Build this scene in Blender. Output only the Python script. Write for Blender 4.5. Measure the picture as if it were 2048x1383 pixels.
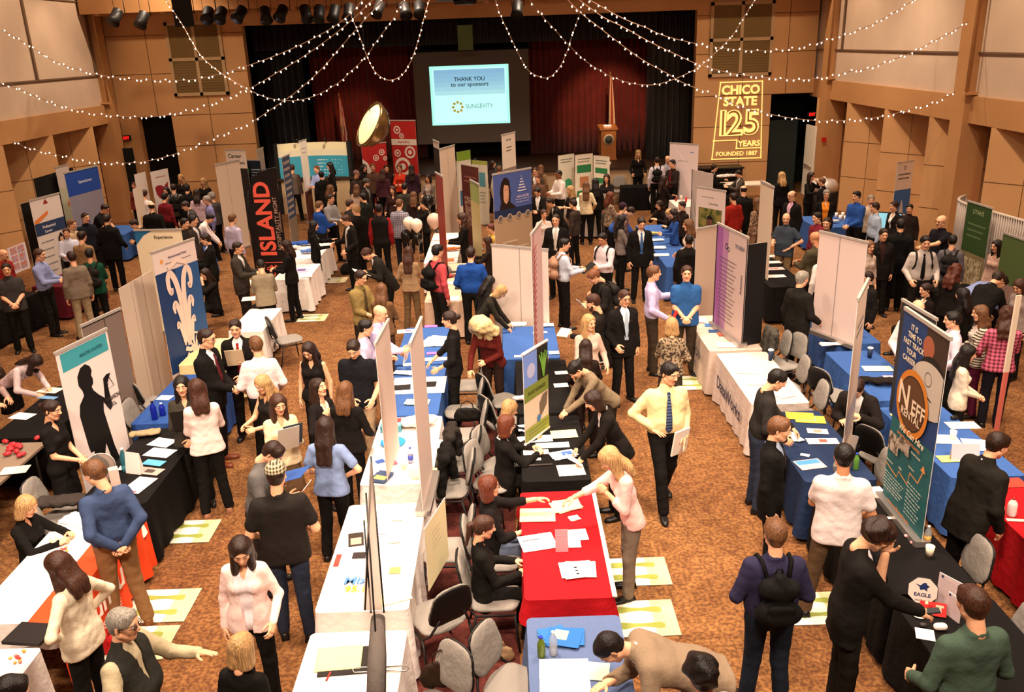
import bpy, bmesh, math, random
import numpy as np
from mathutils import Vector, Matrix, Euler
for o in list(bpy.data.objects): bpy.data.objects.remove(o)
S = bpy.context.scene
COL = S.collection
rnd = random.Random(7)
PI = math.pi
# ---------- camera (29.6 deg balcony view, fitted to the photograph) ----------
FPX, PITCH, ROLL, CZ, IW, IH = 1725.07, 0.338249, -0.0356567, 5.3045, 2048, 1383
cd = bpy.data.cameras.new('camera'); cam = bpy.data.objects.new('camera', cd); COL.objects.link(cam)
cam.location = (0, 0, CZ)
cam.rotation_euler = (Matrix.Rotation(PI/2-PITCH, 3, 'X') @ Matrix.Rotation(ROLL, 3, 'Z')).to_euler()
cd.sensor_width = 36; cd.sensor_fit = 'HORIZONTAL'; cd.lens = 36*FPX/IW; cd.clip_end = 200
S.camera = cam
# ---------- world, exposure ----------
w = bpy.data.worlds.new('world'); S.world = w; w.use_nodes = True
w.node_tree.nodes['Background'].inputs[0].default_value = (1, .62, .36, 1)
w.node_tree.nodes['Background'].inputs[1].default_value = .02
S.view_settings.view_transform = 'Standard'; S.view_settings.look = 'None'
S.view_settings.gamma = 1; S.view_settings.use_curve_mapping = False
S.view_settings.exposure = 0.16
# ---------- lights: the hall's ceiling downlights, wall washers and stage spots ----------
WARM = (1, .73, .46)
def area(x, y, z, sx, sy, pw, col=WARM, tgt=None, name='ceiling_light_source', spread=None):
    l = bpy.data.lights.new(name, 'AREA'); l.shape = 'RECTANGLE'; l.size = sx; l.size_y = sy; l.energy = pw; l.color = col
    if spread: l.spread = math.radians(spread)
    o = bpy.data.objects.new(name, l); COL.objects.link(o); o.location = (x, y, z)
    if tgt: o.rotation_euler = (Vector(tgt)-Vector((x, y, z))).to_track_quat('-Z', 'Y').to_euler()
    return o
def spot(x, y, z, tgt, pw, ang, col=WARM, blend=.5, r=.15, name='spot_light_source'):
    l = bpy.data.lights.new(name, 'SPOT'); l.energy = pw; l.spot_size = math.radians(ang); l.spot_blend = blend; l.color = col; l.shadow_soft_size = r
    o = bpy.data.objects.new(name, l); COL.objects.link(o); o.location = (x, y, z)
    o.rotation_euler = (Vector(tgt)-Vector((x, y, z))).to_track_quat('-Z', 'Y').to_euler()
    return o
NEARC = (1, .80, .62)
for (x, y, pw) in ((-1.2, 7.2, 300), (2.6, 8.2, 230), (-4.8, 8.2, 190), (5.6, 9, 200), (-1.2, 13, 300), (3.2, 14.5, 260), (-6.5, 15, 250),
                   (7.2, 16, 250), (-1.5, 19.5, 250), (3.6, 21.5, 260), (-7.5, 21.5, 260), (8, 23, 200), (-3, 26, 200), (1.5, 26.5, 190), (-9.5, 27, 140), (6.5, 27.2, 160)):
    area(x, y, 8.2, .9, .9, pw*(.98 if abs(x+1) < 7 else .5), NEARC, spread=110)
for x in (-4.5, 0, 4.5):
    area(x, 1.2, 8.4, 1.2, .6, 230, NEARC, (x*1.1, 9.5, .6), 'rear_house_light_source', 90)
# wall washers high on the side walls
for y in (12.5, 16.5, 20.5, 24.5, 28):
    spot(7.1, y-.3, 8.8, (10.4, y, 3.2), 640, 88, (1, .76, .53), .5, .06)
    spot(-9.6, y-.3, 8.8, (-12.9, y, 3.2), 640, 88, (1, .76, .53), .5, .06)
for x in (-10.2, 7.9):  # extra spots added to brighten the back wall
    spot(x, 24.5, 8.6, (x, 30, 3.6), 520, 62, (1, .76, .5), .7, .1)
# stage spots on the curtain, flag and lectern
spot(3.6, 26.5, 6.0, (3.9, 33.6, 2.6), 1500, 30, (1, .66, .42), .6)
spot(-4.0, 26.5, 6.0, (-5.6, 33.6, 2.4), 800, 24, (1, .55, .3), .7)
spot(-4.5, 24.5, 6.0, (-6.3, 29.2, 1.7), 1100, 30, (1, .84, .62), .6)
# daylight strip beyond the left back door
area(-13.3, 31.5, 1.6, .5, 1.6, 60, (.85, .85, 1), (-12.4, 29, 1.4), 'doorway_daylight_source')
# ---------- helpers ----------
def ray(px, py):
    a = (px-IW/2)/FPX; b = (py-IH/2)/FPX
    c, s = math.cos(ROLL), math.sin(ROLL)
    X = a*c+b*s; Y = -a*s+b*c
    return np.array([X, math.cos(PITCH)-Y*math.sin(PITCH), -math.sin(PITCH)-Y*math.cos(PITCH)])
def at(px, py, z):
    d = ray(px, py); t = (z-CZ)/d[2]; return np.array([d[0]*t, d[1]*t, z])
def proj(x, y, z):
    z = z-CZ; d = y*math.cos(PITCH)-z*math.sin(PITCH); u = y*math.sin(PITCH)+z*math.cos(PITCH)
    X = x/d; Y = -u/d; c, s = math.cos(ROLL), math.sin(ROLL)
    return IW/2+FPX*(X*c-Y*s), IH/2+FPX*(X*s+Y*c)
def lin(c):
    return tuple((v/12.92 if v <= .04045 else ((v+.055)/1.055)**2.4) for v in c)
def hexc(h):
    return lin(tuple(int(h[i:i+2], 16)/255 for i in (0, 2, 4)))
_m = {}
def mat(h, rough=.8, kind='flat', met=0, emit=0, h2=None, sc=1.0, spec=.3, alpha=1):
    key = (h, rough, kind, met, emit, h2, sc, alpha)
    if key in _m: return _m[key]
    m = bpy.data.materials.new(kind+'_'+h); m.use_nodes = True; _m[key] = m
    nt = m.node_tree; b = nt.nodes['Principled BSDF']; c = hexc(h)
    b.inputs['Base Color'].default_value = (*c, 1); b.inputs['Roughness'].default_value = rough; b.inputs['Metallic'].default_value = met
    b.inputs['Specular IOR Level'].default_value = spec
    N = nt.nodes.new; Lk = nt.links.new
    if emit:
        b.inputs['Emission Color'].default_value = (*c, 1); b.inputs['Emission Strength'].default_value = emit
    if alpha < 1:
        b.inputs['Transmission Weight'].default_value = 1-alpha; b.inputs['IOR'].default_value = 1.1
    tc = N('ShaderNodeTexCoord')
    def bump(sock, st, d):
        bp = N('ShaderNodeBump'); bp.inputs['Strength'].default_value = st; bp.inputs['Distance'].default_value = d
        Lk(sock, bp.inputs['Height']); Lk(bp.outputs[0], b.inputs['Normal'])
    def mixc(fac, a, c2):
        mx = N('ShaderNodeMix'); mx.data_type = 'RGBA'; Lk(fac, mx.inputs[0]); mx.inputs[6].default_value = (*a, 1); mx.inputs[7].default_value = (*c2, 1)
        return mx.outputs[2]
    def noise(s, det=3, vec=None):
        n = N('ShaderNodeTexNoise'); n.inputs['Scale'].default_value = s; n.inputs['Detail'].default_value = det
        Lk(vec or tc.outputs['Object'], n.inputs['Vector']); return n.outputs[0]
    def ramp(sock, a, bb):
        r = N('ShaderNodeMapRange'); r.inputs[1].default_value = a; r.inputs[2].default_value = bb; Lk(sock, r.inputs[0]); return r.outputs[0]
    def mapping(s, rot=(0, 0, 0)):
        mp = N('ShaderNodeMapping'); mp.inputs['Scale'].default_value = s; mp.inputs['Rotation'].default_value = rot
        Lk(tc.outputs['Object'], mp.inputs[0]); return mp.outputs[0]
    if kind == 'cloth':
        b.inputs['Specular IOR Level'].default_value = .12
        bump(noise(14, 2), .35, .03)
        Lk(mixc(ramp(noise(90), .3, .7), c, tuple(v*.86 for v in c)), b.inputs['Base Color'])
    elif kind == 'hair':
        wv = N('ShaderNodeTexNoise'); wv.inputs['Scale'].default_value = 1; wv.inputs['Detail'].default_value = 2
        Lk(mapping((120, 120, 9)), wv.inputs['Vector'])
        Lk(mixc(ramp(wv.outputs[0], .35, .68), tuple(v*.55 for v in c), tuple(min(1, v*1.35) for v in c)), b.inputs['Base Color']); bump(wv.outputs[0], .6, .01)
        b.inputs['Roughness'].default_value = .45
    elif kind == 'skin':
        b.inputs['Subsurface Weight'].default_value = .08; b.inputs['Subsurface Radius'].default_value = (.01, .004, .002)
        Lk(mixc(ramp(noise(22), .35, .7), c, tuple(v*k for v, k in zip(c, (.93, .86, .84)))), b.inputs['Base Color'])
    elif kind in ('plaid', 'stripe'):
        def wave(d, s):
            wv = N('ShaderNodeTexWave'); wv.wave_type = 'BANDS'; wv.bands_direction = d; wv.inputs['Scale'].default_value = s
            Lk(tc.outputs['Object'], wv.inputs['Vector']); return ramp(wv.outputs['Fac'], .5, .62)
        c2 = hexc(h2); z = wave('Z', sc)
        if kind == 'plaid':
            x = wave('X', sc); ad = N('ShaderNodeMath'); ad.operation = 'ADD'; Lk(z, ad.inputs[0]); Lk(x, ad.inputs[1])
            ml = N('ShaderNodeMath'); ml.operation = 'MULTIPLY'; Lk(ad.outputs[0], ml.inputs[0]); ml.inputs[1].default_value = .5; z = ml.outputs[0]
        Lk(mixc(z, c, c2), b.inputs['Base Color'])
    elif kind == 'spots':
        Lk(mixc(ramp(noise(sc, 2), .47, .55), c, hexc(h2)), b.inputs['Base Color'])
    elif kind == 'wood':
        wv = N('ShaderNodeTexNoise'); wv.inputs['Scale'].default_value = 1; wv.inputs['Detail'].default_value = 3; Lk(mapping((30, 30, 2)), wv.inputs['Vector'])
        Lk(mixc(ramp(wv.outputs[0], .3, .7), c, tuple(v*.7 for v in c)), b.inputs['Base Color'])
    elif kind == 'carpet':
        n1 = noise(6.5, 5); n2 = noise(26, 3); n3 = noise(.45, 2)
        a1 = mixc(ramp(n2, .40, .60), c, hexc(h2))
        mx = N('ShaderNodeMix'); mx.data_type = 'RGBA'; mx.blend_type = 'MULTIPLY'; mx.inputs[0].default_value = 1
        Lk(a1, mx.inputs[6]); Lk(mixc(ramp(n1, .40, .62), (1, 1, 1), (.70, .64, .60)), mx.inputs[7])
        mx2 = N('ShaderNodeMix'); mx2.data_type = 'RGBA'; mx2.blend_type = 'MULTIPLY'; mx2.inputs[0].default_value = 1
        Lk(mx.outputs[2], mx2.inputs[6]); Lk(mixc(ramp(n3, .4, .65), (1, 1, 1), (.8, .72, .68)), mx2.inputs[7])
        Lk(mx2.outputs[2], b.inputs['Base Color']); bump(noise(220, 2), .5, .01)
    elif kind == 'panel':   # painted wall board with seams on a grid
        Lk(mixc(ramp(noise(1.2), .3, .7), c, tuple(v*.9 for v in c)), b.inputs['Base Color'])
    elif kind == 'curtain':
        Lk(mixc(ramp(noise(2.5), .3, .7), c, tuple(v*.7 for v in c)), b.inputs['Base Color'])
        b.inputs['Sheen Weight'].default_value = .15
    elif kind == 'photo':
        Lk(mixc(ramp(noise(sc, 3), .42, .58), c, hexc(h2)), b.inputs['Base Color'])
    return m
def link(name, me, parent=None, label=None, cat=None, group=None, kind=None):
    o = bpy.data.objects.new(name, me); COL.objects.link(o)
    if parent: o.parent = parent
    return tag(o, label, cat, group, kind)
def tag(o, label=None, cat=None, group=None, kind=None):
    if label: o['label'] = label
    if cat: o['category'] = cat
    if group: o['group'] = group
    if kind: o['kind'] = kind
    return o
def empty(name, loc, rz=0, label=None, cat=None, group=None):
    o = link(name, None, None, label, cat, group); o.location = loc; o.rotation_euler = (0, 0, rz); o.empty_display_size = .1
    return o
class MB:
    """collects boxes, tubes, prisms with material slots and links them as one mesh object"""
    def __init__(s): s.v = []; s.f = []; s.mi = []; s.mats = []; s.sm = []
    def slot(s, m):
        if m not in s.mats: s.mats.append(m)
        return s.mats.index(m)
    def add(s, vs, fs, m, smooth=False, M=None):
        n = len(s.v); k = s.slot(m)
        if M is not None: vs = [tuple(M @ Vector(v)) for v in vs]
        s.v += [tuple(v) for v in vs]; s.f += [tuple(i+n for i in f) for f in fs]; s.mi += [k]*len(fs); s.sm += [smooth]*len(fs)
        return s
    def box(s, x0, x1, y0, y1, z0, z1, m, M=None):
        vs = [(x, y, z) for z in (z0, z1) for y in (y0, y1) for x in (x0, x1)]
        return s.add(vs, [(0, 2, 3, 1), (4, 5, 7, 6), (0, 1, 5, 4), (1, 3, 7, 5), (3, 2, 6, 7), (2, 0, 4, 6)], m, False, M)
    def rbox(s, x0, x1, y0, y1, z0, z1, r, m, M=None):
        """box with rounded vertical corners"""
        pts = []
        for cx, cy, a0 in ((x1-r, y1-r, 0), (x0+r, y1-r, 90), (x0+r, y0+r, 180), (x1-r, y0+r, 270)):
            for k in range(5):
                a = math.radians(a0+k*22.5); pts.append((cx+r*math.cos(a), cy+r*math.sin(a)))
        return s.prism(pts, z0, z1, m, M)
    def prism(s, pts, z0, z1, m, M=None, smooth=False):
        n = len(pts); vs = [(x, y, z0) for x, y in pts]+[(x, y, z1) for x, y in pts]
        fs = [tuple(range(n))[::-1], tuple(range(n, 2*n))]+[(i, (i+1) % n, n+(i+1) % n, n+i) for i in range(n)]
        return s.add(vs, fs, m, smooth, M)
    def lathe(s, prof, m, n=14, M=None, smooth=True):
        vs = []; fs = []
        for r, z in prof:
            for k in range(n):
                a = 2*PI*k/n; vs.append((r*math.cos(a), r*math.sin(a), z))
        for i in range(len(prof)-1):
            for k in range(n): fs.append((i*n+k, i*n+(k+1) % n, (i+1)*n+(k+1) % n, (i+1)*n+k))
        fs.append(tuple(range(n))[::-1]); fs.append(tuple(range((len(prof)-1)*n, len(prof)*n)))
        return s.add(vs, fs, m, smooth, M)
    def tube(s, pts, r, m, n=8, closed=False, M=None):
        pts = [Vector(p) for p in pts]; vs = []; fs = []; L = len(pts)
        rr = r if isinstance(r, (list, tuple)) else [r]*L
        up = Vector((0, 0, 1))
        for i, p in enumerate(pts):
            d = (pts[(i+1) % L]-pts[i-1]) if closed else (pts[min(i+1, L-1)]-pts[max(i-1, 0)])
            d.normalize(); u = d.cross(up if abs(d.z) < .95 else Vector((1, 0, 0))).normalized(); w_ = d.cross(u)
            for k in range(n):
                a = 2*PI*k/n; vs.append(tuple(p+(u*math.cos(a)+w_*math.sin(a))*rr[i]))
        for i in range(L if closed else L-1):
            j = (i+1) % L
            for k in range(n): fs.append((i*n+k, i*n+(k+1) % n, j*n+(k+1) % n, j*n+k))
        if not closed: fs.append(tuple(range(n))[::-1]); fs.append(tuple(range((L-1)*n, L*n)))
        return s.add(vs, fs, m, True, M)
    def mesh(s, name):
        me = bpy.data.meshes.new(name); me.from_pydata(s.v, [], s.f)
        for m in s.mats: me.materials.append(m)
        me.polygons.foreach_set('material_index', s.mi); me.polygons.foreach_set('use_smooth', s.sm); me.update()
        return me
    def build(s, name, parent=None, **k): return link(name, s.mesh(name), parent, **k)
def TM(x=0, y=0, z=0, rz=0, rx=0, ry=0, sc=1):
    return Matrix.Translation((x, y, z)) @ Euler((rx, ry, rz)).to_matrix().to_4x4() @ Matrix.Scale(sc, 4)
_tx = {}
def text_geo(txt, bold=0.0, ext=.004, shear=0, spacing=1):
    k = (txt, bold, ext, shear, spacing)
    if k in _tx: return _tx[k]
    cu = bpy.data.curves.new('lettering', 'FONT'); cu.body = txt; cu.size = 1; cu.offset = bold; cu.extrude = 0; cu.shear = shear
    cu.align_x = 'CENTER'; cu.align_y = 'CENTER'; cu.space_character = spacing; cu.resolution_u = 3
    o = bpy.data.objects.new('lettering', cu); COL.objects.link(o)
    dg = bpy.context.evaluated_depsgraph_get(); me = bpy.data.meshes.new_from_object(o.evaluated_get(dg))
    vs = [tuple(v.co) for v in me.vertices]; fs = [tuple(p.vertices) for p in me.polygons]
    bpy.data.objects.remove(o); bpy.data.curves.remove(cu); bpy.data.meshes.remove(me)
    if vs:
        x0 = min(v[0] for v in vs); x1 = max(v[0] for v in vs); y0 = min(v[1] for v in vs); y1 = max(v[1] for v in vs)
    else: x0 = x1 = y0 = y1 = 0
    _tx[k] = (vs, fs, x0, x1, y0, y1); return _tx[k]
def add_text(mb, txt, M, w_, h_, m, bold=.02, shear=0, depth=.003):
    """lettering centred at the origin of M in its x/y plane, fitted in w_ x h_"""
    vs, fs, x0, x1, y0, y1 = text_geo(txt, bold, .0, shear)
    if not vs: return
    s = h_/(y1-y0); sx = min(s, w_/(x1-x0)) if w_ else s
    vv = [((x-(x0+x1)/2)*sx, (y-(y0+y1)/2)*s, depth) for x, y, z in vs]
    mb.add(vv, fs, m, False, M)
# ---------- the room ----------
def struct(name, mb, **k): return mb.build(name, kind='structure', label=k.get('label'), cat=None)
M_WALL = mat('CC9A68', .75, 'panel'); M_WALLD = mat('B98656', .75, 'panel'); M_SEAM = mat('5A3A22', .9)
M_PALE = mat('C9AF98', .8, 'panel'); M_BLACK = mat('0B0807', .9); M_FRAME = mat('B79873', .7); M_LOUV = mat('7A6038', .8, 'panel')
M_DARK = mat('1C1210', .9); M_STEEL = mat('B8B4AC', .35, met=.9)
XL, XR, YB, CEIL = -12.9, 10.4, 30.0, 9.0
mb = MB(); mb.box(-16, 14, -1, 36, -.2, 0, mat('946638', .95, 'carpet', h2='6C4526')); struct('floor', mb)
mb = MB(); mb.box(-.95, -.03, 2, 12.3, 0, .006, mat('6A3028', .95, 'carpet', h2='5A2620')); o = mb.build('carpet_strip', label='dark maroon carpet strip running between the two centre table rows', cat='carpet'); o['kind'] = 'structure'; del o['category']
mb = MB(); mb.box(-16, 14, -1, 36, 10.2, 10.4, M_WALLD); struct('ceiling', mb)
# soffit above the stage wall
mb = MB(); mb.box(XL, XR, 28.6, 30.6, 6.55, 6.75, M_WALLD); mb.box(XL, XR, 28.5, 28.6, 6.55, 9.2, M_WALLD)
for i in range(12): mb.box(-12.5+i*2, -12.35+i*2, 28.62, 30, 6.50, 6.55, M_WALL)
struct('trim_1', mb)
# back wall with proscenium and two door openings
PXL, PXR, PTOP = -8.42, 6.42, 6.1
mb = MB()
def wallbox(x0, x1, z0, z1, m=M_WALL): mb.box(x0, x1, YB, YB+.35, z0, z1, m)
wallbox(XL, PXL, 3.36, 6.6); wallbox(-11.15, PXL, 0, 3.36); wallbox(XL, -12.3, 0, 3.36, M_WALLD)
wallbox(PXR, XR, 3.36, 6.6); wallbox(PXR, 9.0, 0, 3.36)
wallbox(PXL, PXR, PTOP, 6.6)
for z in (1.15, 2.35, 3.36, 4.7, 5.9):
    for a, b in ((-11.15 if z < 3.3 else XL, PXL), (PXR, 9.0 if z < 3.3 else XR)): mb.box(a, b, YB-.006, YB, z, z+.018, M_SEAM)
for x in (-11.6, -9.85, 8.0, 9.45):
    z0 = 3.36 if x in (-11.6, 9.45) else 0
    mb.box(x, x+.018, YB-.006, YB, z0, 6.5, M_SEAM)
struct('wall_back', mb)
mb = MB(); mb.box(PXL, PXR, YB-.5, YB+.3, 0, 1.18, M_FRAME); mb.box(PXL, PXR, YB-.56, YB+5, 1.12, 1.2, mat('3A2415', .5, 'wood')); struct('trim_2', mb).name = 'trim_2'
# stage house
mb = MB(); mb.box(-9, 7, 35, 35.2, 0, 8, M_BLACK); mb.box(-9.2, -9, 30.3, 35.2, 0, 8, M_BLACK); mb.box(7, 7.2, 30.3, 35.2, 0, 8, M_BLACK); mb.box(-9, 7, 30.35, 35.2, 7.5, 7.6, M_BLACK); struct('wall_stage', mb)
def curtain(name, x0, x1, y, z0, z1, m, lab, pitch=.22, amp=.07):
    n = int((x1-x0)/pitch*8); xs = np.linspace(x0, x1, n+1)
    vs = []; fs = []
    for j, z in enumerate(np.linspace(z0, z1, 5)):
        for i, x in enumerate(xs):
            ph = 2*PI*(x-x0)/pitch
            vs.append((x+.02*math.sin(ph*2+j), y+amp*math.sin(ph+.5*math.sin(x*3))*(1-.08*j), z))
    for j in range(4):
        for i in range(n): fs.append((j*(n+1)+i, j*(n+1)+i+1, (j+1)*(n+1)+i+1, (j+1)*(n+1)+i))
    mb = MB(); mb.add(vs, fs, m, True); o = mb.build(name, label=lab, cat='curtain')
    md = o.modifiers.new('thickness', 'SOLIDIFY'); md.thickness = .01
    return o
RED = mat('7A2214', .85, 'curtain')
curtain('stage_curtain', -7.2, -3.0, 34.0, 1.2, 6.8, RED, 'dark red pleated stage curtain left of the projection screen')
curtain('stage_curtain', 1.0, 6.2, 34.0, 1.2, 6.8, RED, 'red pleated stage curtain behind the lectern, right of the screen')
curtain('stage_leg_curtain', -8.5, -6.9, 31.4, 1.2, 7, mat('120D0C', .95, 'curtain'), 'black side curtain at the left edge of the stage')
curtain('stage_leg_curtain', 5.0, 6.6, 31.2, 1.2, 7, mat('2A1F1B', .95, 'curtain'), 'charcoal side curtain at the right edge of the stage')
curtain('stage_border_curtain', -8.4, 6.5, 31.0, 5.3, 7, mat('1A0A08', .95, 'curtain'), 'short black border curtain across the top of the stage opening')
# side walls : upper pale panels, beam, folded lower wall, pilasters
def side(xw, sgn, name, ridges, pil, ysplit):
    # sgn +1 : wall on the right, solid lies at larger x
    mb = MB()
    def bx(a, b, y0, y1, z0, z1, m):
        mb.box(min(xw+sgn*a, xw+sgn*b), max(xw+sgn*a, xw+sgn*b), y0, y1, z0, z1, m)
    bx(0, .3, 4, 30.3, 3.25, 3.83, M_WALLD)          # beam
    bx(.08, .4, 4, 30.3, 3.83, 10.2, M_PALE)         # pale upper wall
    bx(.03, .08, 4, 30, 4.72, 4.76, mat('6B5340', .6))
    for y in ysplit: bx(.03, .08, y-.05, y+.05, 4.74, 10, mat('6B5340', .6))
    bx(.03, .08, 4, 30, 6.9, 6.94, mat('6B5340', .6))
    struct(name, mb)
    # folded lower wall
    mb = MB(); pts = []
    for y in ridges: pts += [(y, -.05), (y-1.31, .95)]
    prev = None
    for (y, dpt) in pts:
        if prev and not any(abs((y+prev[0])/2-p) < .9 and p == 'x' for p in pil):
            y0, d0 = prev
            vs = [(xw+sgn*d0, y0, 0), (xw+sgn*dpt, y, 0), (xw+sgn*dpt, y, 3.25), (xw+sgn*d0, y0, 3.25)]
            mb.add(vs, [(0, 1, 2, 3)], M_WALL)
            L = math.hypot(y-y0, dpt-d0)
            for z in (1.05, 2.1):   # seams
                mb.add([(xw+sgn*(d0-.005), y0, z), (xw+sgn*(dpt-.005), y, z), (xw+sgn*(dpt-.005), y, z+.015), (xw+sgn*(d0-.005), y0, z+.015)], [(0, 1, 2, 3)], M_SEAM)
            ym = (y+y0)/2; dm = (d0+dpt)/2
            mb.add([(xw+sgn*(dm-.008), ym, 0), (xw+sgn*(dm-.012), ym+.015, 0), (xw+sgn*(dm-.012), ym+.015, 3.25), (xw+sgn*(dm-.008), ym, 3.25)], [(0, 1, 2, 3)], M_SEAM)
        prev = (y, dpt)
    o = struct(name+'_lower', mb)
    o.name = 'trim_%d' % (3 if sgn > 0 else 4)
    for k, y in enumerate(pil):
        mb = MB(); bx(-.12, .5, y-.28, y+.28, 0, 10, M_WALLD)
        mb.tube([(xw-sgn*.16, y-.36, 3.9), (xw-sgn*.16, y-.36, 10)], .03, M_WALLD, 8)
        mb.box(xw-.22, xw+.22, y-.42, y-.28, 3.86, 3.92, M_WALLD)
        o = struct('trim', mb); o.name = 'trim_%d' % (5+k+(4 if sgn > 0 else 0))
side(XR, 1, 'wall_right', [29.4, 26.8, 24.12, 21.52, 18.71, 16.1, 13.5, 10.9, 8.3], [28.7, 20.1, 12.0], [27.9, 20.1])
side(XL, -1, 'wall_left', [30.45, 27.85, 25.29, 22.7, 20.1, 17.5, 14.9, 12.3, 9.7], [29.4, 21.0, 12.0], [29.0, 25.3, 21.0])
mb = MB(); mb.box(-16, 14, -1, -.8, 0, 10, M_WALLD); struct('wall_rear', mb)
mb = MB(); mb.box(-14.2, -14.0, -1, 36, 0, 10, M_WALLD); struct('wall_outer_left', mb).name = 'wall_left_outer'
mb = MB(); mb.box(11.6, 11.8, -1, 36, 0, 10, M_WALLD); struct('wall_outer_right', mb).name = 'wall_right_outer'
# louvred panels high on the back wall
for k, (x0, x1, z0, z1) in enumerate(((-10.91, -9.1, 3.98, 6.28), (6.85, 8.93, 3.98, 6.3))):
    r = empty('window_%d' % (k+1), ((x0+x1)/2, YB-.02, z0)); r['kind'] = 'structure'
    hw = (x1-x0)/2; H = z1-z0; mb = MB()
    for a in (-hw, -.05, hw-.1): mb.box(a, a+.1, -.05, .02, 0, H, M_FRAME)
    for b in (0, H/2-.05, H-.1): mb.box(-hw, hw, -.05, .02, b, b+.1, M_FRAME)
    mb.build('window_frame', r)
    for i in (0, 1):
        for j in (0, 1):
            mb = MB(); x_ = -hw+.1+i*(hw-.05); z_ = .1+j*(H/2-.05)
            mb.box(x_, x_+hw-.15, -.02, .01, z_, z_+H/2-.15, M_LOUV)
            for q in range(12):
                zz = z_+(q+.5)*(H/2-.15)/12; mb.box(x_, x_+hw-.15, -.03, -.02, zz, zz+.02, M_LOUV)
            mb.build('window_panel', r)
def atY(px, py, y): d_ = ray(px, py); t = y/d_[1]; return np.array([0, 0, CZ])+d_*t
# door recesses
mb = MB(); mb.box(-14, -11.0, 32.5, 32.6, 0, 3.5, M_BLACK); mb.box(8.6, 12, 32.5, 32.6, 0, 3.5, mat('101414', .9)); mb.box(-11.1, -11.0, 30.35, 32.5, 0, 3.5, M_BLACK); mb.box(8.9, 9.0, 30.35, 32.5, 0, 3.5, M_BLACK); struct('wall_behind_doors', mb).name = 'wall_back_recess'
d = empty('door_1', (10.25, 29.9, 0)); d['kind'] = 'structure'
mb = MB(); mb.box(-.03, .03, -.9, 0, .02, 2.35, mat('E8E0D0', .6)); mb.build('door_leaf', d)
mb = MB(); mb.tube([(-.07, -.82, 1.05), (-.07, -.1, 1.05)], .02, M_STEEL); mb.build('push_bar', d)
d = empty('door_2', (10.0, 30.1, 0)); d['kind'] = 'structure'
mb = MB(); mb.box(-.95, 0, 0, .05, 0, 2.5, mat('16201F', .7)); mb.build('door_leaf', d)
q_ = atY(258, 395, 29.5); d = empty('door_3', (q_[0], 29.5, 0)); d['kind'] = 'structure'
mb = MB(); mb.box(-.36, .0, 0, .03, .5, 2.2, mat('FFF4FF', .5, emit=6)); mb.build('lit_opening', d)
mb = MB(); mb.box(.02, .4, .02, .05, 0, 2.4, M_BLACK); mb.build('door_leaf', d)
# exit signs
for x, y, lab in ((-12.75, 29.95, 'small red lit EXIT sign above the dark left doorway'), (10.28, 29.6, 'small red lit EXIT sign above the open right doorway')):
    e = empty('exit_sign', (x, y, 2.7), 0, lab, 'exit sign', 'exit signs')
    mb = MB(); mb.box(-.14, .14, -.03, .03, -.08, .08, M_BLACK); mb.build('housing', e)
    mb = MB(); add_text(mb, 'EXIT', TM(0, -.034, 0, 0, PI/2), .2, .1, mat('E01810', .5, emit=2.2), .03); mb.build('lettering', e)
# fire alarm, wall box, thermostat
mb = MB(); mb.box(-.07, .07, -.05, 0, -.07, .07, mat('C01810', .5)); o = mb.build('fire_alarm', label='small red fire alarm on the wall beside the open door', cat='fire alarm'); o.location = (10.3, 28.38, 2.0)
mb = MB(); mb.box(-.03, .03, -.04, .04, -.1, .1, M_BLACK); o = mb.build('wall_switch', label='small dark switch box on the folded right wall', cat='switch'); o.location = tuple(np.array([0, 0, CZ])+ray(2017, 382)*((10.75)/ray(2017, 382)[0]))
# projection screen and slide, the projector's light put in as the slide's glow
scr = empty('projection_screen', (-1.13, 32.9, 3.44), 0, 'large grey projection screen hanging over the stage with a bright slide', 'projection screen')
mb = MB(); mb.box(-2.1, 2.1, 0, .04, -1.62, 1.62, mat('6C5F55', .9)); mb.build('screen_surface', scr)
mb = MB(); mb.box(-2.15, 2.15, -.02, .05, 1.62, 1.7, M_BLACK); mb.build('screen_housing', scr)
sl = MB(); x0, x1, z0, z1 = -1.52, 1.36, -.95, 1.13
def slide(a, b, c, d_, m, y=-.004): sl.box(a, b, y-.002, y, c, d_, m)
slide(x0, x1, z0, z1, mat('9FE8DC', .6, emit=1.0)); slide(x0+.1, x1-.1, z0+.08, z1-.08, mat('B2F0E6', .6, emit=1.05), -.008)
for i in range(6): slide(x0+.15, x1-.15, .1+i*.15, .25+i*.15, mat(['A6DEE6', '9AD2E2', '92C8DE', '8ABFDA', '86BAD8', '82B4D4'][i], .6, emit=.85), -.012)
sl.build('projected_slide', scr)
lt = MB(); TX = mat('1E2430', .6); yy = -.02
add_text(lt, 'THANK YOU', TM(-.08, yy, .66, 0, PI/2), 1.25, .14, TX, .012); add_text(lt, 'to our sponsors', TM(-.08, yy, .44, 0, PI/2), 1.6, .17, TX, .01)
add_text(lt, 'SUNGEVITY', TM(.25, yy, -.3, 0, PI/2), 1.0, .15, mat('7FA8A0', .6, emit=.3), .0)
G = mat('C9A43A', .6, emit=.5)
for k in range(8):
    a = k*PI/4; lt.add([( -.55+.17*math.cos(a)+.06*math.cos(b_), yy-.004, -.32+.17*math.sin(a)+.06*math.sin(b_)) for b_ in (a, a+PI/2, a+PI, a+1.5*PI)], [(0, 1, 2, 3)], G)
lt.build('lettering', scr)
mb = MB(); mb.box(-.25, .25, 0, .3, -.4, .4, mat('5E7040', .7)); o = mb.build('stage_speaker', label='dull green box hanging above the projection screen', cat='speaker'); o.location = (-1.2, 30.75, 5.5)
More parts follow.
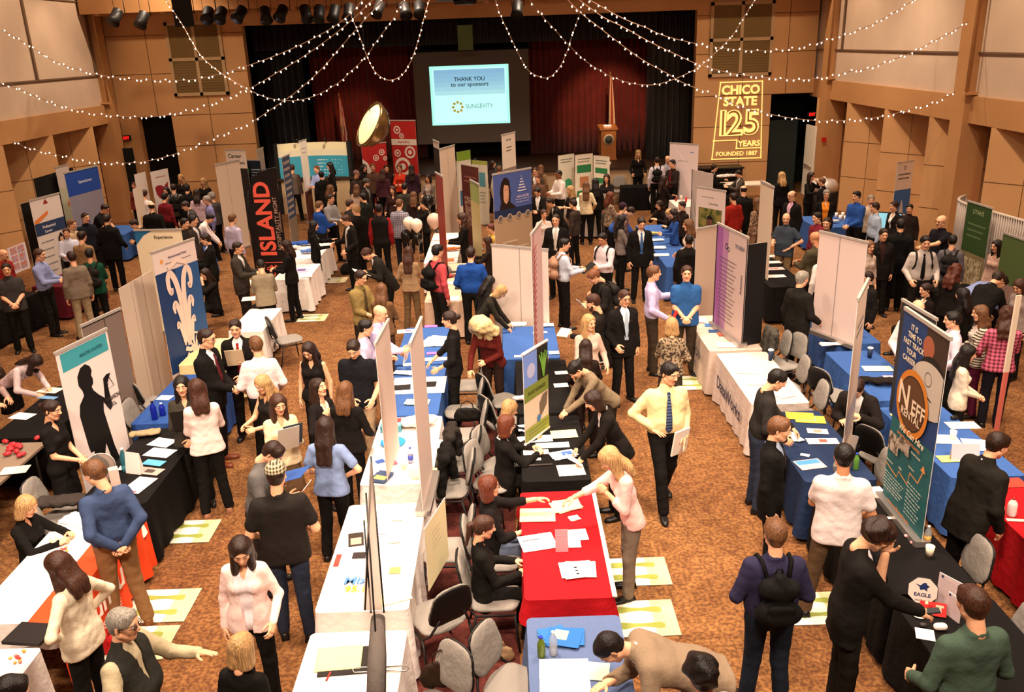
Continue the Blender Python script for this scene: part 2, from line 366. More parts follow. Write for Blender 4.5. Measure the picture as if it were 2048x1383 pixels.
# gobo logo right of the stage, its light put in as glowing flat shapes
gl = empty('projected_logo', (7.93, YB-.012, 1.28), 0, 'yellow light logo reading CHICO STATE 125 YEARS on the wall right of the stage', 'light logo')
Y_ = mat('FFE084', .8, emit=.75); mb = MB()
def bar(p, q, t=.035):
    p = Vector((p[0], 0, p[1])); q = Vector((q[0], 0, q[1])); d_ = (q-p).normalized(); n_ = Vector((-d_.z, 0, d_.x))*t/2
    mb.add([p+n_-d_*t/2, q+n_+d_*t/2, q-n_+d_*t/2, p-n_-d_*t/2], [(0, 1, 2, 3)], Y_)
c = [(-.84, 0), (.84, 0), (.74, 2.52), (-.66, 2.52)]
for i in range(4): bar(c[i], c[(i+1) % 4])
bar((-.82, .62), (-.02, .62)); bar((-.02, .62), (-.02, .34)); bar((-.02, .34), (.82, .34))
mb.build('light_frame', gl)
mb = MB()
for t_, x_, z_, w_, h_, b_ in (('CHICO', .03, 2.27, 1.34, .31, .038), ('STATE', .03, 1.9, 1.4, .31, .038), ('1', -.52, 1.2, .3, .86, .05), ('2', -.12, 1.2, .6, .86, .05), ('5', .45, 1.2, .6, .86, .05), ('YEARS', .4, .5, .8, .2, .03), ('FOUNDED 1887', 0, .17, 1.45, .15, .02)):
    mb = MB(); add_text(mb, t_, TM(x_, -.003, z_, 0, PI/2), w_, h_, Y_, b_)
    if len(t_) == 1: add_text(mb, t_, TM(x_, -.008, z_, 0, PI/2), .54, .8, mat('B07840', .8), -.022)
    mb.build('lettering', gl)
# lectern and state flags on the stage
p_ = at(1218, 322, 1.2)
le = empty('lectern', (p_[0], 31.6, 1.2), .1, 'light wooden lectern with a round seal standing on the stage', 'lectern'); WD = mat('B06A34', .5, 'wood')
mb = MB(); mb.box(-.3, .3, -.22, .22, 0, .05, WD); mb.box(-.27, .27, -.2, .2, .05, 1.05, WD); mb.add([(-.33, -.25, 1.05), (.33, -.25, 1.05), (.33, .25, 1.05), (-.33, .25, 1.05), (-.33, -.25, 1.1), (.33, -.25, 1.1), (.33, .25, 1.22), (-.33, .25, 1.22)], [(0, 3, 2, 1), (4, 5, 6, 7), (0, 1, 5, 4), (1, 2, 6, 5), (2, 3, 7, 6), (3, 0, 4, 7)], WD); mb.build('lectern_body', le)
mb = MB(); mb.lathe([(.19, 0), (.19, .012)], mat('D8C29A', .6), 24, TM(0, -.205, .72, 0, PI/2)); mb.lathe([(.14, .013), (.14, .02)], mat('4A4A42', .6), 24, TM(0, -.205, .72, 0, PI/2)); mb.build('round_seal', le)
mb = MB(); mb.tube([(0, 0, 1.1), (0, -.05, 1.35), (0, -.16, 1.45)], .008, M_BLACK); mb.lathe([(.02, 0), (.02, .05)], M_BLACK, 8, TM(0, -.18, 1.45)); mb.build('microphone', le)
mb = MB(); mb.box(-.12, .12, -.1, .1, 1.18, 1.2, mat('FFF6E0', .5, emit=2)); mb.build('glowing_reading_paper', le)  # paper emits by itself to look lit
def flag(x, y, h, cols, lab):
    f = empty('flag_on_pole', (x, y, 1.2), 0, lab, 'flag'); mb = MB(); mb.lathe([(.16, 0), (.16, .03), (.03, .08)], mat('8A6A30', .4, met=.7)); mb.tube([(0, 0, .05), (0, 0, h)], .014, mat('C8A050', .35, met=.7)); mb.lathe([(.0, h+.12), (.03, h+.04), (.012, h)], mat('D8B060', .3, met=.8), 8); mb.build('pole', f)
    mb = MB(); n = 24; rows = 14
    vs = []; fs = []
    for j in range(rows+1):
        t = j/rows; z = h-.03-t*(h*.62)
        for i in range(n+1):
            u = i/n; wd = .05+.2*t**.7; vs.append((.01+(u-.25)*wd, -.03-.03*math.sin(u*PI*6)*(.4+t), z-.05*u))
    for j in range(rows):
        for i in range(n): fs.append((j*(n+1)+i, j*(n+1)+i+1, (j+1)*(n+1)+i+1, (j+1)*(n+1)+i))
    me = mb; k0 = len(fs)
    for q, fc in enumerate(fs): mb.add([vs[i] for i in fc], [(0, 1, 2, 3)], cols[((q % n)*len(cols))//n if len(cols) < 4 else (((q % n)//2+(q//n)//3) % len(cols))], True)
    mb.build('flag_cloth', f)
flag(p_[0]+.15, 32.1, 2.9, [mat('D8B890', .8), mat('A03A28', .8), mat('D8B890', .8)], 'pale state flag with red edge hanging behind the lectern')
flag(-5.9, 32.3, 2.5, [mat('B03028', .8), mat('D8C0A8', .8), mat('B03028', .8), mat('D8C0A8', .8), mat('30304A', .8)], 'striped national flag on a pole at the left of the stage')
# piano / equipment box right of the stage
mb = MB(); mb.box(-.7, .7, -.35, .35, 0, 1.05, M_BLACK); mb.box(-.75, .75, -.4, .35, 1.05, 1.1, mat('1A1412', .4)); o = mb.build('equipment_case', label='black equipment case against the wall under the light logo', cat='case'); o.location = (7.25, 29.55, 0)
# stage lamps hanging top left, and the blurred hanging round lamp
def stagelamp(x, y, z, rx, rz, lab, s=1):
    e = empty('stage_lamp', (x, y, z), rz, lab, 'stage lamp', 'stage lamps on the pipe at the top of the stage wall'); m = mat('14100E', .5)
    mb = MB(); mb.lathe([(.05*s, .0), (.13*s, .05*s), (.13*s, .3*s), (.16*s, .42*s)], m, 14, TM(0, 0, 0, 0, rx)); mb.build('lamp_body', e)
    mb = MB(); mb.lathe([(.125*s, .4*s), (.125*s, .41*s)], mat('6A5038', .2), 14, TM(0, 0, 0, 0, rx)); mb.build('lens', e)
    mb = MB(); mb.tube([(-.16*s, 0, -.1*s), (-.16*s, 0, .3*s), (.16*s, 0, .3*s), (.16*s, 0, -.1*s)], .012, m, 6); mb.tube([(0, 0, .3*s), (0, 0, .36*s)], .02, m, 6); mb.build('yoke', e)
lampx = [(238, 18), (290, 22), (375, 18), (418, 16), (445, 16), (487, 14), (528, 14), (568, 12), (607, 10), (640, 10), (672, 8), (700, 6), (762, 4), (806, 6), (838, 4), (1035, 2)]
ords = ['first', 'second', 'third', 'fourth', 'fifth', 'sixth', 'seventh', 'eighth', 'ninth', 'tenth', 'eleventh', 'twelfth', 'thirteenth', 'fourteenth', 'fifteenth', 'sixteenth']
for i, (x, y) in enumerate(lampx):
    q = atY(x, y, 26.5); stagelamp(q[0], q[1], q[2]-.02, PI-.7+rnd.uniform(-.2, .2), rnd.uniform(-.5, .5), 'black stage lamp on the ceiling pipe, %s from the left' % ords[i], 1.15)
q0 = atY(225, -14, 26.5); q1 = atY(1100, -44, 26.5)
mb = MB(); mb.tube([q0, q1], .03, mat('14100E', .5)); mb.build('lighting_pipe', label='dark steel pipe carrying the stage lamps along the top', cat='pipe')
q = atY(366, 22, 25); r_ = empty('hanging_loudspeaker', q, .3, 'black loudspeaker tilted down among the stage lamps at top left', 'loudspeaker')
mb = MB(); mb.add([(-.25, -.2, -.4), (.25, -.2, -.4), (.2, .2, -.3), (-.2, .2, -.3), (-.25, -.3, .4), (.25, -.3, .4), (.2, .2, .4), (-.2, .2, .4)], [(0, 3, 2, 1), (4, 5, 6, 7), (0, 1, 5, 4), (1, 2, 6, 5), (2, 3, 7, 6), (3, 0, 4, 7)], mat('14100E', .6)); mb.build('cabinet', r_)
q = atY(930, -4, 26); r_ = empty('hanging_projector', q, 0, 'dark projector cluster hanging at the top centre', 'projector')
mb = MB(); mb.rbox(-.8, .8, -.3, .3, -.05, .25, .2, mat('1A1412', .5)); mb.build('projector_housing', r_); mb = MB(); mb.lathe([(.3, -.16), (.34, -.05)], mat('0A0808', .3), 16); mb.build('dark_lens', r_)
# round shiny lamp hanging in mid air over the room (left of the tall red banner)
q = atY(742, 250, 20)
r_ = empty('pendant_lamp', q, 0, 'round brass pendant lamp with glowing bowl hanging left of the tall red banner', 'pendant lamp')
BR = mat('8A7048', .25, met=.8); R0 = Vector((-.78, -.42, .5)).to_track_quat('Z', 'Y').to_matrix().to_4x4() @ Matrix.Scale(1.15, 4)
mb = MB(); mb.lathe([(.02, -.34), (.22, -.3), (.38, -.16), (.46, .0), (.47, .06), (.43, .06), (.42, 0), (.3, -.18)], BR, 28, R0); mb.build('metal_bowl', r_)
mb = MB(); mb.lathe([(.42, .03), (.3, .1), (.05, .14)], mat('FFE2A0', .4, emit=.95), 28, R0); mb.build('glowing_diffuser', r_)
mb = MB(); mb.tube([(0, 0, .1), (0, 0, 5.5)], .008, M_DARK, 6); mb.build('cable', r_)
# curved drape wall at right
mb = MB(); pth = [Vector((*at(1905, 400, 1.45)[:2], 0))]
P0 = at(1897, 398, 1.9); P1 = at(2060, 445, 1.9)
vs = []; fs = []; n = 220
def dpt(t):
    # starts curling back toward the wall then runs straight toward the camera side
    a = P0+(P1-P0)*t; curl = .55*math.exp(-t*14); return a[0]+curl, a[1]+.35*math.exp(-t*9)
for j, z in enumerate((0, .6, 1.3, 1.9)):
    for i in range(n+1):
        t = i/n; x, y = dpt(t); k = .035*math.sin(i*1.05); vs.append((x+k, y+k*.5, z))
for j in range(3):
    for i in range(n): fs.append((j*(n+1)+i, j*(n+1)+i+1, (j+1)*(n+1)+i+1, (j+1)*(n+1)+i))
mb.add(vs, fs, mat('A89A90', .8, 'cloth'), True); o = mb.build('pleated_drape', label='grey pleated waist-high drape screen curving along the right wall', cat='drape screen'); md = o.modifiers.new('t', 'SOLIDIFY'); md.thickness = .02
mb = MB(); mb.tube([(dpt(i/40)[0], dpt(i/40)[1], 1.9) for i in range(41)], .03, mat('B5A89A', .6)); mb.build('top_rail', o)
# opening in the lower left wall, its darkness put in as a flat black sheet
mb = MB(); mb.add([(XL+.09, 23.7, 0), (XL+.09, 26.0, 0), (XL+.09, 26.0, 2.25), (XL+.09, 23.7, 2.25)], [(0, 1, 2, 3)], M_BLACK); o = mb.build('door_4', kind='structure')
# ---------- smooth-union field modeller (numpy surface nets) ----------
def field_mesh(prims, res, k=.02, subs=(), wob=0.0, seed=0):
    """prims (a, b, ra, rb[, axis, squash[, k]]) -> verts, quads"""
    A = np.array([p[0] for p in prims], float); B = np.array([p[1] for p in prims], float)
    R = np.array([[p[2], p[3]] for p in prims], float)
    rm = R.max(1)[:, None]
    lo = (np.minimum(A, B)-rm).min(0)-3*res-wob; hi = (np.maximum(A, B)+rm).max(0)+3*res+wob
    n = np.ceil((hi-lo)/res).astype(int)+1
    ax = [lo[i]+res*np.arange(n[i]) for i in range(3)]
    V = np.full(n, .5, np.float32)
    for i, p in enumerate(prims):
        a, b = A[i], B[i]; r = max(p[2], p[3]); kk = p[6] if len(p) > 6 else k; m = r+kk+2*res
        l = np.floor((np.minimum(a, b)-m-lo)/res).astype(int).clip(0); h = np.minimum(np.ceil((np.maximum(a, b)+m-lo)/res).astype(int)+1, n)
        if (h <= l).any(): continue
        X, Y, Z = np.meshgrid(ax[0][l[0]:h[0]], ax[1][l[1]:h[1]], ax[2][l[2]:h[2]], indexing='ij')
        P = np.stack([X-a[0], Y-a[1], Z-a[2]], -1); ba = b-a
        if len(p) > 4 and p[4] is not None:
            nv = np.array(p[4], float); nv /= np.linalg.norm(nv); e = 1/p[5]-1
            P = P+(P@nv)[..., None]*e*nv; ba = ba+ba@nv*e*nv
        L2 = ba@ba
        t = np.clip((P@ba)/L2, 0, 1) if L2 > 1e-12 else np.zeros(P.shape[:3])
        d = np.sqrt(((P-t[..., None]*ba)**2).sum(-1))-(p[2]+(p[3]-p[2])*t)
        if len(p) > 4 and p[4] is not None: d = d*(p[5]+1)/2
        W_ = V[l[0]:h[0], l[1]:h[1], l[2]:h[2]]
        hh = np.clip(.5+.5*(W_-d)/kk, 0, 1)
        V[l[0]:h[0], l[1]:h[1], l[2]:h[2]] = W_*(1-hh)+d*hh-kk*hh*(1-hh)
    if wob or subs:
        X, Y, Z = np.meshgrid(*ax, indexing='ij')
        if wob:
            s = seed*1.7
            V += (wob*(np.sin(X*31+s+3*np.sin(Z*9+s))*np.sin(Z*23+s*2+2*np.sin(X*13))+.6*np.sin(Y*37+Z*17+s)+.8*np.sin(Z*62+2.5*np.sin(X*17+s)+2*np.sin(Y*15))*np.sin(X*24+Y*21+s))).astype(np.float32)
        for f in subs: V = np.maximum(V, -f(X, Y, Z))
    V[0] = V[-1] = .5; V[:, 0] = V[:, -1] = .5; V[:, :, 0] = V[:, :, -1] = .5
    ins = V < 0
    c = ins[:-1, :-1, :-1].astype(np.int8)
    tot = sum(ins[i:n[0]-1+i, j:n[1]-1+j, q:n[2]-1+q].astype(np.int8) for i in (0, 1) for j in (0, 1) for q in (0, 1))
    act = (tot > 0) & (tot < 8); I = np.argwhere(act)
    if len(I) == 0: return np.zeros((0, 3)), np.zeros((0, 4), int)
    idx = np.full(act.shape, -1, int); idx[tuple(I.T)] = np.arange(len(I))
    acc = np.zeros((len(I), 3)); cnt = np.zeros(len(I))
    C8 = {o: V[tuple((I+o).T)] for o in [(i, j, q) for i in (0, 1) for j in (0, 1) for q in (0, 1)]}
    for axn in range(3):
        for u in (0, 1):
            for v in (0, 1):
                o0 = [0, 0, 0]; others = [q for q in range(3) if q != axn]; o0[others[0]] = u; o0[others[1]] = v; o1 = list(o0); o1[axn] = 1
                v0 = C8[tuple(o0)]; v1 = C8[tuple(o1)]; m = (v0 < 0) != (v1 < 0)
                t = np.where(m, v0/np.where(v0 == v1, 1, v0-v1), 0)
                pt = np.array(o0, float)[None].repeat(len(I), 0); pt[:, axn] = t
                acc[m] += pt[m]; cnt[m] += 1
    vs = lo+res*(I+acc/cnt[:, None])
    fs = []
    for axn in range(3):
        sl0 = [slice(None)]*3; sl1 = [slice(None)]*3; sl0[axn] = slice(0, -1); sl1[axn] = slice(1, None)
        a0 = ins[tuple(sl0)]; a1 = ins[tuple(sl1)]; E = np.argwhere(a0 != a1)
        if len(E) == 0: continue
        o = [q for q in range(3) if q != axn]
        E = E[(E[:, o[0]] > 0) & (E[:, o[1]] > 0)]
        flip = a0[tuple(E.T)]
        def id_(d0, d1):
            Q = E.copy(); Q[:, o[0]] -= d0; Q[:, o[1]] -= d1
            return idx[tuple(Q.T)]
        q = np.stack([id_(1, 1), id_(0, 1), id_(0, 0), id_(1, 0)], 1)
        if axn == 1: flip = ~flip
        q[~flip] = q[~flip][:, ::-1]
        fs.append(q)
    fs = np.concatenate(fs)
    return vs, fs
def np_mesh(name, vs, fs, mats, mi=None, smooth=True):
    me = bpy.data.meshes.new(name); nf = len(fs)
    me.vertices.add(len(vs)); me.vertices.foreach_set('co', np.asarray(vs, np.float32).ravel())
    me.loops.add(nf*4); me.loops.foreach_set('vertex_index', np.asarray(fs, np.int32).ravel())
    me.polygons.add(nf); me.polygons.foreach_set('loop_start', np.arange(0, nf*4, 4, dtype=np.int32))
    for m in mats: me.materials.append(m)
    if mi is not None: me.polygons.foreach_set('material_index', np.asarray(mi, np.int32))
    me.polygons.foreach_set('use_smooth', np.full(nf, smooth)); me.update(calc_edges=True); me.validate()
    return me
V3 = lambda *a: np.array(a, float)
# ---------- head and hand templates at three levels of detail ----------
def head_template(res, fem):
    j = .9 if fem else 1.0
    P = [(V3(0, -.022, .035), V3(0, .012, .035), .077, .074, (1, 0, 0), .95, .03), (V3(0, .03, .02), V3(0, .036, -.05), .062*j, .05*j, None, 1, .03),
         (V3(0, .05, -.085), V3(0, .056, -.09), .026*j, .022*j, None, 1, .03), (V3(.045*j, .005, -.055), V3(.012, .055, -.09), .022, .018, None, 1, .025), (V3(-.045*j, .005, -.055), V3(-.012, .055, -.09), .022, .018, None, 1, .025),
         (V3(0, .088, .018), V3(0, .108, -.018), .008, .0125, None, 1, .010), (V3(.011, .098, -.022), V3(-.011, .098, -.022), .009, .009, None, 1, .006),
         (V3(-.034, .078, .032), V3(.034, .078, .032), .013, .013, None, 1, .015), (V3(.036, .06, -.018), V3(.03, .062, -.03), .024, .022, None, 1, .02), (V3(-.036, .06, -.018), V3(-.03, .062, -.03), .024, .022, None, 1, .02),
         (V3(-.017, .083, -.049), V3(.017, .083, -.049), .0075, .0075, None, 1, .006), (V3(-.015, .082, -.058), V3(.015, .082, -.058), .0085, .0085, None, 1, .006),
         (V3(.074, -.008, .012), V3(.076, -.012, -.018), .014, .011, (1, .3, 0), .5, .006), (V3(-.074, -.008, .012), V3(-.076, -.012, -.018), .014, .011, (1, -.3, 0), .5, .006),
         (V3(0, -.02, -.06), V3(0, -.03, -.17), .05*j, .055*j, None, 1, .03)]
    def sock(X, Y, Z): return np.minimum(np.sqrt((X-.031)**2+(Y-.098)**2+(Z-.010)**2), np.sqrt((X+.031)**2+(Y-.098)**2+(Z-.010)**2))-.0165
    vs, fs = field_mesh(P, res, .02, (sock,))
    c = vs[fs].mean(1); mi = np.zeros(len(fs), int)
    lip = (abs(c[:, 0]) < .024) & (c[:, 2] < -.042) & (c[:, 2] > -.066) & (c[:, 1] > .078); mi[lip] = 1
    br = (abs(c[:, 0]) > .014) & (abs(c[:, 0]) < .050) & (c[:, 2] > .0285) & (c[:, 2] < .0285+max(.009, res)) & (c[:, 1] > .062); mi[br] = 2
    # eyes: small spheres with an iris, set in the sockets
    ev = []; ef = []; em = []
    n = 10 if res < .006 else 6
    for sx in (-.031, .031):
        b0 = len(vs)+len(ev)
        for i in range(n+1):
            th = PI*i/n
            for q in range(n):
                a = 2*PI*q/n; ev.append((sx+.0135*math.sin(th)*math.cos(a), .0795+.0135*math.cos(th), .010+.0135*math.sin(th)*math.sin(a)*.72))
        for i in range(n):
            for q in range(n):
                ef.append((b0+i*n+q, b0+i*n+(q+1) % n, b0+(i+1)*n+(q+1) % n, b0+(i+1)*n+q)); em.append(4 if (i+.5)/n < (.2 if n > 6 else .3) else 3)
    if res < .012:
        vs = np.concatenate([vs, ev]); fs = np.concatenate([fs, np.array(ef)[:, ::-1]]); mi = np.concatenate([mi, em])
    return vs, fs, mi
def hand_template(res, kind):
    """fingers along +x, thumb toward +y, back of hand +z"""
    curl = {'relax': .55, 'open': .12, 'grip': 1.15, 'flat': .05}[kind]; P = []
    P += [(V3(0, 0, 0), V3(.02, 0, 0), .026, .03, (0, 0, 1), .62, .012), (V3(.03, .022, 0), V3(.085, .027, 0), .018, .013, None, 1, .014), (V3(.03, .0, 0), V3(.09, .009, 0), .019, .013, None, 1, .014),
          (V3(.03, -.018, 0), V3(.086, -.010, 0), .018, .012, None, 1, .014), (V3(.03, -.028, -.002), V3(.077, -.028, -.002), .016, .011, None, 1, .014)]
    for (x, y, ln, sp, r) in ((.088, .028, .068, .12, .0088), (.092, .009, .076, .03, .0090), (.089, -.010, .070, -.05, .0086), (.079, -.029, .055, -.15, .0078)):
        p = V3(x, y, 0); a = curl*.5; seg = (ln*.45, ln*.3, ln*.25)
        for s, l in enumerate(seg):
            q = p+V3(math.cos(a)*math.cos(sp), math.cos(a)*math.sin(sp), -math.sin(a))*l
            P.append((p, q, r*(1-.1*s), r*(1-.1*(s+1)), None, 1, .0035)); p = q; a += curl
    p = V3(.015, .02, -.004); t = curl*.35
    for l, d, r in ((.042, (.62, .72, -.25-t*.3), .0125), (.032, (.85, .42, -.3-t*.5), .0105), (.026, (.95, .15, -.3-t*.6), .009)):
        d = V3(*d); q = p+d/np.linalg.norm(d)*l; P.append((p, q, r, r*.9, None, 1, .005)); p = q
    return field_mesh(P, res, .006)
LODS = (.0042, .0085, .0125)
_H = {}
def head_t(l, fem):
    if (l, fem) not in _H: _H[(l, fem)] = head_template(LODS[l], fem)
    return _H[(l, fem)]
_HD = {}
def hand_t(l, kind):
    if (l, kind) not in _HD: _HD[(l, kind)] = hand_template((.0036, .0058, .0085)[l], kind)
    return _HD[(l, kind)]
def rot(axis, a):
    return np.array(Matrix.Rotation(a, 3, axis))
def frame(d, nrm):
    d = d/np.linalg.norm(d); n = nrm-d*(nrm@d); n /= np.linalg.norm(n); return np.stack([d, np.cross(n, d), n], 1)
SKIN = ['E6AE88', 'C68A62', '8A5638', 'F0C4A2']
HAIRC = dict(blk='17100D', dbr='2A1810', br='42261A', lbr='6A452B', blo='B48C5C', pal='D8BC88', red='5E2C1A', gry='8C8378', gin='75462A', aub='54281A')
_shoe = {}
def shoe_mesh(h, heel):
    if (h, heel) in _shoe: return _shoe[(h, heel)]
    mb = MB(); m = mat(h, .35 if not heel else .4)
    out = [(-.035, -.07), (.035, -.07), (.042, 0), (.046, .09), (.036, .16), (.012, .195), (-.018, .19), (-.038, .15), (-.045, .08), (-.038, 0)]
    z0 = .0; mb.prism(out, 0, .018, m)
    vs = []; n = len(out)
    for z, s, t in ((.018, 1, 0), (.04, .95, 0), (.062, .82, 1), (.075, .6, 1.6)):
        for x, y in out: vs.append((x*s, y*s-(0 if y < .06 else (y-.06)*.18*t) , z*(1 if y < .07 or not t else .72)))
    fs = [(i*n+q, i*n+(q+1) % n, (i+1)*n+(q+1) % n, (i+1)*n+q) for i in range(3) for q in range(n)]+[tuple(range(3*n, 4*n))]
    mb.add(vs, fs, m, True)
    if heel: mb.prism([(-.015, -.07), (.015, -.07), (.012, -.045), (-.012, -.045)], -.0, .03, m)
    _shoe[(h, heel)] = mb.mesh('shoe'); return _shoe[(h, heel)]
TGT = dict(down=(.24, .02, .78), clasp=(.035, .25, 1.0), hold=(.10, .34, 1.12), chest=(.05, .24, 1.24), write=(.14, .46, .83), reach=(.12, .62, 1.18), talk=(.22, .40, 1.22), mouth=(.04, .19, 1.50),
           hip=(.17, .06, 1.04), back=(.04, -.17, .96), pocket=(.19, .10, .90), lap=(.12, .34, .72), elbow=(.10, .38, .84), wide=(.42, .30, 1.1), strap=(.14, .16, 1.33), side=(.22, .20, .98), walk=(.22, .22, .84), walkb=(.24, -.2, .86), low=(.2, .42, .6), ear=(.12, .08, 1.58))
HK = dict(down='relax', clasp='grip', hold='grip', chest='grip', write='relax', reach='open', talk='open', mouth='grip', hip='flat', back='grip', pocket='flat', lap='relax', elbow='grip', wide='open', strap='grip', side='relax', walk='relax', walkb='relax', low='relax', ear='grip')
pcount = [0]; TRECT = []; PPOS = []
def P(px, py, hd, top, tc, bot, bc, hair, hc, label, H=1.75, sex='m', L='down', R='down', lean=0, nod=8, turn=0, leg='stand', skin=0, tie=None, inner=None, cap=None, glasses=False, w=1.0, z0=0.0, group=None, shoe='15100E', beard=None, pat=None, collar=True, lod=None, belly=0, pants=True):
    fem = sex == 'f'; s = H/1.75; q = lin; seed = pcount[0]; pcount[0] += 1
    if top == 'suit' and inner is None: inner = 'E8E0DC'
    ln = math.radians(lean); wd = w*(.90 if fem else 1.0)
    sit = leg == 'sit'
    hz = .52 if sit else .93
    hipy = -math.sin(ln)*.16 if not sit else 0
    Pv = V3(0, hipy, hz); up = V3(0, math.sin(ln), math.cos(ln)); fw = V3(0, math.cos(ln), -math.sin(ln)); X = V3(1, 0, 0)
    T = lambda x, y, z: Pv+X*x+fw*y+up*z
    nk = T(0, -.01, .53)
    hl = ln*.75+math.radians(nod); 
    Rh = rot('Z', -math.radians(turn)) @ rot('X', -hl)
    hup = Rh @ V3(0, 0, 1); hfw = Rh @ V3(0, 1, 0)
    nup = (up+hup); nup /= np.linalg.norm(nup)
    hc0 = nk+nup*.085+hup*.08+hfw*.022
    headtop = hc0+hup*.122
    # world placement : the head top sits on the ray through (px, py)
    a = math.radians(hd); ca, sa = math.cos(a), math.sin(a)   # local +y -> (sin, cos)
    # the height is not known exactly : of the heights that fit, take one whose feet stand clear of tables and people
    best = None; cand = [0, .02, -.02, .04, -.04, .06, -.06, .08, -.08, .1, -.1]
    for dH in (cand if (s*1.75 > 0) else [0]):
        s_ = (H+dH)/1.75; hw = at(px, py, headtop[2]*s_+z0); ox, oy = headtop[0]*s_, headtop[1]*s_
        rx, ry = hw[0]-(ox*ca+oy*sa), hw[1]-(-ox*sa+oy*ca)
        cost = abs(dH)*(1.5 if hw[1] > 9.5 else 5)
        bx, by = (rx+hipy*sa*s_, ry+hipy*ca*s_) if not sit else (rx, ry)
        for (cx, cy) in ((bx, by),):
            for (x0, x1, y0, y1) in TRECT:
                q_ = .17 if not sit else .12
                if x0-q_ < cx < x1+q_ and y0-q_ < cy < y1+q_: cost += .6+min(cx-x0+q_, x1+q_-cx, cy-y0+q_, y1+q_-cy)*3
            for (x_, y_) in PPOS:
                d_ = math.hypot(cx-x_, cy-y_)
                if d_ < .42: cost += (.42-d_)*2.5
        if best is None or cost < best[0]-1e-6: best = (cost, H+dH, bx, by)
    H = best[1]; s = H/1.75; PPOS.append((best[2], best[3]))
    hw = at(px, py, headtop[2]*s+z0)
    def l2w(v): return V3(v[0]*ca+v[1]*sa, -v[0]*sa+v[1]*ca, v[2])
    off = l2w(headtop*s); root = V3(hw[0]-off[0], hw[1]-off[1], z0)
    dist = np.linalg.norm(hw-V3(0, 0, CZ)); pm = FPX/dist
    ld = 0 if pm > 150 else (1 if pm > 88 else 2)
    if lod is not None: ld = lod
    res_b = (.018, .022, .028)[ld]; res_c = (.0125, .017, .022)[ld]; res_h = (.007, .010, .014)[ld]
    e = empty('person', tuple(root), -a, label, 'person', group); e.scale = (s, s, s)
    sk = mat(SKIN[skin], .5, 'skin'); 
    # limbs
    hips = {}; sd = {}
    for sx, nm, tg in ((-1, 'L', L), (1, 'R', R)):
        sh = T(sx*.158*wd, -.01, .447)
        tv = V3(*TGT[tg]) if isinstance(tg, str) else V3(*tg)
        if sit and (isinstance(tg, str)) and tg not in ('lap', 'low'): tv = tv-V3(0, 0, .41 if tg not in ('write', 'elbow') else .02)
        if tg == 'hip': tv = T(.17, .07, .10) if True else tv
        tv = V3(sx*abs(tv[0]) if isinstance(tg, str) else tv[0], tv[1], tv[2])
        if tg in ('down',) and lean > 10: tv = sh+V3(sx*.04, .05, -.50)
        d = tv-sh; L1, L2 = .285, .255; D = np.linalg.norm(d)
        if D > L1+L2-.01: d = d*(L1+L2-.01)/D; D = L1+L2-.01
        wr = sh+d; x_ = (L1*L1-L2*L2+D*D)/(2*D); h_ = math.sqrt(max(L1*L1-x_*x_, 0)); dn = d/D
        hint = V3(sx*.45, -.55, -.6) if tg not in ('hip', 'back', 'ear') else V3(sx*1.0, -.5, 0)
        if tg in ('write', 'elbow'): hint = V3(sx*.7, -.3, -.6)
        hint = hint-dn*(hint@dn); hint /= np.linalg.norm(hint)
        el = sh+dn*x_+hint*h_
        fd = wr-el; fd /= np.linalg.norm(fd)
        nr = V3(sx*.9, .2, .35) if tg in ('down', 'side', 'walk', 'walkb', 'pocket', 'back') else V3(sx*.35, .1, .9)
        if tg in ('chest', 'clasp', 'mouth', 'hold', 'strap'): nr = V3(sx*.5, .8, .4)
        if abs(fd@nr)/np.linalg.norm(nr) > .97: nr = V3(0, 1, .2)
        sd[nm] = (sx, sh, el, wr, fd, nr, tg)
        # legs
        hj = Pv+V3(sx*.088*wd, 0, -.02)
        if sit: kn = hj+V3(sx*.05, .43, -.01); an = V3(kn[0]+sx*.01, kn[1]-.03, .085)
        elif leg == 'walk': f = .24*sx; an = V3(sx*.075, f, .09+(.06 if sx < 0 else 0)); kn = V3(sx*.09, f*.45+.06, .50)
        elif leg == 'wide': an = V3(sx*.2, .02, .085); kn = V3(sx*.155, .03, .50)
        elif leg == 'kneel': kn = V3(sx*.12, .2, .12); an = V3(sx*.1, -.2, .09)
        else:
            r1 = ((seed*7+sx*3) % 5-2)*.02; an = V3(sx*(.095+.02*((seed+1) % 3)), r1+hipy*.55, .085); kn = V3(sx*.10, .02+r1*.5+hipy*.8, .49)
        hips[nm] = (hj, kn, an)
    # ---- torso prim list, g = inflation
    def torso(g, low=0.0):
        b = belly
        if fem:
            return [(T(-.075*w, 0, low), T(.075*w, 0, low), .105+g, .105+g, fw, .84, .08), (T(-.05*w, .0, .17), T(.05*w, .0, .17), .088+g, .088+g, fw, .82, .08),
                    (T(-.06*w, 0, .31), T(.06*w, 0, .31), .098+g, .098+g, fw, .80, .07), (T(-.062*w, .062, .335), T(-.055*w, .062, .335), .05+g, .05+g, None, 1, .04), (T(.055*w, .062, .335), T(.062*w, .062, .335), .05+g, .05+g, None, 1, .04),
                    (T(-.12*wd, -.01, .44), T(.12*wd, -.01, .44), .048+g, .05+g, None, 1, .07), (T(0, -.01, .44), nk, .07+g, .045+g, None, 1, .06)]
        return [(T(-.07*w, 0, low), T(.07*w, 0, low), .108+g, .108+g, fw, .86, .08), (T(-.065*w, b*.05, .16), T(.065*w, b*.05, .16), .103+b*.045+g, .103+b*.045+g, fw, .84+b*.1, .08),
                (T(-.085*w, 0, .33), T(.085*w, 0, .33), .115+g, .115+g, fw, .80, .08), (T(-.13*wd, -.01, .435), T(.13*wd, -.01, .435), .053+g, .056+g, None, 1, .08), (T(0, -.01, .44), nk, .08+g, .05+g, None, 1, .06)]
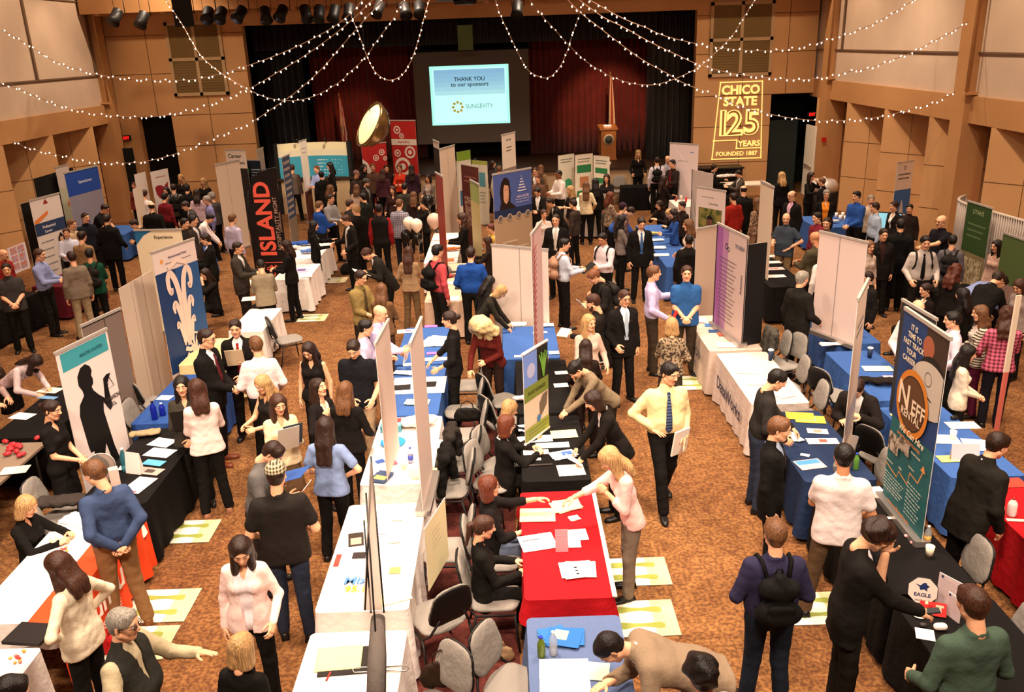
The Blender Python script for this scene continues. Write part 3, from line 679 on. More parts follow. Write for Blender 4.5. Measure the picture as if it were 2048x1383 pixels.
    def arm(nm, g, frac=1.0):
        sx, sh, el, wr, fd, nr, tg = sd[nm]; f = .86 if fem else 1
        if frac >= 1: return [(sh, el, (.052*f+g), (.040*f+g), None, 1, .03), (el, wr-fd*.005, .041*f+g, .031*f+g*.9, None, 1, .02)]
        if frac > .5: mid = el+(wr-el)*(frac-.5)*2; return [(sh, el, .052*f+g, .040*f+g, None, 1, .03), (el, mid, .041*f+g, .037*f+g, None, 1, .02)]
        mid = sh+(el-sh)*frac*2; return [(sh, mid, .052*f+g, .05*f+g*1.2, None, 1, .03)]
    def legp(nm, g, frac=1.0, flare=0):
        hj, kn, an = hips[nm]; f = .95 if fem else 1
        return [(hj, kn, .082*f+g, .056*f+g, None, 1, .03), (kn, an, .057*f+g, .038*f+g+flare, None, 1, .02)]
    # ---- body
    bp = torso(-.012)+sum((arm(n_, 0) for n_ in 'LR'), [])+sum((legp(n_, -.004) for n_ in 'LR'), [])
    if ld == 2 and bot != 'skirt' : bp = torso(-.012)+sum((arm(n_, 0) for n_ in 'LR'), [])+[(hips[n_][0], hips[n_][1], .07, .05, None, 1, .03) for n_ in 'LR']
    bv, bf = field_mesh(bp, res_b, .02); mi = np.zeros(len(bf), int)
    hv, hf, hm = head_t(ld, fem); hv = hv @ Rh.T+hc0
    VV = [bv, hv]; FF = [bf, hf+len(bv)]; MM = [mi, hm]; nn = len(bv)+len(hv)
    for n_ in 'LR':
        sx, sh, el, wr, fd, nr, tg = sd[n_]
        kind = HK[tg] if isinstance(tg, str) else 'relax'
        tv, tf = hand_t(ld, kind); F = frame(fd, nr)
        vv = tv.copy(); flip = False
        if (F[:, 1]@V3(-sx, .6, 0)) < 0 : vv[:, 1] *= -1; flip = True
        vv = vv*(.93 if fem else 1.03) @ F.T+wr-fd*.002
        ff = tf[:, ::-1] if flip else tf
        VV.append(vv); FF.append(ff+nn); MM.append(np.zeros(len(ff), int)); nn += len(vv)
    hcol = HAIRC[hc]
    lipc = {0: 'B8665A', 1: '9A5446', 2: '6A3A30', 3: 'C46C62'}[skin]
    me = np_mesh('body', np.concatenate(VV), np.concatenate(FF), [sk, mat(lipc, .4), mat(hcol if hc not in ('blo', 'pal') else '8A6238', .7), mat('E6DED6', .3), mat('20140E', .2)], np.concatenate(MM))
    link('body', me, e)
    # ---- top
    pt = pat or 'cloth'
    def M_(h, k_='cloth'):
        if isinstance(h, tuple): return mat(h[0], .9, h[1], h2=h[2], sc=h[3])
        return mat(h, .88, k_)
    collarp = []
    if collar:
        for i in range(8):
            a0 = 2*PI*i/8; a1 = 2*PI*(i+1)/8; f_ = lambda A_: T(.062*math.sin(A_)*(.9 if fem else 1), -.012+.062*math.cos(A_), .515+.025*(-math.cos(A_)))
            if i in (0, 7) and top == 'shirt': pass
            collarp.append((f_(a0), f_(a1), .013, .013, None, 1, .012))
    def wedge(zb, zt, wt, y0=.02):
        def f(Xg, Yg, Zg):
            dx = Xg-Pv[0]; dy = Yg-Pv[1]; dz = Zg-Pv[2]
            lx = np.abs(dx); ly = dy*fw[1]+dz*fw[2]; lz = dy*up[1]+dz*up[2]
            return np.maximum(np.maximum((lx-(lz-zb)/(zt-zb)*wt)*.9, y0-ly), zb-lz)
        return f
    ik = {'m': .55, 'f': .5}[sex]
    g = .014
    if top in ('shirt', 'tee', 'sweater'):
        fr = 1.0 if top != 'tee' else .33
        if top == 'roll': fr = .7
        tuck = top == 'shirt' and not fem
        hem = lambda h_: (lambda Xg, Yg, Zg: (Yg-Pv[1])*up[1]+(Zg-Pv[2])*up[2]-h_)
        pr = torso(g if not tuck else g-.002, low=-.04 if not tuck else .07)+sum((arm(n_, .012, fr) for n_ in 'LR'), [])+(collarp if top != 'sweater' else collarp[:0])
        if not tuck and not fem: pr += [(T(-.07*w, 0, -.10), T(.07*w, 0, -.10), .122, .122, fw, .88, .06), (T(-.07*w, 0, .05), T(.07*w, 0, .05), .119, .119, fw, .88, .06)]
        if fem: pr += [(T(-.068, 0, -.10), T(.068, 0, -.10), .112, .112, fw, .9, .06), (T(-.058, 0, .07), T(.058, 0, .07), .106, .106, fw, .86, .06)]
        subs = [wedge(.40, .56, .06)] if fem and top != 'shirt' else []
        if not tuck and not sit: subs.append(hem(-.085 if fem else -.11))
        v_, f_ = field_mesh(pr, res_c, .02, subs, wob=.0019, seed=seed); link(top if top != 'tee' else 'short_sleeve_shirt', np_mesh('top', v_, f_, [M_(tc)]), e)
    elif top == 'roll':
        pr = torso(g, low=-.03)+sum((arm(n_, .014, .72) for n_ in 'LR'), [])+collarp
        if fem: pr += [(T(-.068, 0, -.10), T(.068, 0, -.10), .112, .112, fw, .9, .06), (T(-.058, 0, .07), T(.058, 0, .07), .106, .106, fw, .86, .06)]
        v_, f_ = field_mesh(pr, res_c, .02, ((lambda Xg, Yg, Zg: (Yg-Pv[1])*up[1]+(Zg-Pv[2])*up[2]+.08),) if fem and not sit else (), wob=.0019, seed=seed); link('shirt', np_mesh('top', v_, f_, [M_(tc)]), e)
    elif top in ('suit', 'cardigan', 'vest', 'dress', 'tank'):
        if top == 'suit' or top == 'cardigan':
            lowj = -.22 if not fem else -.13; rj = .118 if not fem else .106
            pr = torso(g+(.010 if top == 'suit' else .003), low=-.0)+[(T(-.072*w, 0, lowj), T(.072*w, 0, lowj), rj+.008, rj+.008, fw, .9, .06), (T(-.066*w, 0, .05), T(.066*w, 0, .05), rj, rj, fw, .88, .06), (T(-.07*w, 0, -.08), T(.07*w, 0, -.08), rj+.004, rj+.004, fw, .9, .06)]
            pr += sum((arm(n_, .018 if not fem else (.012 if top == 'suit' else .007)) for n_ in 'LR'), [])
            pr += [(T(-.14*wd, -.01, .452), T(-.06, -.02, .50), .046, .032, None, 1, .03), (T(.14*wd, -.01, .452), T(.06, -.02, .50), .046, .032, None, 1, .03)][:2*(top == 'suit')]
            zb = .10 if top == 'suit' else -.3
            sw = wedge(zb, .54, .075 if top == 'suit' else .09)
            lap = []
            if top == 'suit' and ld < 2:
                for sx in (-1, 1): lap += [(T(sx*.075, .02, .50), T(sx*.072, .118, .34), .018, .024, fw, .5, .008), (T(sx*.072, .118, .34), T(sx*.022, .125, .12), .024, .008, fw, .5, .008)]
            v_, f_ = field_mesh(pr, res_c, .02, (sw,)+((lambda Xg, Yg, Zg: (Yg-Pv[1])*up[1]+(Zg-Pv[2])*up[2]-lowj-.02),)*(not sit), wob=.0019, seed=seed); link('suit_jacket' if top == 'suit' else 'cardigan', np_mesh('jacket', v_, f_, [M_(tc)]), e)
            if lap:
                v_, f_ = field_mesh(lap, .009, .01); link('lapels', np_mesh('lapels', v_, f_, [M_(tc)]), e)
            pr = torso(.008, low=-.02)+(collarp if (top == 'suit') else [])
            v_, f_ = field_mesh(pr, res_c, .02, () if not fem else (wedge(.38, .56, .06),)); link('shirt' if top == 'suit' else 'inner_top', np_mesh('inner', v_, f_, [M_(inner or 'E8DCD4')]), e)
        elif top == 'vest':
            pr = torso(g+.008, low=-.03)
            v_, f_ = field_mesh(pr, res_c, .02, (wedge(.2, .55, .06),), wob=.0015, seed=seed); link('vest', np_mesh('vest', v_, f_, [M_(tc)]), e)
            pr = torso(.006, low=0)+sum((arm(n_, .014) for n_ in 'LR'), [])+collarp
            v_, f_ = field_mesh(pr, res_c, .02, (), wob=.002, seed=seed); link('shirt', np_mesh('shirt', v_, f_, [M_(inner or 'E8DCD4')]), e)
        elif top in ('dress', 'tank'):
            pr = torso(.012, low=-.02)+[(T(-.065, 0, -.02), T(.065, 0, -.02), .118, .118, fw, .86, .05)]
            if top == 'dress': pr += sum((arm(n_, .010, .34) for n_ in 'LR'), [])
            v_, f_ = field_mesh(pr, res_c, .02, (wedge(.38, .56, .08),), wob=.0015, seed=seed); link('dress_bodice' if top == 'dress' else 'sleeveless_top', np_mesh('top', v_, f_, [M_(tc)]), e)
    # tie
    if tie:
        def front(z, g_=.02):   # front surface of the shirt at torso height z
            zz = [(-.02, .108*.86), (.16, (.103+belly*.045)*(.84+belly*.1)+belly*.05), (.33, .115*.8), (.455, .075), (.5, .058)]
            for i in range(4):
                if z <= zz[i+1][0]: t = (z-zz[i][0])/(zz[i+1][0]-zz[i][0]); return zz[i][1]+(zz[i+1][1]-zz[i][1])*t+g_
            return zz[-1][1]+g_
        pts = [(.50, .012), (.478, .020), (.455, .014), (.35, .026), (.22, .034), (.08, .040), (.03, .0)]
        vs = []; 
        for z, hw_ in pts:
            for sx in (-1, 1): vs.append(tuple(T(sx*hw_, front(z, .021), z)))
            for sx in (-1, 1): vs.append(tuple(T(sx*hw_*.8, front(z, .029), z)))
        fs = []
        for i in range(len(pts)-1):
            a0 = i*4; fs += [(a0+2, a0+3, a0+7, a0+6), (a0, a0+2, a0+6, a0+4), (a0+3, a0+1, a0+5, a0+7)]
        mb = MB(); mb.add(vs, fs, M_(tie), True); mb.build('tie', e)
    # ---- bottom
    if bot == 'trousers' or bot == 'jeans':
        fl = .012 if bot == 'trousers' else .004
        if fem: fl = .012 if bot == 'trousers' else .002
        pr = [(Pv+V3(-.066*w, 0, -.02), Pv+V3(.066*w, 0, -.02), (.108 if not fem else .100)+belly*.02, (.108 if not fem else .100)+belly*.02, V3(0, 1, 0), .86, .03)]+([(T(-.065*w, 0, .05), T(.065*w, 0, .05), .112+belly*.03, .112+belly*.03, fw, .85, .03)] if (not fem and top in ('shirt',)) else [])+sum((legp(n_, .012, flare=fl) for n_ in 'LR'), [])
        v_, f_ = field_mesh(pr, res_c*1.1, .02, (), wob=.0019, seed=seed+5); link('trousers' if bot == 'trousers' else 'jeans', np_mesh('trousers', v_, f_, [M_(bc)]), e)
    elif bot == 'skirt':
        z_ = .44
        if sit: pr = [(Pv, Pv+V3(-.1, .40, 0), .125, .09, None, 1, .05), (Pv, Pv+V3(.1, .40, 0), .125, .09, None, 1, .05), (Pv+V3(0, .1, 0), Pv+V3(0, .4, -.02), .1, .09, None, 1, .05)]
        else: pr = [(T(-.06, 0, .06), Pv+V3(-.085, .01, -z_+.02), .10, .115, V3(0, 1, 0), .9, .05), (T(.06, 0, .06), Pv+V3(.085, .01, -z_+.02), .10, .115, V3(0, 1, 0), .9, .05)]
        cut = Pv[2]-z_ if not sit else -1
        v_, f_ = field_mesh(pr, res_c*1.1, .03, (lambda Xg, Yg, Zg: Zg-cut,) if not sit else (), wob=.002, seed=seed); link('skirt', np_mesh('skirt', v_, f_, [M_(bc)]), e)
    for n_ in 'LR':
        hj, kn, an = hips[n_]; o = link('shoe', shoe_mesh(shoe, fem and bot == 'skirt'), e); o.location = (an[0], an[1], max(an[2]-.085, 0)); o.rotation_euler = (0, 0, (-.18 if n_ == 'R' else .18))
    # ---- hair
    if hair != 'bald':
        HP = []; c_ = lambda x, y, z: hc0+Rh@V3(x, y, z); hx = Rh@V3(1, 0, 0); hy = hfw
        th = dict(short=.010, buzz=.005, crop=.008, fringe=.006, curly=.022, bob=.014, long=.014, vlong=.014, pony=.010, bun=.010, wavy=.018, big=.05, fro=.03)[hair]
        HP += [(c_(0, -.024, .037), c_(0, .010, .039), .078+th, .074+th, hx, .95, .02)]
        zc = -.05
        if hair in ('short', 'crop', 'buzz', 'curly', 'pony', 'bun'): HP += [(c_(0, -.04, .0), c_(0, -.04, -.04), .062+th*.6, .05+th*.4, None, 1, .03)]
        if hair == 'short': HP += [(c_(-.03, .05, .09), c_(.035, .045, .085), .022, .022, None, 1, .02)]
        LNG = dict(bob=.15, long=.27, vlong=.40, wavy=.30, big=.26).get(hair)
        if LNG:
            zc = -1
            dwn = V3(0, math.sin(ln*.9), math.cos(ln*.9)) if lean < 35 else V3(0, .05, 1)
            hb = c_(0, -.045, .0)
            bk = 0.06 if hair != 'bob' else .05
            if LNG > .2:
                ze = .53+.165-.06-(LNG-.10)
                for sx in (-1, 1): HP += [(c_(sx*.03, -.045, 0), T(sx*.038, -.088, .535), .06+th*.5, .048+th*.5, hfw, .8, .03), (T(sx*.038, -.088, .535), T(sx*.045, -.125 if LNG > .35 else -.115, ze), .048+th*.5, .03+th, fw, .6, .03)]
            else: HP += [(c_(sx*.03, -.045, 0), c_(sx*.04, -.05, -.06)-dwn*(LNG-.10), .06+th*.5, .045+th*.7, hfw, .85, .03) for sx in (-1, 1)]
            for sx in (-1, 1): HP += [(c_(sx*.062, .005, .03), c_(sx*.072, .01, -.07)-dwn*min(LNG-.12, .14), .022+th*.5, .022+th*.5, None, 1, .025), (c_(sx*.055, -.03, .0), c_(sx*.075, -.03, -.08)-dwn*min(LNG-.12, .2), .03, .03+th*.5, None, 1, .03)]
            if hair == 'big':
                for sx in (-1, 1): HP += [(c_(sx*.08, -.02, .06), c_(sx*.16, .0, -.1), .09, .08, None, 1, .05)]
        if hair == 'pony': HP += [(c_(0, -.10, .03), c_(0, -.135, .01), .028, .032, None, 1, .02), (c_(0, -.135, .01), c_(0, -.14, -.20), .032, .014, None, 1, .02)]
        if hair == 'bun': HP += [(c_(0, -.115, .02), c_(0, -.125, .02), .04, .04, None, 1, .01)]
        hf0 = .068 if hair != 'bald' else .03
        def facecut(Xg, Yg, Zg):
            p = np.stack([Xg-hc0[0], Yg-hc0[1], Zg-hc0[2]], -1) @ Rh
            x, y, z = p[..., 0], p[..., 1], p[..., 2]
            f1 = (np.sqrt((x/.060)**2+((y-.105)/.085)**2+((z+.03)/.108)**2)-1)*.06
            if LNG: return f1
            f2 = np.maximum(np.maximum(z-(-.045+(y+.02)*-.3), z-.3), -1)
            f3 = np.maximum(.012-y, z-.012)          # below temple height, in front of the ears
            f4 = np.maximum(z+.062, -.088-y) if hair == 'pony' else z+.062
            return np.minimum(np.minimum(f1, f3), f4)
        subs = [facecut]
        if hair == 'fringe':
            def crown(Xg, Yg, Zg):
                p = np.stack([Xg-hc0[0], Yg-hc0[1], Zg-hc0[2]], -1) @ Rh
                return .062-p[..., 2]+np.minimum(0, (-.03-p[..., 1]))*.9
            subs.append(crown)
        wob = {'curly': .009, 'wavy': .006, 'fro': .006, 'big': .006}.get(hair, .0018)
        v_, f_ = field_mesh(HP, res_h, .02, subs, wob=wob, seed=seed); link('hair', np_mesh('hair', v_, f_, [mat(hcol, .5, 'hair')]), e)
    if beard:
        c_ = lambda x, y, z: hc0+Rh@V3(x, y, z)
        v_, f_ = field_mesh([(c_(-.05, .02, -.055), c_(-.02, .06, -.095), .022, .024, None, 1, .02), (c_(.05, .02, -.055), c_(.02, .06, -.095), .022, .024, None, 1, .02), (c_(-.02, .062, -.095), c_(.02, .062, -.095), .026, .026, None, 1, .02)], .009, .02)
        link('beard', np_mesh('beard', v_, f_, [mat(HAIRC[beard], .6, 'hair')]), e)
    if cap:
        c_ = lambda x, y, z: hc0+Rh@V3(x, y, z); hx = Rh@V3(1, 0, 0)
        cut = lambda Xg, Yg, Zg: (np.stack([Xg-hc0[0], Yg-hc0[1], Zg-hc0[2]], -1)@Rh)[..., 2]-.035
        v_, f_ = field_mesh([(c_(0, -.024, .045), c_(0, .012, .045), .095, .09, hx, .95, .02)], res_h, .02, (cut,)); link('cap', np_mesh('cap', v_, f_, [M_(cap)]), e)
        Rm = Matrix([list(r_) for r_ in Rh]).to_4x4(); Rm.translation = Vector(hc0)
        mb = MB(); mb.prism([(.07*math.cos(t), .07+.075*math.sin(t)) for t in np.linspace(0, PI, 9)], .036, .043, M_(cap), Rm); mb.build('cap_visor', e)
    if glasses:
        Rm = Matrix([list(r_) for r_ in Rh]).to_4x4(); Rm.translation = Vector(hc0); mb = MB(); gm = mat('14100E', .3)
        for sx in (-.031, .031): mb.tube([(sx+.021*math.cos(t), .1, .008+.015*math.sin(t)) for t in np.linspace(0, 2*PI, 12, endpoint=False)], .0026, gm, 5, True, Rm)
        mb.tube([(-.01, .101, .01), (.01, .101, .01)], .0022, gm, 5, M=Rm)
        for sx in (-1, 1): mb.tube([(sx*.052, .098, .012), (sx*.078, .06, .014), (sx*.079, -.01, .012)], .0022, gm, 5, M=Rm)
        mb.build('glasses', e)
    info = dict(e=e, T=lambda x, y, z: np.array(e.matrix_basis @ Vector(T(x, y, z))), wr={n_: np.array(e.matrix_basis @ Vector(sd[n_][3]+sd[n_][4]*.07)) for n_ in 'LR'}, hd=hd, s=s, root=root, lean=ln, T0=T, fw=fw, up=up)
    return info
def backpack(p, h, lab, w_=1.0):
    e = empty('backpack', tuple(p['root']), -math.radians(p['hd']), lab, 'backpack'); T = p['T0']; m = mat(h, .8, 'cloth'); s = p['s']; e.scale = (s, s, s); f = p['fw']
    v_, f_ = field_mesh([(T(-.09, -.20, .16), T(.09, -.20, .16), .085, .085, None, 1, .04), (T(-.08, -.19, .36), T(.08, -.19, .36), .075, .075, None, 1, .06), (T(0, -.19, .15), T(0, -.18, .44), .09, .05, None, 1, .06)], .016, .03, wob=.003); link('bag_body', np_mesh('bag', v_, f_, [m]), e)
    v_, f_ = field_mesh([(T(-.06, -.285, .16), T(.06, -.285, .16), .05, .05, f, .6, .03), (T(-.06, -.285, .24), T(.06, -.285, .24), .04, .04, f, .6, .03)], .014, .02); link('front_pocket', np_mesh('pocket', v_, f_, [m]), e)
    for sx in (-1, 1):
        mb = MB(); mb.tube([T(sx*.08, -.13, .42), T(sx*.11, -.06, .525), T(sx*.12, .04, .51), T(sx*.13, .115, .42), T(sx*.145, .12, .3), T(sx*.17, .02, .18), T(sx*.12, -.12, .12)], .017, m, 6); mb.build('shoulder_strap', e)
    mb = MB(); mb.tube([T(-.03, -.14, .44), T(-.02, -.15, .5), T(.02, -.15, .5), T(.03, -.14, .44)], .009, m, 6); mb.build('top_handle', e)
    return e
# ---------- furniture ----------
def dup(root, loc, rotz, label=None, group=None):
    r = root.copy(); COL.objects.link(r); r.location = loc; r.rotation_euler = (0, 0, rotz)
    if label: r['label'] = label
    if group: r['group'] = group
    for ch in list(root.children):
        c = ch.copy(); COL.objects.link(c); c.parent = r
        for g in ch.children:
            d_ = g.copy(); COL.objects.link(d_); d_.parent = c
    return r
CH_G = mat('8C847C', .85, 'cloth'); CH_B = mat('14110F', .5)
def make_chair():
    e = empty('conference_chair', (0, 0, 0), 0, 'x', 'chair', 'grey conference chairs behind the booth tables')
    v_, f_ = field_mesh([(V3(-.13, -.1, .44), V3(-.13, .14, .44), .10, .10, (0, 0, 1), .36, .05), (V3(.13, -.1, .44), V3(.13, .14, .44), .10, .10, (0, 0, 1), .36, .05), (V3(0, -.1, .44), V3(0, .14, .44), .13, .13, (0, 0, 1), .3, .05)], .016, .05); link('seat', np_mesh('seat', v_, f_, [CH_G]), e)
    rt = (0, .97, .25)
    v_, f_ = field_mesh([(V3(-.09, -.235, .66), V3(-.07, -.265, .80), .13, .12, rt, .22, .06), (V3(.09, -.235, .66), V3(.07, -.265, .80), .13, .12, rt, .22, .06)], .014, .06); link('backrest', np_mesh('back', v_, f_, [CH_G]), e)
    v_, f_ = field_mesh([(V3(-.09, -.256, .655), V3(-.07, -.286, .795), .136, .126, rt, .18, .06), (V3(.09, -.256, .655), V3(.07, -.286, .795), .136, .126, rt, .18, .06)], .014, .06); link('back_shell', np_mesh('shell', v_, f_, [CH_B]), e)
    for sx in (-1, 1):
        mb = MB(); mb.tube([(sx*.24, .2, .40), (sx*.26, .24, .0)], .012, CH_B, 6); mb.build('leg', e)
        mb = MB(); mb.tube([(sx*.24, -.15, .40), (sx*.26, -.24, .0)], .012, CH_B, 6); mb.build('leg', e)
        mb = MB(); mb.tube([(sx*.24, .2, .40), (sx*.24, -.15, .40), (sx*.2, -.22, .46), (sx*.12, -.27, .62)], .012, CH_B, 6); mb.build('side_frame', e)
    return e
chair0 = make_chair(); used = [0]
def chair(px, py, hd, label, z=.9):
    """px, py : top of the backrest in the photograph"""
    a = math.radians(hd); t = at(px, py, z); x = t[0]+.27*math.sin(a); y = t[1]+.27*math.cos(a)
    return chair_at(x, y, hd, label)
def chair_at(x, y, hd, label):
    a = math.radians(hd)
    for _ in range(8):      # keep the chair clear of the cloths
        fx_, fy_ = x+.2*math.sin(a), y+.2*math.cos(a)
        if any(x0-.07 < fx_ < x1+.07 and y0-.07 < fy_ < y1+.07 for x0, x1, y0, y1 in TRECT): x -= .03*math.sin(a); y -= .03*math.cos(a)
    if used[0] == 0: chair0.location = (x, y, 0); chair0.rotation_euler = (0, 0, -a); chair0['label'] = label; used[0] = 1; return chair0
    return dup(chair0, (x, y, 0), -a, label)
def table(x0, x1, y0, y1, col, label, clabel, hem=.06, rip=.018, z=.74, rot=0, sheer=0, group=None, kind='cloth', bare=False):
    cx, cy = (x0+x1)/2, (y0+y1)/2; hx, hy = (x1-x0)/2, (y1-y0)/2
    TRECT.append((x0, x1, y0, y1)); t = empty('folding_table', (cx, cy, 0), rot, label, 'table')
    mb = MB(); mb.rbox(-hx+.01, hx-.01, -hy+.01, hy-.01, z-.035, z-.005, .04, mat(col if bare else 'B8A48C', .5)); mb.build('tabletop', t)
    for sy in (-1, 1):
        for sx in (-1, 1):
            mb = MB(); mb.tube([(sx*(hx-.08), sy*(hy-.2), z-.035), (sx*(hx-.08), sy*(hy-.2), 0)], .014, mat('3A3634', .4, met=.6), 6); mb.build('leg', t)
    if bare: return t
    # cloth : ring of points around the edge, dropping with folds
    n = 150; r = .045; out = []
    per = []
    for (ccx, ccy, a0) in ((hx-r, hy-r, 0), (-hx+r, hy-r, 90), (-hx+r, -hy+r, 180), (hx-r, -hy+r, 270)):
        for k in range(5):
            a = math.radians(a0+k*22.5); per.append((ccx+r*math.cos(a), ccy+r*math.sin(a), math.cos(a), math.sin(a)))
    ring = []
    for i in range(len(per)):
        p, q = per[i], per[(i+1) % len(per)]; L = math.hypot(q[0]-p[0], q[1]-p[1]); m = max(1, int(L/.045))
        for j in range(m):
            u = j/m; ring.append(tuple(p[k]+(q[k]-p[k])*u for k in range(4)))
    N_ = len(ring); vs = []; fs = []; ph = rnd.uniform(0, 6)
    levels = [(z, 0), (z-.012, .006)]+[(z-(z-hem)*u, u) for u in (.25, .5, .75, 1)]
    s = 0; acc = []
    for i in range(N_): acc.append(s); s += math.hypot(ring[(i+1) % N_][0]-ring[i][0], ring[(i+1) % N_][1]-ring[i][1])
    for zz, u in levels:
        for i, (x, y, nx, ny) in enumerate(ring):
            corner = min(abs(abs(x)-hx)+abs(abs(y)-hy), .25)/.25
            a = rip*u*(math.sin(acc[i]*17+ph)+.5*math.sin(acc[i]*41+ph*2))+(.015+.05*(1-corner))*u
            vs.append((x+nx*a, y+ny*a, zz-(.01*math.sin(acc[i]*9) if u == 1 else 0)))
    fs.append(tuple(range(N_)))
    for j in range(len(levels)-1):
        for i in range(N_): fs.append((j*N_+i, (j+1)*N_+i, (j+1)*N_+(i+1) % N_, j*N_+(i+1) % N_))
    mb = MB(); mb.add(vs[:N_], [fs[0]], mat(col, .85, kind)); mb.add(vs, fs[1:], mat(col, .85, kind), True)
    c = mb.build('tablecloth', label=clabel, cat='tablecloth', group=group); c.location = (cx, cy, 0); c.rotation_euler = (0, 0, rot)
    return t
def front_text(x, y0, y1, z0, z1, lines, col, hd, label_parent=None):
    pass
def board(name, label, TL, TR, W, zt, zb, art, base='roll', cat='banner', back='D8CFC8', thick=.006, sup=True, ang=None, fullw=None, group=None, front=True):
    """free standing printed board: top corners given in the photograph, real width W, top height zt"""
    A = at(*TL, zt); best = None
    if ang is None:
        for k in range(-175, 176, 1):
            a = math.radians(k*.5); bx, by = A[0]+W*math.cos(a), A[1]+W*math.sin(a); u, v = proj(bx, by, zt)
            e_ = (u-TR[0])**2+(v-TR[1])**2
            if best is None or e_ < best[0]: best = (e_, a)
        a = best[1]
    else: a = math.radians(ang)
    cx, cy = A[0]+W/2*math.cos(a), A[1]+W/2*math.sin(a)
    e = empty(name, (cx, cy, zb), a, label, cat, group); H = zt-zb
    z1 = .05 if base == 'roll' else 0
    mb = MB(); mb.box(-W/2, W/2, -thick/2, thick/2, z1, H, mat(back, .6))
    lay = [0]; lts = []
    def U(u): return -W/2+u*W
    def Vv(v): return z1+v*(H-z1)
    for it in art:
        lay[0] += 1; y = -thick/2-.0012*lay[0]
        k = it[0]
        if k == 'p': it = ('p', [(min(max(u, 0), 1), v) for u, v in it[1]])+tuple(it[2:])
        if k == 'r': mb.add([(U(it[1]), y, Vv(it[2])), (U(it[3]), y, Vv(it[2])), (U(it[3]), y, Vv(it[4])), (U(it[1]), y, Vv(it[4]))], [(0, 1, 2, 3)], it[5] if not isinstance(it[5], str) else mat(it[5], .55))
        elif k == 'p': mb.add([(U(u), y, Vv(v)) for u, v in it[1]], [tuple(range(len(it[1])))], it[2] if not isinstance(it[2], str) else mat(it[2], .55))
        elif k in 'co':
            n = 28; r = it[3]; r2 = it[4] if k == 'o' else 0; m = mat(it[-1], .55) if isinstance(it[-1], str) else it[-1]
            cl = lambda x_: min(max(x_, -W/2), W/2)
            pts = [(cl(U(it[1])+r*math.cos(2*PI*i/n)), y, Vv(it[2])+r*math.sin(2*PI*i/n)) for i in range(n)]
            if k == 'c': mb.add(pts, [tuple(range(n))], m)
            else:
                p2 = [(U(it[1])+r2*math.cos(2*PI*i/n), y, Vv(it[2])+r2*math.sin(2*PI*i/n)) for i in range(n)]
                mb.add(pts+p2, [(i, (i+1) % n, n+(i+1) % n, n+i) for i in range(n)], m)
        elif k == 't':   # text, u, v, height m, width m, colour, bold, rotation
            rot = it[7] if len(it) > 7 else 0
            lt = MB(); add_text(lt, it[1], TM(U(it[2]), y-.002, Vv(it[3]), 0, PI/2) @ Matrix.Rotation(rot, 4, 'Z'), it[4], it[5], mat(it[6], .55), .02, it[8] if len(it) > 8 else 0, 0); lts.append(lt)
        elif k == 'l':   # rows of small unreadable print: u0, v0, u1, n, dv, th, colour
            for i in range(it[4]):
                x1_ = it[3]-(.25*((i*7) % 3)/3)*(it[3]-it[1]); vv = it[2]-i*it[5]; x_ = it[1]
                while x_ < x1_:
                    q = min(x_+.03+.05*rnd.random(), x1_); mb.add([(U(x_), y, Vv(vv)), (U(q), y, Vv(vv)), (U(q), y, Vv(vv+it[6])), (U(x_), y, Vv(vv+it[6]))], [(0, 1, 2, 3)], mat(it[7], .6)); x_ = q+.014
        elif k == 's':   # stroke polyline with thickness
            pts = it[1]; th = it[2]; m = mat(it[3], .55); vs = []
            if isinstance(th, list):      # smooth tapering stroke
                n_ = len(pts); sp = []; st = []
                for i in range(n_-1):
                    a0, a1, a2, a3 = [np.array(pts[min(max(i+j, 0), n_-1)]) for j in (-1, 0, 1, 2)]
                    for q in (0, .2, .4, .6, .8): sp.append(tuple(.5*(2*a1+(a2-a0)*q+(2*a0-5*a1+4*a2-a3)*q*q+(3*a1-a0-3*a2+a3)*q**3))); st.append(th[i]+(th[i+1]-th[i])*q)
                pts = sp+[pts[-1]]; th = st+[th[-1]]
            for i, (u, v) in enumerate(pts):
                p0 = pts[max(i-1, 0)]; p1 = pts[min(i+1, len(pts)-1)]; dx = (p1[0]-p0[0])*W; dz = (p1[1]-p0[1])*H; L = math.hypot(dx, dz) or 1
                t_ = th[i] if isinstance(th, list) else th
                vs += [(U(u)-dz/L*t_, y, Vv(v)+dx/L*t_), (U(u)+dz/L*t_, y, Vv(v)-dx/L*t_)]
            mb.add(vs, [(2*i, 2*i+2, 2*i+3, 2*i+1) for i in range(len(pts)-1)], m)
    mb.build('printed_panel', e)
    for lt in lts: lt.build('lettering', e)
    if base == 'roll':
        mb = MB(); mb.rbox(-W/2-.03, W/2+.03, -.08, .08, 0, .06, .03, mat('A8A09A', .3, met=.7)); mb.build('base', e)
        mb = MB(); mb.tube([(0, .03, .05), (0, .03, H-.02)], .012, M_STEEL, 8); mb.build('pole', e)
        mb = MB(); mb.box(-W/2-.01, W/2+.01, -.014, .014, H-.01, H+.025, mat('C8BFB6', .35, met=.5)); mb.build('top_rail', e)
    elif base == 'foot':
        for sx in (-1, 1):
            mb = MB(); mb.box(sx*(W/2-.06)-.02, sx*(W/2-.06)+.02, -.2, .2, 0, .03, CH_B); mb.build('foot', e)
    elif base == 'rail':
        mb = MB(); mb.tube([(-W/2-.01, 0, H), (W/2+.01, 0, H)], .018, mat('E8D8CA', .5), 8); mb.build('top_rail', e)
        mb = MB(); mb.tube([(-W/2-.01, 0, 0), (W/2+.01, 0, 0)], .018, mat('E8D8CA', .5), 8); mb.build('bottom_rail', e)
    return e
def onT(px, py, z=.742): return at(px, py, z)
icount = [0]
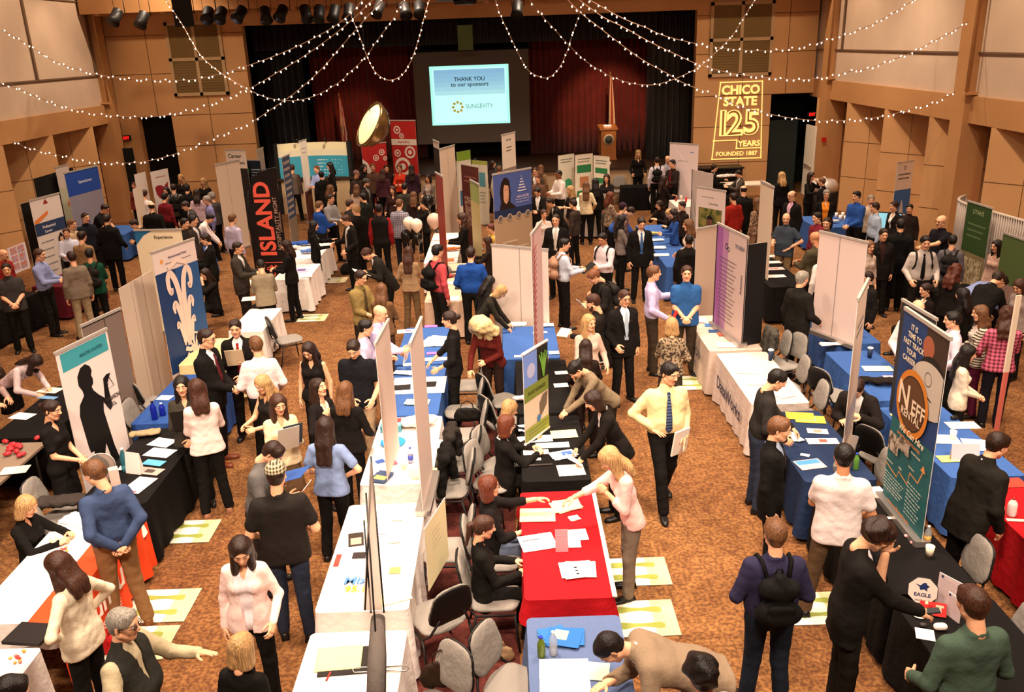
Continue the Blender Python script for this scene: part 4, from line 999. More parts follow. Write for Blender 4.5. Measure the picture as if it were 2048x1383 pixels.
def paper(px, py, w_, h_, rz, col, label, z=.743, art=None, cat='paper', name='paper_sheet', thick=.003, zz=None):
    icount[0] += 1; p = at(px, py, z); mb = MB(); mb.box(-w_/2, w_/2, -h_/2, h_/2, 0, thick, mat(col, .7))
    for k in (art or []):
        lz = thick+.0006*(k[0] == 'l' or 1)
        if k[0] == 'r': mb.add([(-w_/2+k[1]*w_, -h_/2+k[2]*h_, lz), (-w_/2+k[3]*w_, -h_/2+k[2]*h_, lz), (-w_/2+k[3]*w_, -h_/2+k[4]*h_, lz), (-w_/2+k[1]*w_, -h_/2+k[4]*h_, lz)], [(0, 1, 2, 3)], k[5] if not isinstance(k[5], str) else mat(k[5], .6))
    o = mb.build(name, label=label, cat=cat); o.location = tuple(p+V3(0, 0, .0008*(icount[0] % 5))); o.rotation_euler = (0, 0, math.radians(rz)); return o
def stack(px, py, w_, h_, rz, col, label, n=6, z=.743, art=None, name='paper_stack'):
    return paper(px, py, w_, h_, rz, col, label, z, art, 'papers', name, thick=.02)
def bottle(px, py, label, body='BFD8E0', cap='2040A0', z=.742, h=.2, lab=None, r=.032, alpha=.35):
    p = at(px, py, z); e = empty('bottle', tuple(p), 0, label, 'bottle')
    mb = MB(); mb.lathe([(r*.9, 0), (r, .01), (r, h*.62), (r*.85, h*.72), (r*.38, h*.88), (r*.38, h*.93)], mat(body, .15, alpha=alpha) if alpha < 1 else mat(body, .3), 12); mb.build('bottle_body', e)
    mb = MB(); mb.lathe([(r*.44, h*.92), (r*.44, h)], mat(cap, .4), 10); mb.build('cap', e)
    if lab: mb = MB(); mb.lathe([(r*1.02, h*.22), (r*1.02, h*.5)], mat(lab, .5), 12); mb.build('bottle_label', e)
    return e
def cup(px, py, label, col='E8DCC8', z=.742, h=.11, lid=None, band=None, inside='3A2010'):
    p = at(px, py, z); e = empty('paper_cup', tuple(p), 0, label, 'cup')
    mb = MB(); mb.lathe([(.028, 0), (.040, h), (.036, h), (.035, h*.8)], mat(col, .6), 14); mb.build('cup_body', e)
    mb = MB()
    if lid: mb.lathe([(.042, h-.004), (.042, h+.008), (.034, h+.014)], mat(lid, .5), 14); mb.build('lid', e)
    else: mb.lathe([(.033, h*.75), (.033, h*.76)], mat(inside, .3), 12); mb.build('drink', e)
    if band: mb = MB(); mb.lathe([(.0335, h*.3), (.0385, h*.75)], mat(band, .6), 14); mb.build('sleeve', e)
    return e
def laptop(px, py, rz, label, col='16181C', z=.742, scr='2A3A4A'):
    p = at(px, py, z); e = empty('laptop', tuple(p), math.radians(rz), label, 'laptop')
    mb = MB(); mb.box(-.17, .17, -.12, .12, 0, .018, mat(col, .4)); mb.box(-.14, .14, -.02, .09, .018, .019, mat('303236', .5)); mb.build('keyboard_base', e)
    mb = MB(); Mx = TM(0, .12, .018, 0, -.25); mb.box(-.17, .17, 0, .008, 0, .23, mat(col, .4), Mx); mb.box(-.155, .155, -.001, 0, .012, .218, mat(scr, .2, emit=.5), Mx); mb.build('screen', e); return e
def bag(x, y, z, label, col='14110F', w_=.34, h_=.22, name='handbag', rz=0):
    e = empty(name, (x, y, z), rz, label, 'bag'); m = mat(col, .6, 'cloth')
    v_, f_ = field_mesh([(V3(-w_*.3, 0, h_*.35), V3(w_*.3, 0, h_*.35), h_*.38, h_*.38, (0, 1, 0), .55, .04), (V3(-w_*.22, 0, h_*.7), V3(w_*.22, 0, h_*.7), h_*.25, h_*.25, (0, 1, 0), .5, .05)], .012, .04, wob=.004); v_[:, 2] = np.maximum(v_[:, 2], 0)
    link('bag_body', np_mesh('bag', v_, f_, [m]), e); mb = MB(); mb.tube([(-w_*.25, 0, h_*.8), (-w_*.2, 0, h_*1.25), (0, 0, h_*1.45), (w_*.2, 0, h_*1.25), (w_*.25, 0, h_*.8)], .008, m, 6); mb.build('handle', e); return e
def garment(px, py, z, label, col='14110F', s=1, name='folded_coat', cat='coat', sx=.3, sy=.16, rz=0, up=False):
    p = at(px, py, z)
    if up:      # draped over a chair back
        v_, f_ = field_mesh([(V3(0, -.2, .0), V3(0, .2, .0), .05, .05, None, 1, .03), (V3(-.04, -.17, 0), V3(-.07, -.2, -.42), .05, .06, None, 1, .05), (V3(-.05, 0, 0), V3(-.09, 0, -.5), .06, .07, None, 1, .05), (V3(-.04, .17, 0), V3(-.07, .18, -.45), .05, .06, None, 1, .05), (V3(.05, 0, 0), V3(.07, .05, -.3), .05, .06, None, 1, .05)], .016, .05, wob=.008, seed=int(px))
        o = link(name, np_mesh('garment', v_, f_, [mat(col, .85, 'cloth')]), None, label, cat); o.location = tuple(p); o.rotation_euler = (0, 0, math.radians(rz)); return o
    v_, f_ = field_mesh([(V3(-sx*s, 0, .05), V3(sx*s, .02, .06), sy*s*.8, sy*s*.7, (0, 0, 1), .5, .05), (V3(-sx*.3*s, -sy*.4*s, .07), V3(sx*.5*s, sy*.4*s, .06), sy*s*.6, sy*s*.6, (0, 0, 1), .6, .05)], .016, .05, wob=.009, seed=int(px)); v_[:, 2] -= v_[:, 2].min()
    o = link(name, np_mesh('garment', v_, f_, [mat(col, .85, 'cloth')]), None, label, cat); o.location = tuple(p); o.rotation_euler = (0, 0, math.radians(rz)); return o
# ----- tables -----
WH, BL, NV, BK, RD = 'F4E8E0', '3A5C9A', '22304E', '120F0E', 'B0131B'
table(-1.75, -.95, 4.15, 5.98, WH, 'folding table in front at the bottom of the left centre row', 'white tablecloth with a yellow pad, nearest of the left centre row', .05)
table(-1.78, -.97, 6.25, 8.08, WH, 'folding table second from the front in the left centre row', 'white tablecloth printed with small logos, second of the left centre row', .05)
table(-1.74, -.94, 8.5, 10.33, WH, 'folding table third from the front in the left centre row', 'white tablecloth under the blue round dish, third of the left centre row', .05)
table(-1.75, -1.0, 10.38, 12.22, BL, 'folding table fourth from the front in the left centre row', 'blue tablecloth with a white runner across the middle', .06)
table(-1.80, -1.02, 12.28, 14.1, BL, 'folding table at the far end of the near left centre row', 'blue tablecloth covered with colourful handouts, left centre row', .06)
paper(838, 770, .76, .62, 0, 'F6ECE4', 'white cloth runner laid across the blue table', .742, cat='table runner', name='table_runner', thick=.004)
table(.04, .82, 4.25, 6.08, '5A6A90', 'folding table with water bottles nearest in the right centre row', 'dusty blue fitted tablecloth under the bottle of water', .3, .005)
table(.03, .81, 6.32, 8.22, RD, 'folding table between the two seated women and the woman shaking hands', 'bright red tablecloth with white edge strip', .5, .01)
mb = MB(); mb.box(.795, .835, 6.33, 8.22, .738, .748, mat('F0E4DA', .6)); mb.build('table_edge_strip', label='white strip along the aisle edge of the red table', cat='table strip')
table(.06, .82, 8.45, 10.2, BK, 'folding table with white cards where two dark haired women lean together', 'black tablecloth with fanned white cards, right centre row', .06)
table(.04, .80, 10.3, 12.28, BK, 'folding table behind the green plant poster', 'black tablecloth behind the green plant poster', .06)
table(-.15, .73, 12.35, 13.95, BL, 'folding table in front of the tall white banner back', 'blue tablecloth in front of the tall white banner back', .06)
table(3.1, 3.86, 10.32, 12.3, 'D8C4B8', 'folding table with the data company cloth nearest the walking man', 'pale grey pink tablecloth with dark blue lettering hanging in front', .03, .014)
table(3.02, 3.84, 12.4, 14.2, 'CDB6A6', 'folding table in front of the purple banner', 'pale beige tablecloth with large dark lettering beside the purple banner', .03, .014)
table(3.1, 3.88, 8.22, 10.08, NV, 'folding table with magazines behind the young man in a suit', 'navy tablecloth with magazines and leaflets', .06)
table(3.15, 3.95, 6.22, 8.1, BK, 'folding table carrying the tall equipment rental banner', 'black tablecloth under the tall equipment rental banner', .05)
table(3.15, 3.98, 4.2, 6.14, BK, 'folding table with white octagon sign display at the bottom right', 'black tablecloth in front of the man in the green shirt', .05)
table(4.72, 5.46, 10.3, 12.2, BL, 'folding table with the draped dark coat in the right row', 'blue tablecloth with a dark coat lying on its corner', .06)
table(4.66, 5.46, 8.2, 10.1, BL, 'folding table with white paper cup at the right row', 'blue tablecloth with a white card holder in front of the dark suited man', .06)
table(4.75, 5.5, 6.0, 8.0, RD, 'folding table cut by the right edge of the picture', 'red tablecloth with red bags at the right edge', .06)
table(5.02, 5.7, 12.5, 14.1, BL, 'folding table behind the big blank white banner', 'dark blue tablecloth behind the big blank white banner', .06)
table(4.95, 5.68, 15.8, 19.0, BK, 'long folding table beside the bald man in a grey polo', 'black tablecloth with rows of white and red leaflets', .06)
table(3.3, 4.0, 17.6, 22.0, BL, 'long folding table lined with papers in the far middle right row', 'blue tablecloth lined with white papers in the far middle right row', .06)
table(-1.62, -.9, 15.6, 18.6, 'D8B49A', 'folding table behind the man in the royal blue shirt', 'pale tablecloth covered with orange and black handouts', .06)
table(-1.9, -1.15, 18.7, 21.9, 'F0E0D4', 'folding table beside the white balloons', 'white tablecloth beside the white balloons', .06)
table(-5.0, -4.25, 17.7, 19.05, WH, 'folding table in front of the black feather flag', 'white tablecloth hanging in folds in front of the feather flag', .05, .03)
table(-5.15, -4.4, 19.1, 21.2, WH, 'folding table heaped with blue goods behind the feather flag', 'white tablecloth under a heap of blue goods', .05, .03)
table(-4.9, -4.3, 14.2, 15.6, WH, 'folding table where the man in the olive backpack leans', 'white tablecloth with pointed corner hanging in front of the olive backpack', .2, .04)
table(-5.2, -4.25, 12.6, 13.9, 'E8D098', 'folding table between the two suited men', 'cream yellow tablecloth behind the man with a red tie', .2, .03)
table(-5.05, -4.2, 10.4, 12.2, '2C4C8C', 'folding table with blue water bottles', 'blue tablecloth under the blue water bottles', .06)
table(-4.78, -4.02, 8.28, 10.25, BK, 'folding table in front of the fashion banner', 'black tablecloth with leaflets in front of the fashion banner', .05)
table(-4.8, -4.02, 6.25, 8.1, 'F4E8E0', 'folding table where the blonde woman in black sits', 'white tablecloth with candies in front of the blonde woman in black', .5, .01)
table(-4.75, -3.95, 4.0, 5.92, 'EFE2DA', 'folding table in the bottom left corner', 'white tablecloth in the bottom left corner with a black folder', .06)
table(-6.7, -5.92, 8.1, 9.98, '8A7664', 'bare grey brown folding table with red apples at the left edge', 'x', bare=True)
table(-6.75, -5.98, 10.1, 11.9, BK, 'folding table behind the woman in a black dress at left', 'black tablecloth with leaflets at the left edge behind the woman in black', .06)
table(3.75, 5.6, 27.9, 28.6, BK, 'folding table below the lectern', 'black tablecloth with round white emblem hanging below the lectern', .03)
table(7.0, 8.5, 27.7, 28.5, 'D8CDBE', 'bare white folding table under the light logo', 'x', bare=True)
table(-11.6, -10.4, 23.2, 24.6, BL, 'folding table where two men in black polos stand', 'blue tablecloth in front of the two men in black polos', .06)
table(7.6, 8.6, 20.9, 22.4, BL, 'folding table beside the man in the bright blue shirt', 'blue tablecloth beside the man in the bright blue shirt', .06)
table(7.6, 8.6, 17.2, 18.6, BK, 'folding table in front of the man in the black polo at right', 'black tablecloth with white papers near the grey drape', .06)
table(7.7, 8.6, 14.2, 15.6, BK, 'folding table where two men bend down at the right', 'black tablecloth under the two bending men at right', .06)
table(-10.6, -9.9, 15.3, 17.5, BK, 'folding table with the black laptop at the far left', 'black tablecloth behind gold framed posters at the far left', .06, rot=-.12)
table(-10.1, -9.4, 17.8, 19.3, '5A1620', 'folding table next to the gold framed posters', 'maroon tablecloth next to the gold framed posters', .06, rot=-.12)
table(4.8, 5.6, 24.3, 25.5, 'E4D8CC', 'folding table with colourful cups right of the far aisle', 'white tablecloth under the colourful cups', .06)
table(1.9, 2.6, 24.0, 26.5, 'E4D8CC', 'folding table in the crowd in front of the green display panels', 'white tablecloth in the crowd before the green display panels', .06)
table(-8.2, -7.4, 19.4, 21.4, BL, 'folding table by the man bending in a white shirt', 'blue and white tablecloth by the man bending in a white shirt', .06)
def side_text(x, y, z, txt, w_, h_, col, label, hd, name='cloth_lettering'):
    mb = MB(); add_text(mb, txt, TM(0, 0, 0, hd, PI/2), w_, h_, mat(col, .7), .015, 0, .0); o = mb.build(name, label=label, cat='lettering'); o.location = (x, y, z); return o
side_text(3.055, 11.35, .42, 'DataWorks', 1.5, .2, '26304E', 'dark blue company name on the front of the pale pink tablecloth', -PI/2)
side_text(2.97, 13.3, .5, 'PACIFICORP', 1.55, .14, '3A3A4A', 'dark upper line of lettering on the beige tablecloth front', -PI/2)
side_text(2.955, 13.2, .3, 'STATE', .8, .1, '3A3A4A', 'dark lower line of lettering on the beige tablecloth front', -PI/2)
# orange banner cloth on the front of the near left table
mb = MB(); vs = []; n = 40
for j, z in enumerate((.746, .50, .25, .06)):
    for i in range(n+1): y = 6.2+1.95*i/n; vs.append((-3.99+.0+.012*j+.012*math.sin(i*1.1)*j, y, z))
fs = [(j*(n+1)+i, (j+1)*(n+1)+i, (j+1)*(n+1)+i+1, j*(n+1)+i+1) for j in range(3) for i in range(n)]
vs2 = [(-4.25, 6.2, .7462), (-3.99, 6.2, .7462), (-3.99, 8.15, .7462), (-4.25, 8.15, .7462)]
mb.add(vs, fs, mat('E0461A', .7), True); mb.add(vs2, [(0, 1, 2, 3)], mat('E0461A', .7)); sun = mb.build('orange_table_banner', label='orange cloth banner with white sun logo hanging over the near left table', cat='table banner')
mb = MB(); add_text(mb, 'sunrun', TM(-3.925, 7.05, .47, PI/2, PI/2), .95, .2, mat('F4E8E0', .6), .02, 0, 0); add_text(mb, 'SQUARE', TM(-3.915, 7.0, .27, PI/2, PI/2), .6, .09, mat('F4E8E0', .6), .01, 0, 0)
for k in range(5):
    a = k*2*PI/5; mb.add([(-3.915, 6.42+.085*math.cos(a)+.04*math.cos(b_), .42+.085*math.sin(a)+.04*math.sin(b_)) for b_ in np.linspace(0, 2*PI, 6, endpoint=False)], [tuple(range(6))], mat('F4E8E0', .6))
mb.build('lettering', sun)
# ----- floor signs with footprints -----
def floorsign(px, py, label, w_=.62, h_=.5, rz=0):
    p = at(px, py, .01); o = empty('floor_decal', (p[0], p[1], .008), math.radians(rz), label, 'floor sign', 'footprint signs stuck on the carpet')
    mb = MB(); mb.box(-w_/2, w_/2, -h_/2, h_/2, 0, .003, mat('E6DCC8', .6)); mb.add([(w_*.18, -h_/2, .0036), (w_/2, -h_/2, .0036), (w_/2, h_/2, .0036), (w_*.18, h_/2, .0036)], [(0, 1, 2, 3)], mat('C8BA90', .7)); mb.build('sign_sheet', o)
    g = mat('8E9440', .7); mb = MB()
    for sy in (-1, 1):
        cy = sy*h_*.22; pts = []
        for (x, hw_) in ((-.2, .02), (-.17, .05), (-.12, .058), (-.05, .042), (.02, .035), (.08, .045), (.13, .05), (.16, .03)): pts.append((x*w_/.5, cy+hw_))
        for (x, hw_) in ((.16, .03), (.13, .045), (.08, .03), (.02, .012), (-.05, .02), (-.12, .045), (-.17, .04), (-.2, .02)): pts.append((x*w_/.5, cy-hw_))
        mb.add([(x, y, .0042) for x, y in pts], [tuple(range(len(pts)))], g)
        for t in range(5):
            mb.add([(-.245*w_/.5+.0+.016*math.cos(a), cy+.055-.026*t+.011*math.sin(a), .0042) for a in np.linspace(0, 2*PI, 8, endpoint=False)], [tuple(range(8))], g)
    mb.build('footprint', o)
for a in ((378, 1062, 'footprint sign on the carpet under the feet of the woman in white'), (318, 1210, 'footprint sign on the carpet beside the khaki trousers man', .7, .55), (270, 1285, 'footprint sign partly hidden behind the grey haired man', .7, .5), (1270, 1142, 'footprint sign behind the woman in grey trousers', .7, .5),
          (1280, 1235, 'footprint sign in the aisle beside the dusty blue table', .7, .55), (1370, 765, 'footprint sign by the foot of the beige table', .7, .6), (1630, 1215, 'footprint sign between the feet of the man in the white polo', .6, .5), (625, 635, 'footprint sign on the open carpet beside the white cloth', .6, .5),
          (110, 620, 'footprint sign at the far left by the blue shirted man', .6, .7), (610, 965 - 380 + 0, 'x')):
    if a[2] != 'x': floorsign(*a)
floorsign(665, 560, 'footprint sign under the woman in a black skirt', .7, .5)
# ---------- banners and display boards ----------
TL_ = lambda c: c
# fashion banner with silhouette
SIL = [(.34, .03), (.42, .03), (.47, .28), (.55, .36), (.62, .2), (.78, .02), (.86, .03), (.70, .32), (.66, .45), (.63, .55), (.66, .60), (.76, .53), (.82, .55), (.80, .70), (.86, .725), (.90, .745), (.82, .75), (.74, .735), (.70, .62), (.60, .66), (.52, .70), (.50, .725), (.54, .74), (.55, .77), (.53, .79), (.56, .815), (.54, .845), (.46, .87), (.36, .86), (.28, .82), (.27, .77), (.32, .73), (.33, .70), (.22, .66), (.18, .60), (.20, .50), (.22, .40), (.24, .36), (.30, .36)]
board('fashion_banner', 'white banner with a black silhouette of a man holding a hanger, teal top band', (110, 708), (213, 660), .90, 2.15, 0, [
    ('r', 0, 0, 1, 1, 'EAD8D2'), ('r', .06, .88, .96, .985, '3E9AA6'), ('p', SIL, '14100E'), ('t', 'FASHION', .86, .60, .30, .06, '3A3230', 0, -1.1), ('t', 'FORCE', .80, .56, .2, .05, '3A3230', 0, -1.1),
    ('s', [(.84, .735), (.78, .66), (.92, .665), (.84, .735)], .006, '14100E'), ('t', 'MASTER CRAFTED', .62, .93, .4, .04, '1E5A66')], base='roll')
# blue capital banner
def cap_art(cx, cy, s, col):
    a = []
    for sx in (-1, 1):
        a += [('s', [(cx+sx*s*u, cy+s*v) for u, v in ((.03, -.5), (.06, .0), (.16, .32), (.34, .46), (.48, .42), (.50, .30), (.42, .22), (.36, .28))], [.012*s/.3, .03*s/.3, .032*s/.3, .03*s/.3, .028*s/.3, .026*s/.3, .022*s/.3, .012*s/.3], col),
              ('s', [(cx+sx*s*u, cy+s*v) for u, v in ((.10, -.45), (.18, -.1), (.32, .08), (.42, .04), (.40, -.04))], [.012*s/.3, .026*s/.3, .026*s/.3, .022*s/.3, .01*s/.3], col),
              ('s', [(cx+sx*s*u, cy+s*v) for u, v in ((.18, -.48), (.26, -.25), (.36, -.17), (.40, -.24))], [.01*s/.3, .022*s/.3, .02*s/.3, .01*s/.3], col)]
    a += [('s', [(cx-s*.42, cy+s*.53), (cx, cy+s*.60), (cx+s*.42, cy+s*.53)], .022*s/.3, col), ('s', [(cx-s*.22, cy-s*.52), (cx, cy-s*.56), (cx+s*.22, cy-s*.52)], .02*s/.3, col), ('s', [(cx-s*.18, cy-s*.60), (cx, cy-s*.66), (cx+s*.18, cy-s*.60)], .018*s/.3, col)]
    return a
board('capital_banner', 'blue banner with a large cream column capital and a pale top band', (302, 507), (388, 477), 1.02, 2.5, 0, [
    ('r', 0, 0, 1, 1, '183460'), ('r', .45, .25, 1, .86, '284E80'), ('r', 0, .86, 1, 1, 'D8C4BC'), ('r', 0, 0, 1, .2, 'CDB8B0'), ('t', 'Environmental Policy', .55, .94, .7, .05, '5A4A6A'), ('c', .18, .93, .035, 'D8904A'),
    ('l', .25, .905, .85, 1, .02, .006, '8A7A80')]+cap_art(.5, .60, .52, 'E0C6B8')+cap_art(.62, .29, .2, 'E0C6B8')+[('l', .2, .15, .9, 3, .03, .008, '8A7A80')], base='roll')
board('cream_banner', 'cream banner with blue corner and script writing behind the blue banner', (268, 461), (362, 459), .95, 2.1, 0, [('r', 0, 0, 1, 1, 'E2CFAE'), ('p', [(0, 1), (0, .86), (.18, .95), (.4, 1)], '24608A'), ('t', 'Experience', .6, .93, .55, .08, '3A2E22'), ('l', .3, .75, .9, 4, .08, .012, '7A6A50')])
board('banner_back', 'grey back of a roll-up banner with black top bar, behind the fashion banner', (162, 653), (240, 617), .80, 2.0, 0, [('r', 0, 0, 1, 1, '7A685E'), ('r', 0, .985, 1, 1, '1A1614'), ('s', [(.55, 0), (.55, 1)], .008, '4A3E36')])
board('banner_back', 'wide off-white banner back leaning between the grey back and the blue banner', (237, 577), (303, 540), 1.08, 2.1, 0, [('r', 0, 0, 1, 1, 'CDB8A4'), ('s', [(.33, 0), (.33, 1)], .006, 'A08C7A'), ('s', [(.66, 0), (.66, 1)], .006, 'A08C7A')], base='foot')
board('banner_back', 'tall pale banner back standing left of the black feather flag', (430, 330), (478, 320), 1.0, 2.45, 0, [('r', 0, 0, 1, 1, 'D2BAA4'), ('s', [(.45, 0), (.45, 1)], .006, '9A8674')])
board('dark_banner', 'dark banner with green speech bubbles left of the feather flag', (477, 320), (520, 320), .78, 2.15, 0, [('r', 0, 0, 1, 1, '16202C'), ('c', .3, .85, .12, '2E7A4A'), ('c', .35, .6, .11, '2E7A4A'), ('c', .3, .35, .12, '2E7A4A'), ('l', .55, .86, .95, 3, .04, .01, 'C8D0D8'), ('l', .6, .6, .95, 3, .04, .01, 'C8D0D8')])
board('event_sign', 'small square white sign with grey script above the crowd, upper left', (450, 300), (490, 298), .75, 2.55, 2.1, [('r', 0, 0, 1, 1, 'E2D2C0'), ('t', 'Career', .45, .7, .5, .12, '4A4640'), ('t', 'Connections', .5, .35, .6, .1, '4A4640')], base='none', zt=None) if 0 else None
e = board('event_sign', 'small square white sign with grey script above the crowd, upper left', (450, 300), (490, 298), .75, 2.5, 0, [('r', 0, 0, 1, .78, '2A2622'), ('r', 0, .78, 1, 1, 'E2D2C0'), ('t', 'Career', .45, .93, .5, .13, '4A4640'), ('t', 'Connections', .5, .85, .6, .1, '4A4640')])
board('slim_banner', 'narrow pale banner seen from the side left of the big teal pop-up wall', (513, 300), (526, 295), .6, 2.45, 0, [('r', 0, 0, 1, 1, 'D8C8B8')])
board('slim_banner', 'narrow white banner with dark red foot in front of the teal pop-up wall', (598, 283), (612, 280), .6, 2.6, 0, [('r', 0, .38, 1, 1, 'E6D6C6'), ('r', 0, 0, 1, .38, '6A3A2A'), ('l', .2, .9, .8, 2, .05, .01, '8A7A6A')])
board('striped_slim_banner', 'narrow blue grey banner with pale stripes right of the feather flag', (563, 316), (577, 308), .75, 2.55, 0, [('r', 0, 0, 1, 1, '42506A'), ('l', .1, .92, .9, 9, .07, .03, 'B8A898'), ('r', 0, .0, 1, .32, '8A7A68')])
# curved pop-up wall
pa = at(555, 291, 2.3); pb = at(692, 287, 2.3); e = empty('popup_display_wall', ((pa[0]+pb[0])/2, (pa[1]+pb[1])/2, 0), 0, 'large curved pop-up wall in cream and teal lit from above', 'display wall')
hw_ = (pb[0]-pa[0])/2; mb = MB(); n = 24
bands = [(0, .9, 'E4D4AE'), (.9, 1.0, 'C87890'), (1.0, 1.12, 'E8C860'), (1.12, 1.9, '3E9CB8'), (1.9, 2.1, 'E8DCC0'), (2.1, 2.35, 'EFE2B8')]
for z0, z1, c_ in bands:
    vs = []; fs = []
    for i in range(n+1):
        u = -1+2*i/n; x = u*hw_; y = .32*(1-u*u)*1.0
        vs += [(x, y, z0), (x, y, z1)]
    fs = [(2*i, 2*i+2, 2*i+3, 2*i+1) for i in range(n)]
    if z0 in (.9,): fs = fs[17:23]
    if z0 == 1.0: fs = fs[10:24]
    mb.add(vs, fs, mat(c_, .6), True)
for z0, z1 in ((.9, 1.12),):
    vs = []; 
    for i in range(n+1): u = -1+2*i/n; vs += [(u*hw_, .32*(1-u*u)+.004, z0), (u*hw_, .32*(1-u*u)+.004, z1)]
    mb.add(vs, [(2*i, 2*i+2, 2*i+3, 2*i+1) for i in range(n)], mat('E4D4AE', .6), True)
mb.build('printed_fabric', e)
mb = MB()
for r_ in range(5):
    for i in range(9):
        u = .05+.09*i; x = u*hw_; y = .32*(1-u*u)-.006
        if (i*7+r_*3) % 5: mb.box(x, x+.085*hw_, y-.002, y+.0, 1.3+r_*.11, 1.325+r_*.11, mat('E8F0F0', .6))
mb.build('printed_text_rows', e)
mb = MB(); mb.box(-hw_-.12, -hw_, -.05, .3, 0, 2.36, mat('16120F', .7)); mb.box(hw_, hw_+.12, -.05, .3, 0, 2.36, mat('16120F', .7)); mb.build('side_panel', e)
for sx in (-.4, .4):
    mb = MB(); mb.tube([(sx*hw_, .2, 2.33), (sx*hw_, .05, 2.5), (sx*hw_, -.1, 2.48)], .012, CH_B, 6); mb.lathe([(.03, 0), (.05, .09)], CH_B, 10, TM(sx*hw_, -.1, 2.42)); mb.build('clip_lamp', e)
# feather flag
p0 = at(545, 520, .0); p0 = at(498, 432, 2.0); fx, fy = p0[0], p0[1]
e = empty('feather_flag', (fx, fy, 0), -.05, 'black feather flag with red vertical ISLAND lettering', 'feather flag')
out = [(.0, .55), (0, 2.1), (.05, 2.5), (.18, 2.78), (.38, 2.93), (.68, 2.98), (.70, 2.5), (.72, .62)]
mb = MB(); mb.add([(x, 0, z) for x, z in out]+[(x, .01, z) for x, z in out], [tuple(range(8)), tuple(range(15, 7, -1))]+[(i, (i+1) % 8, 8+(i+1) % 8, 8+i) for i in range(8)], mat('1C1210', .7, 'cloth')); mb.build('flag_fabric', e)
mb = MB(); mb.tube([(-.01, 0, 0), (-.01, 0, 2.1), (.045, 0, 2.52), (.18, 0, 2.80), (.38, 0, 2.95), (.7, 0, 3.0)], .014, CH_B, 6); mb.build('pole', e); mb = MB(); mb.lathe([(.2, 0), (.2, .03), (.03, .05)], CH_B); mb.build('base', e)
RL = mat('D85440', .6); mb = MB(); add_text(mb, 'ISLAND', TM(.33, -.006, 1.93, 0, PI/2) @ Matrix.Rotation(PI/2, 4, 'Z'), 1.85, .36, RL, .03, 0, 0); add_text(mb, 'HOSPITALITY MGMT', TM(.59, -.006, 1.83, 0, PI/2) @ Matrix.Rotation(PI/2, 4, 'Z'), 1.5, .09, mat('9A7A68', .6), .01, 0, 0)
add_text(mb, 'INTERNATIONAL', TM(.66, -.006, 1.86, 0, PI/2) @ Matrix.Rotation(PI/2, 4, 'Z'), 1.4, .04, mat('9A7A68', .6), .01, 0, 0); mb.build('lettering', e)
mb = MB()
def seg(m_, p, q, t, M_, y=-.006):
    p = Vector((p[0], y, p[1])); q = Vector((q[0], y, q[1])); d_ = (q-p).normalized(); n_ = Vector((-d_.z, 0, d_.x))*t/2; m_.add([p+n_, q+n_, q-n_, p-n_], [(0, 1, 2, 3)], M_)
for a_, b_ in (((.1, .64), (.64, .64)), ((.64, .64), (.64, .98)), ((.64, .98), (.1, .98)), ((.1, .98), (.1, .64))): seg(mb, a_, b_, .015, RL)
seg(mb, (.4, .68), (.43, .85), .03, RL)
for a in (20, 60, 120, 160, 200, -20):
    c_, s_ = math.cos(math.radians(a)), math.sin(math.radians(a)); seg(mb, (.40, .85), (.40+.1*c_, .86+.07*s_), .028, RL); seg(mb, (.40+.1*c_, .86+.07*s_), (.40+.17*c_, .84+.05*s_), .018, RL)
mb.build('palm_emblem', e)
# red ring banners near the stage
RC = 'B02420'; RW = 'DCCDBE'
def rings(lst): return sum([[('c', u, v, r, RW), ('c', u, v, r*.68, RC), ('c', u, v, r*.36, RW)] for u, v, r in lst], [])
board('red_ring_banner', 'tall red banner with white ring pattern standing left of the screen', (780, 241), (830, 240), .95, 3.0, 1.2, [('r', 0, 0, 1, 1, RC)]+rings([(.25, .83, .13), (.42, .72, .09)])+[('r', 0, .55, 1, .66, RW), ('t', 'Expect More', .5, .605, .7, .08, 'B02420')]+rings([(.72, .42, .2), (.22, .4, .12), (.4, .15, .3)]))
board('red_ring_banner', 'shorter red banner with white rings partly behind the crowd', (722, 289), (771, 286), .85, 2.35, 0, [('r', 0, 0, 1, 1, RC), ('p', [(0, .5), (0, .8), (.2, .74), (.42, .55), (.42, .5)], RW)]+rings([(.55, .8, .1), (.8, .87, .1), (.92, .78, .07)])+[('r', .1, .45, 1, .56, RW), ('t', 'Pay Less', .5, .505, .6, .07, 'B02420')]+rings([(.5, .2, .22)]))
board('banner_back', 'very tall off-white banner back in the upper centre', (879, 299), (909, 285), .95, 2.75, 0, [('r', 0, 0, 1, 1, 'D6BEA6'), ('s', [(.5, 0), (.5, 1)], .006, '9A8674')])
board('dark_banner', 'dark banner edge with white top behind the tall off-white banner back', (866, 280), (878, 290), .8, 2.7, 0, [('r', 0, 0, 1, 1, '2A211E'), ('r', 0, .93, 1, 1, 'D8CABC')])
board('slim_banner', 'thin rust red banner seen almost edge-on beside the pink balloon', (871, 345), (885, 352), .7, 2.75, .745, [('r', 0, 0, 1, 1, '9A3A28')], back='B07060')
board('header_sign', 'small lime green header sign above the far display panels', (913, 304), (940, 302), .6, 2.3, 0, [('r', 0, 0, 1, 1, 'D8CFC0'), ('r', 0, .88, 1, 1, '7CA030'), ('r', .1, .3, .9, .5, '3A6A8A')], base='foot')
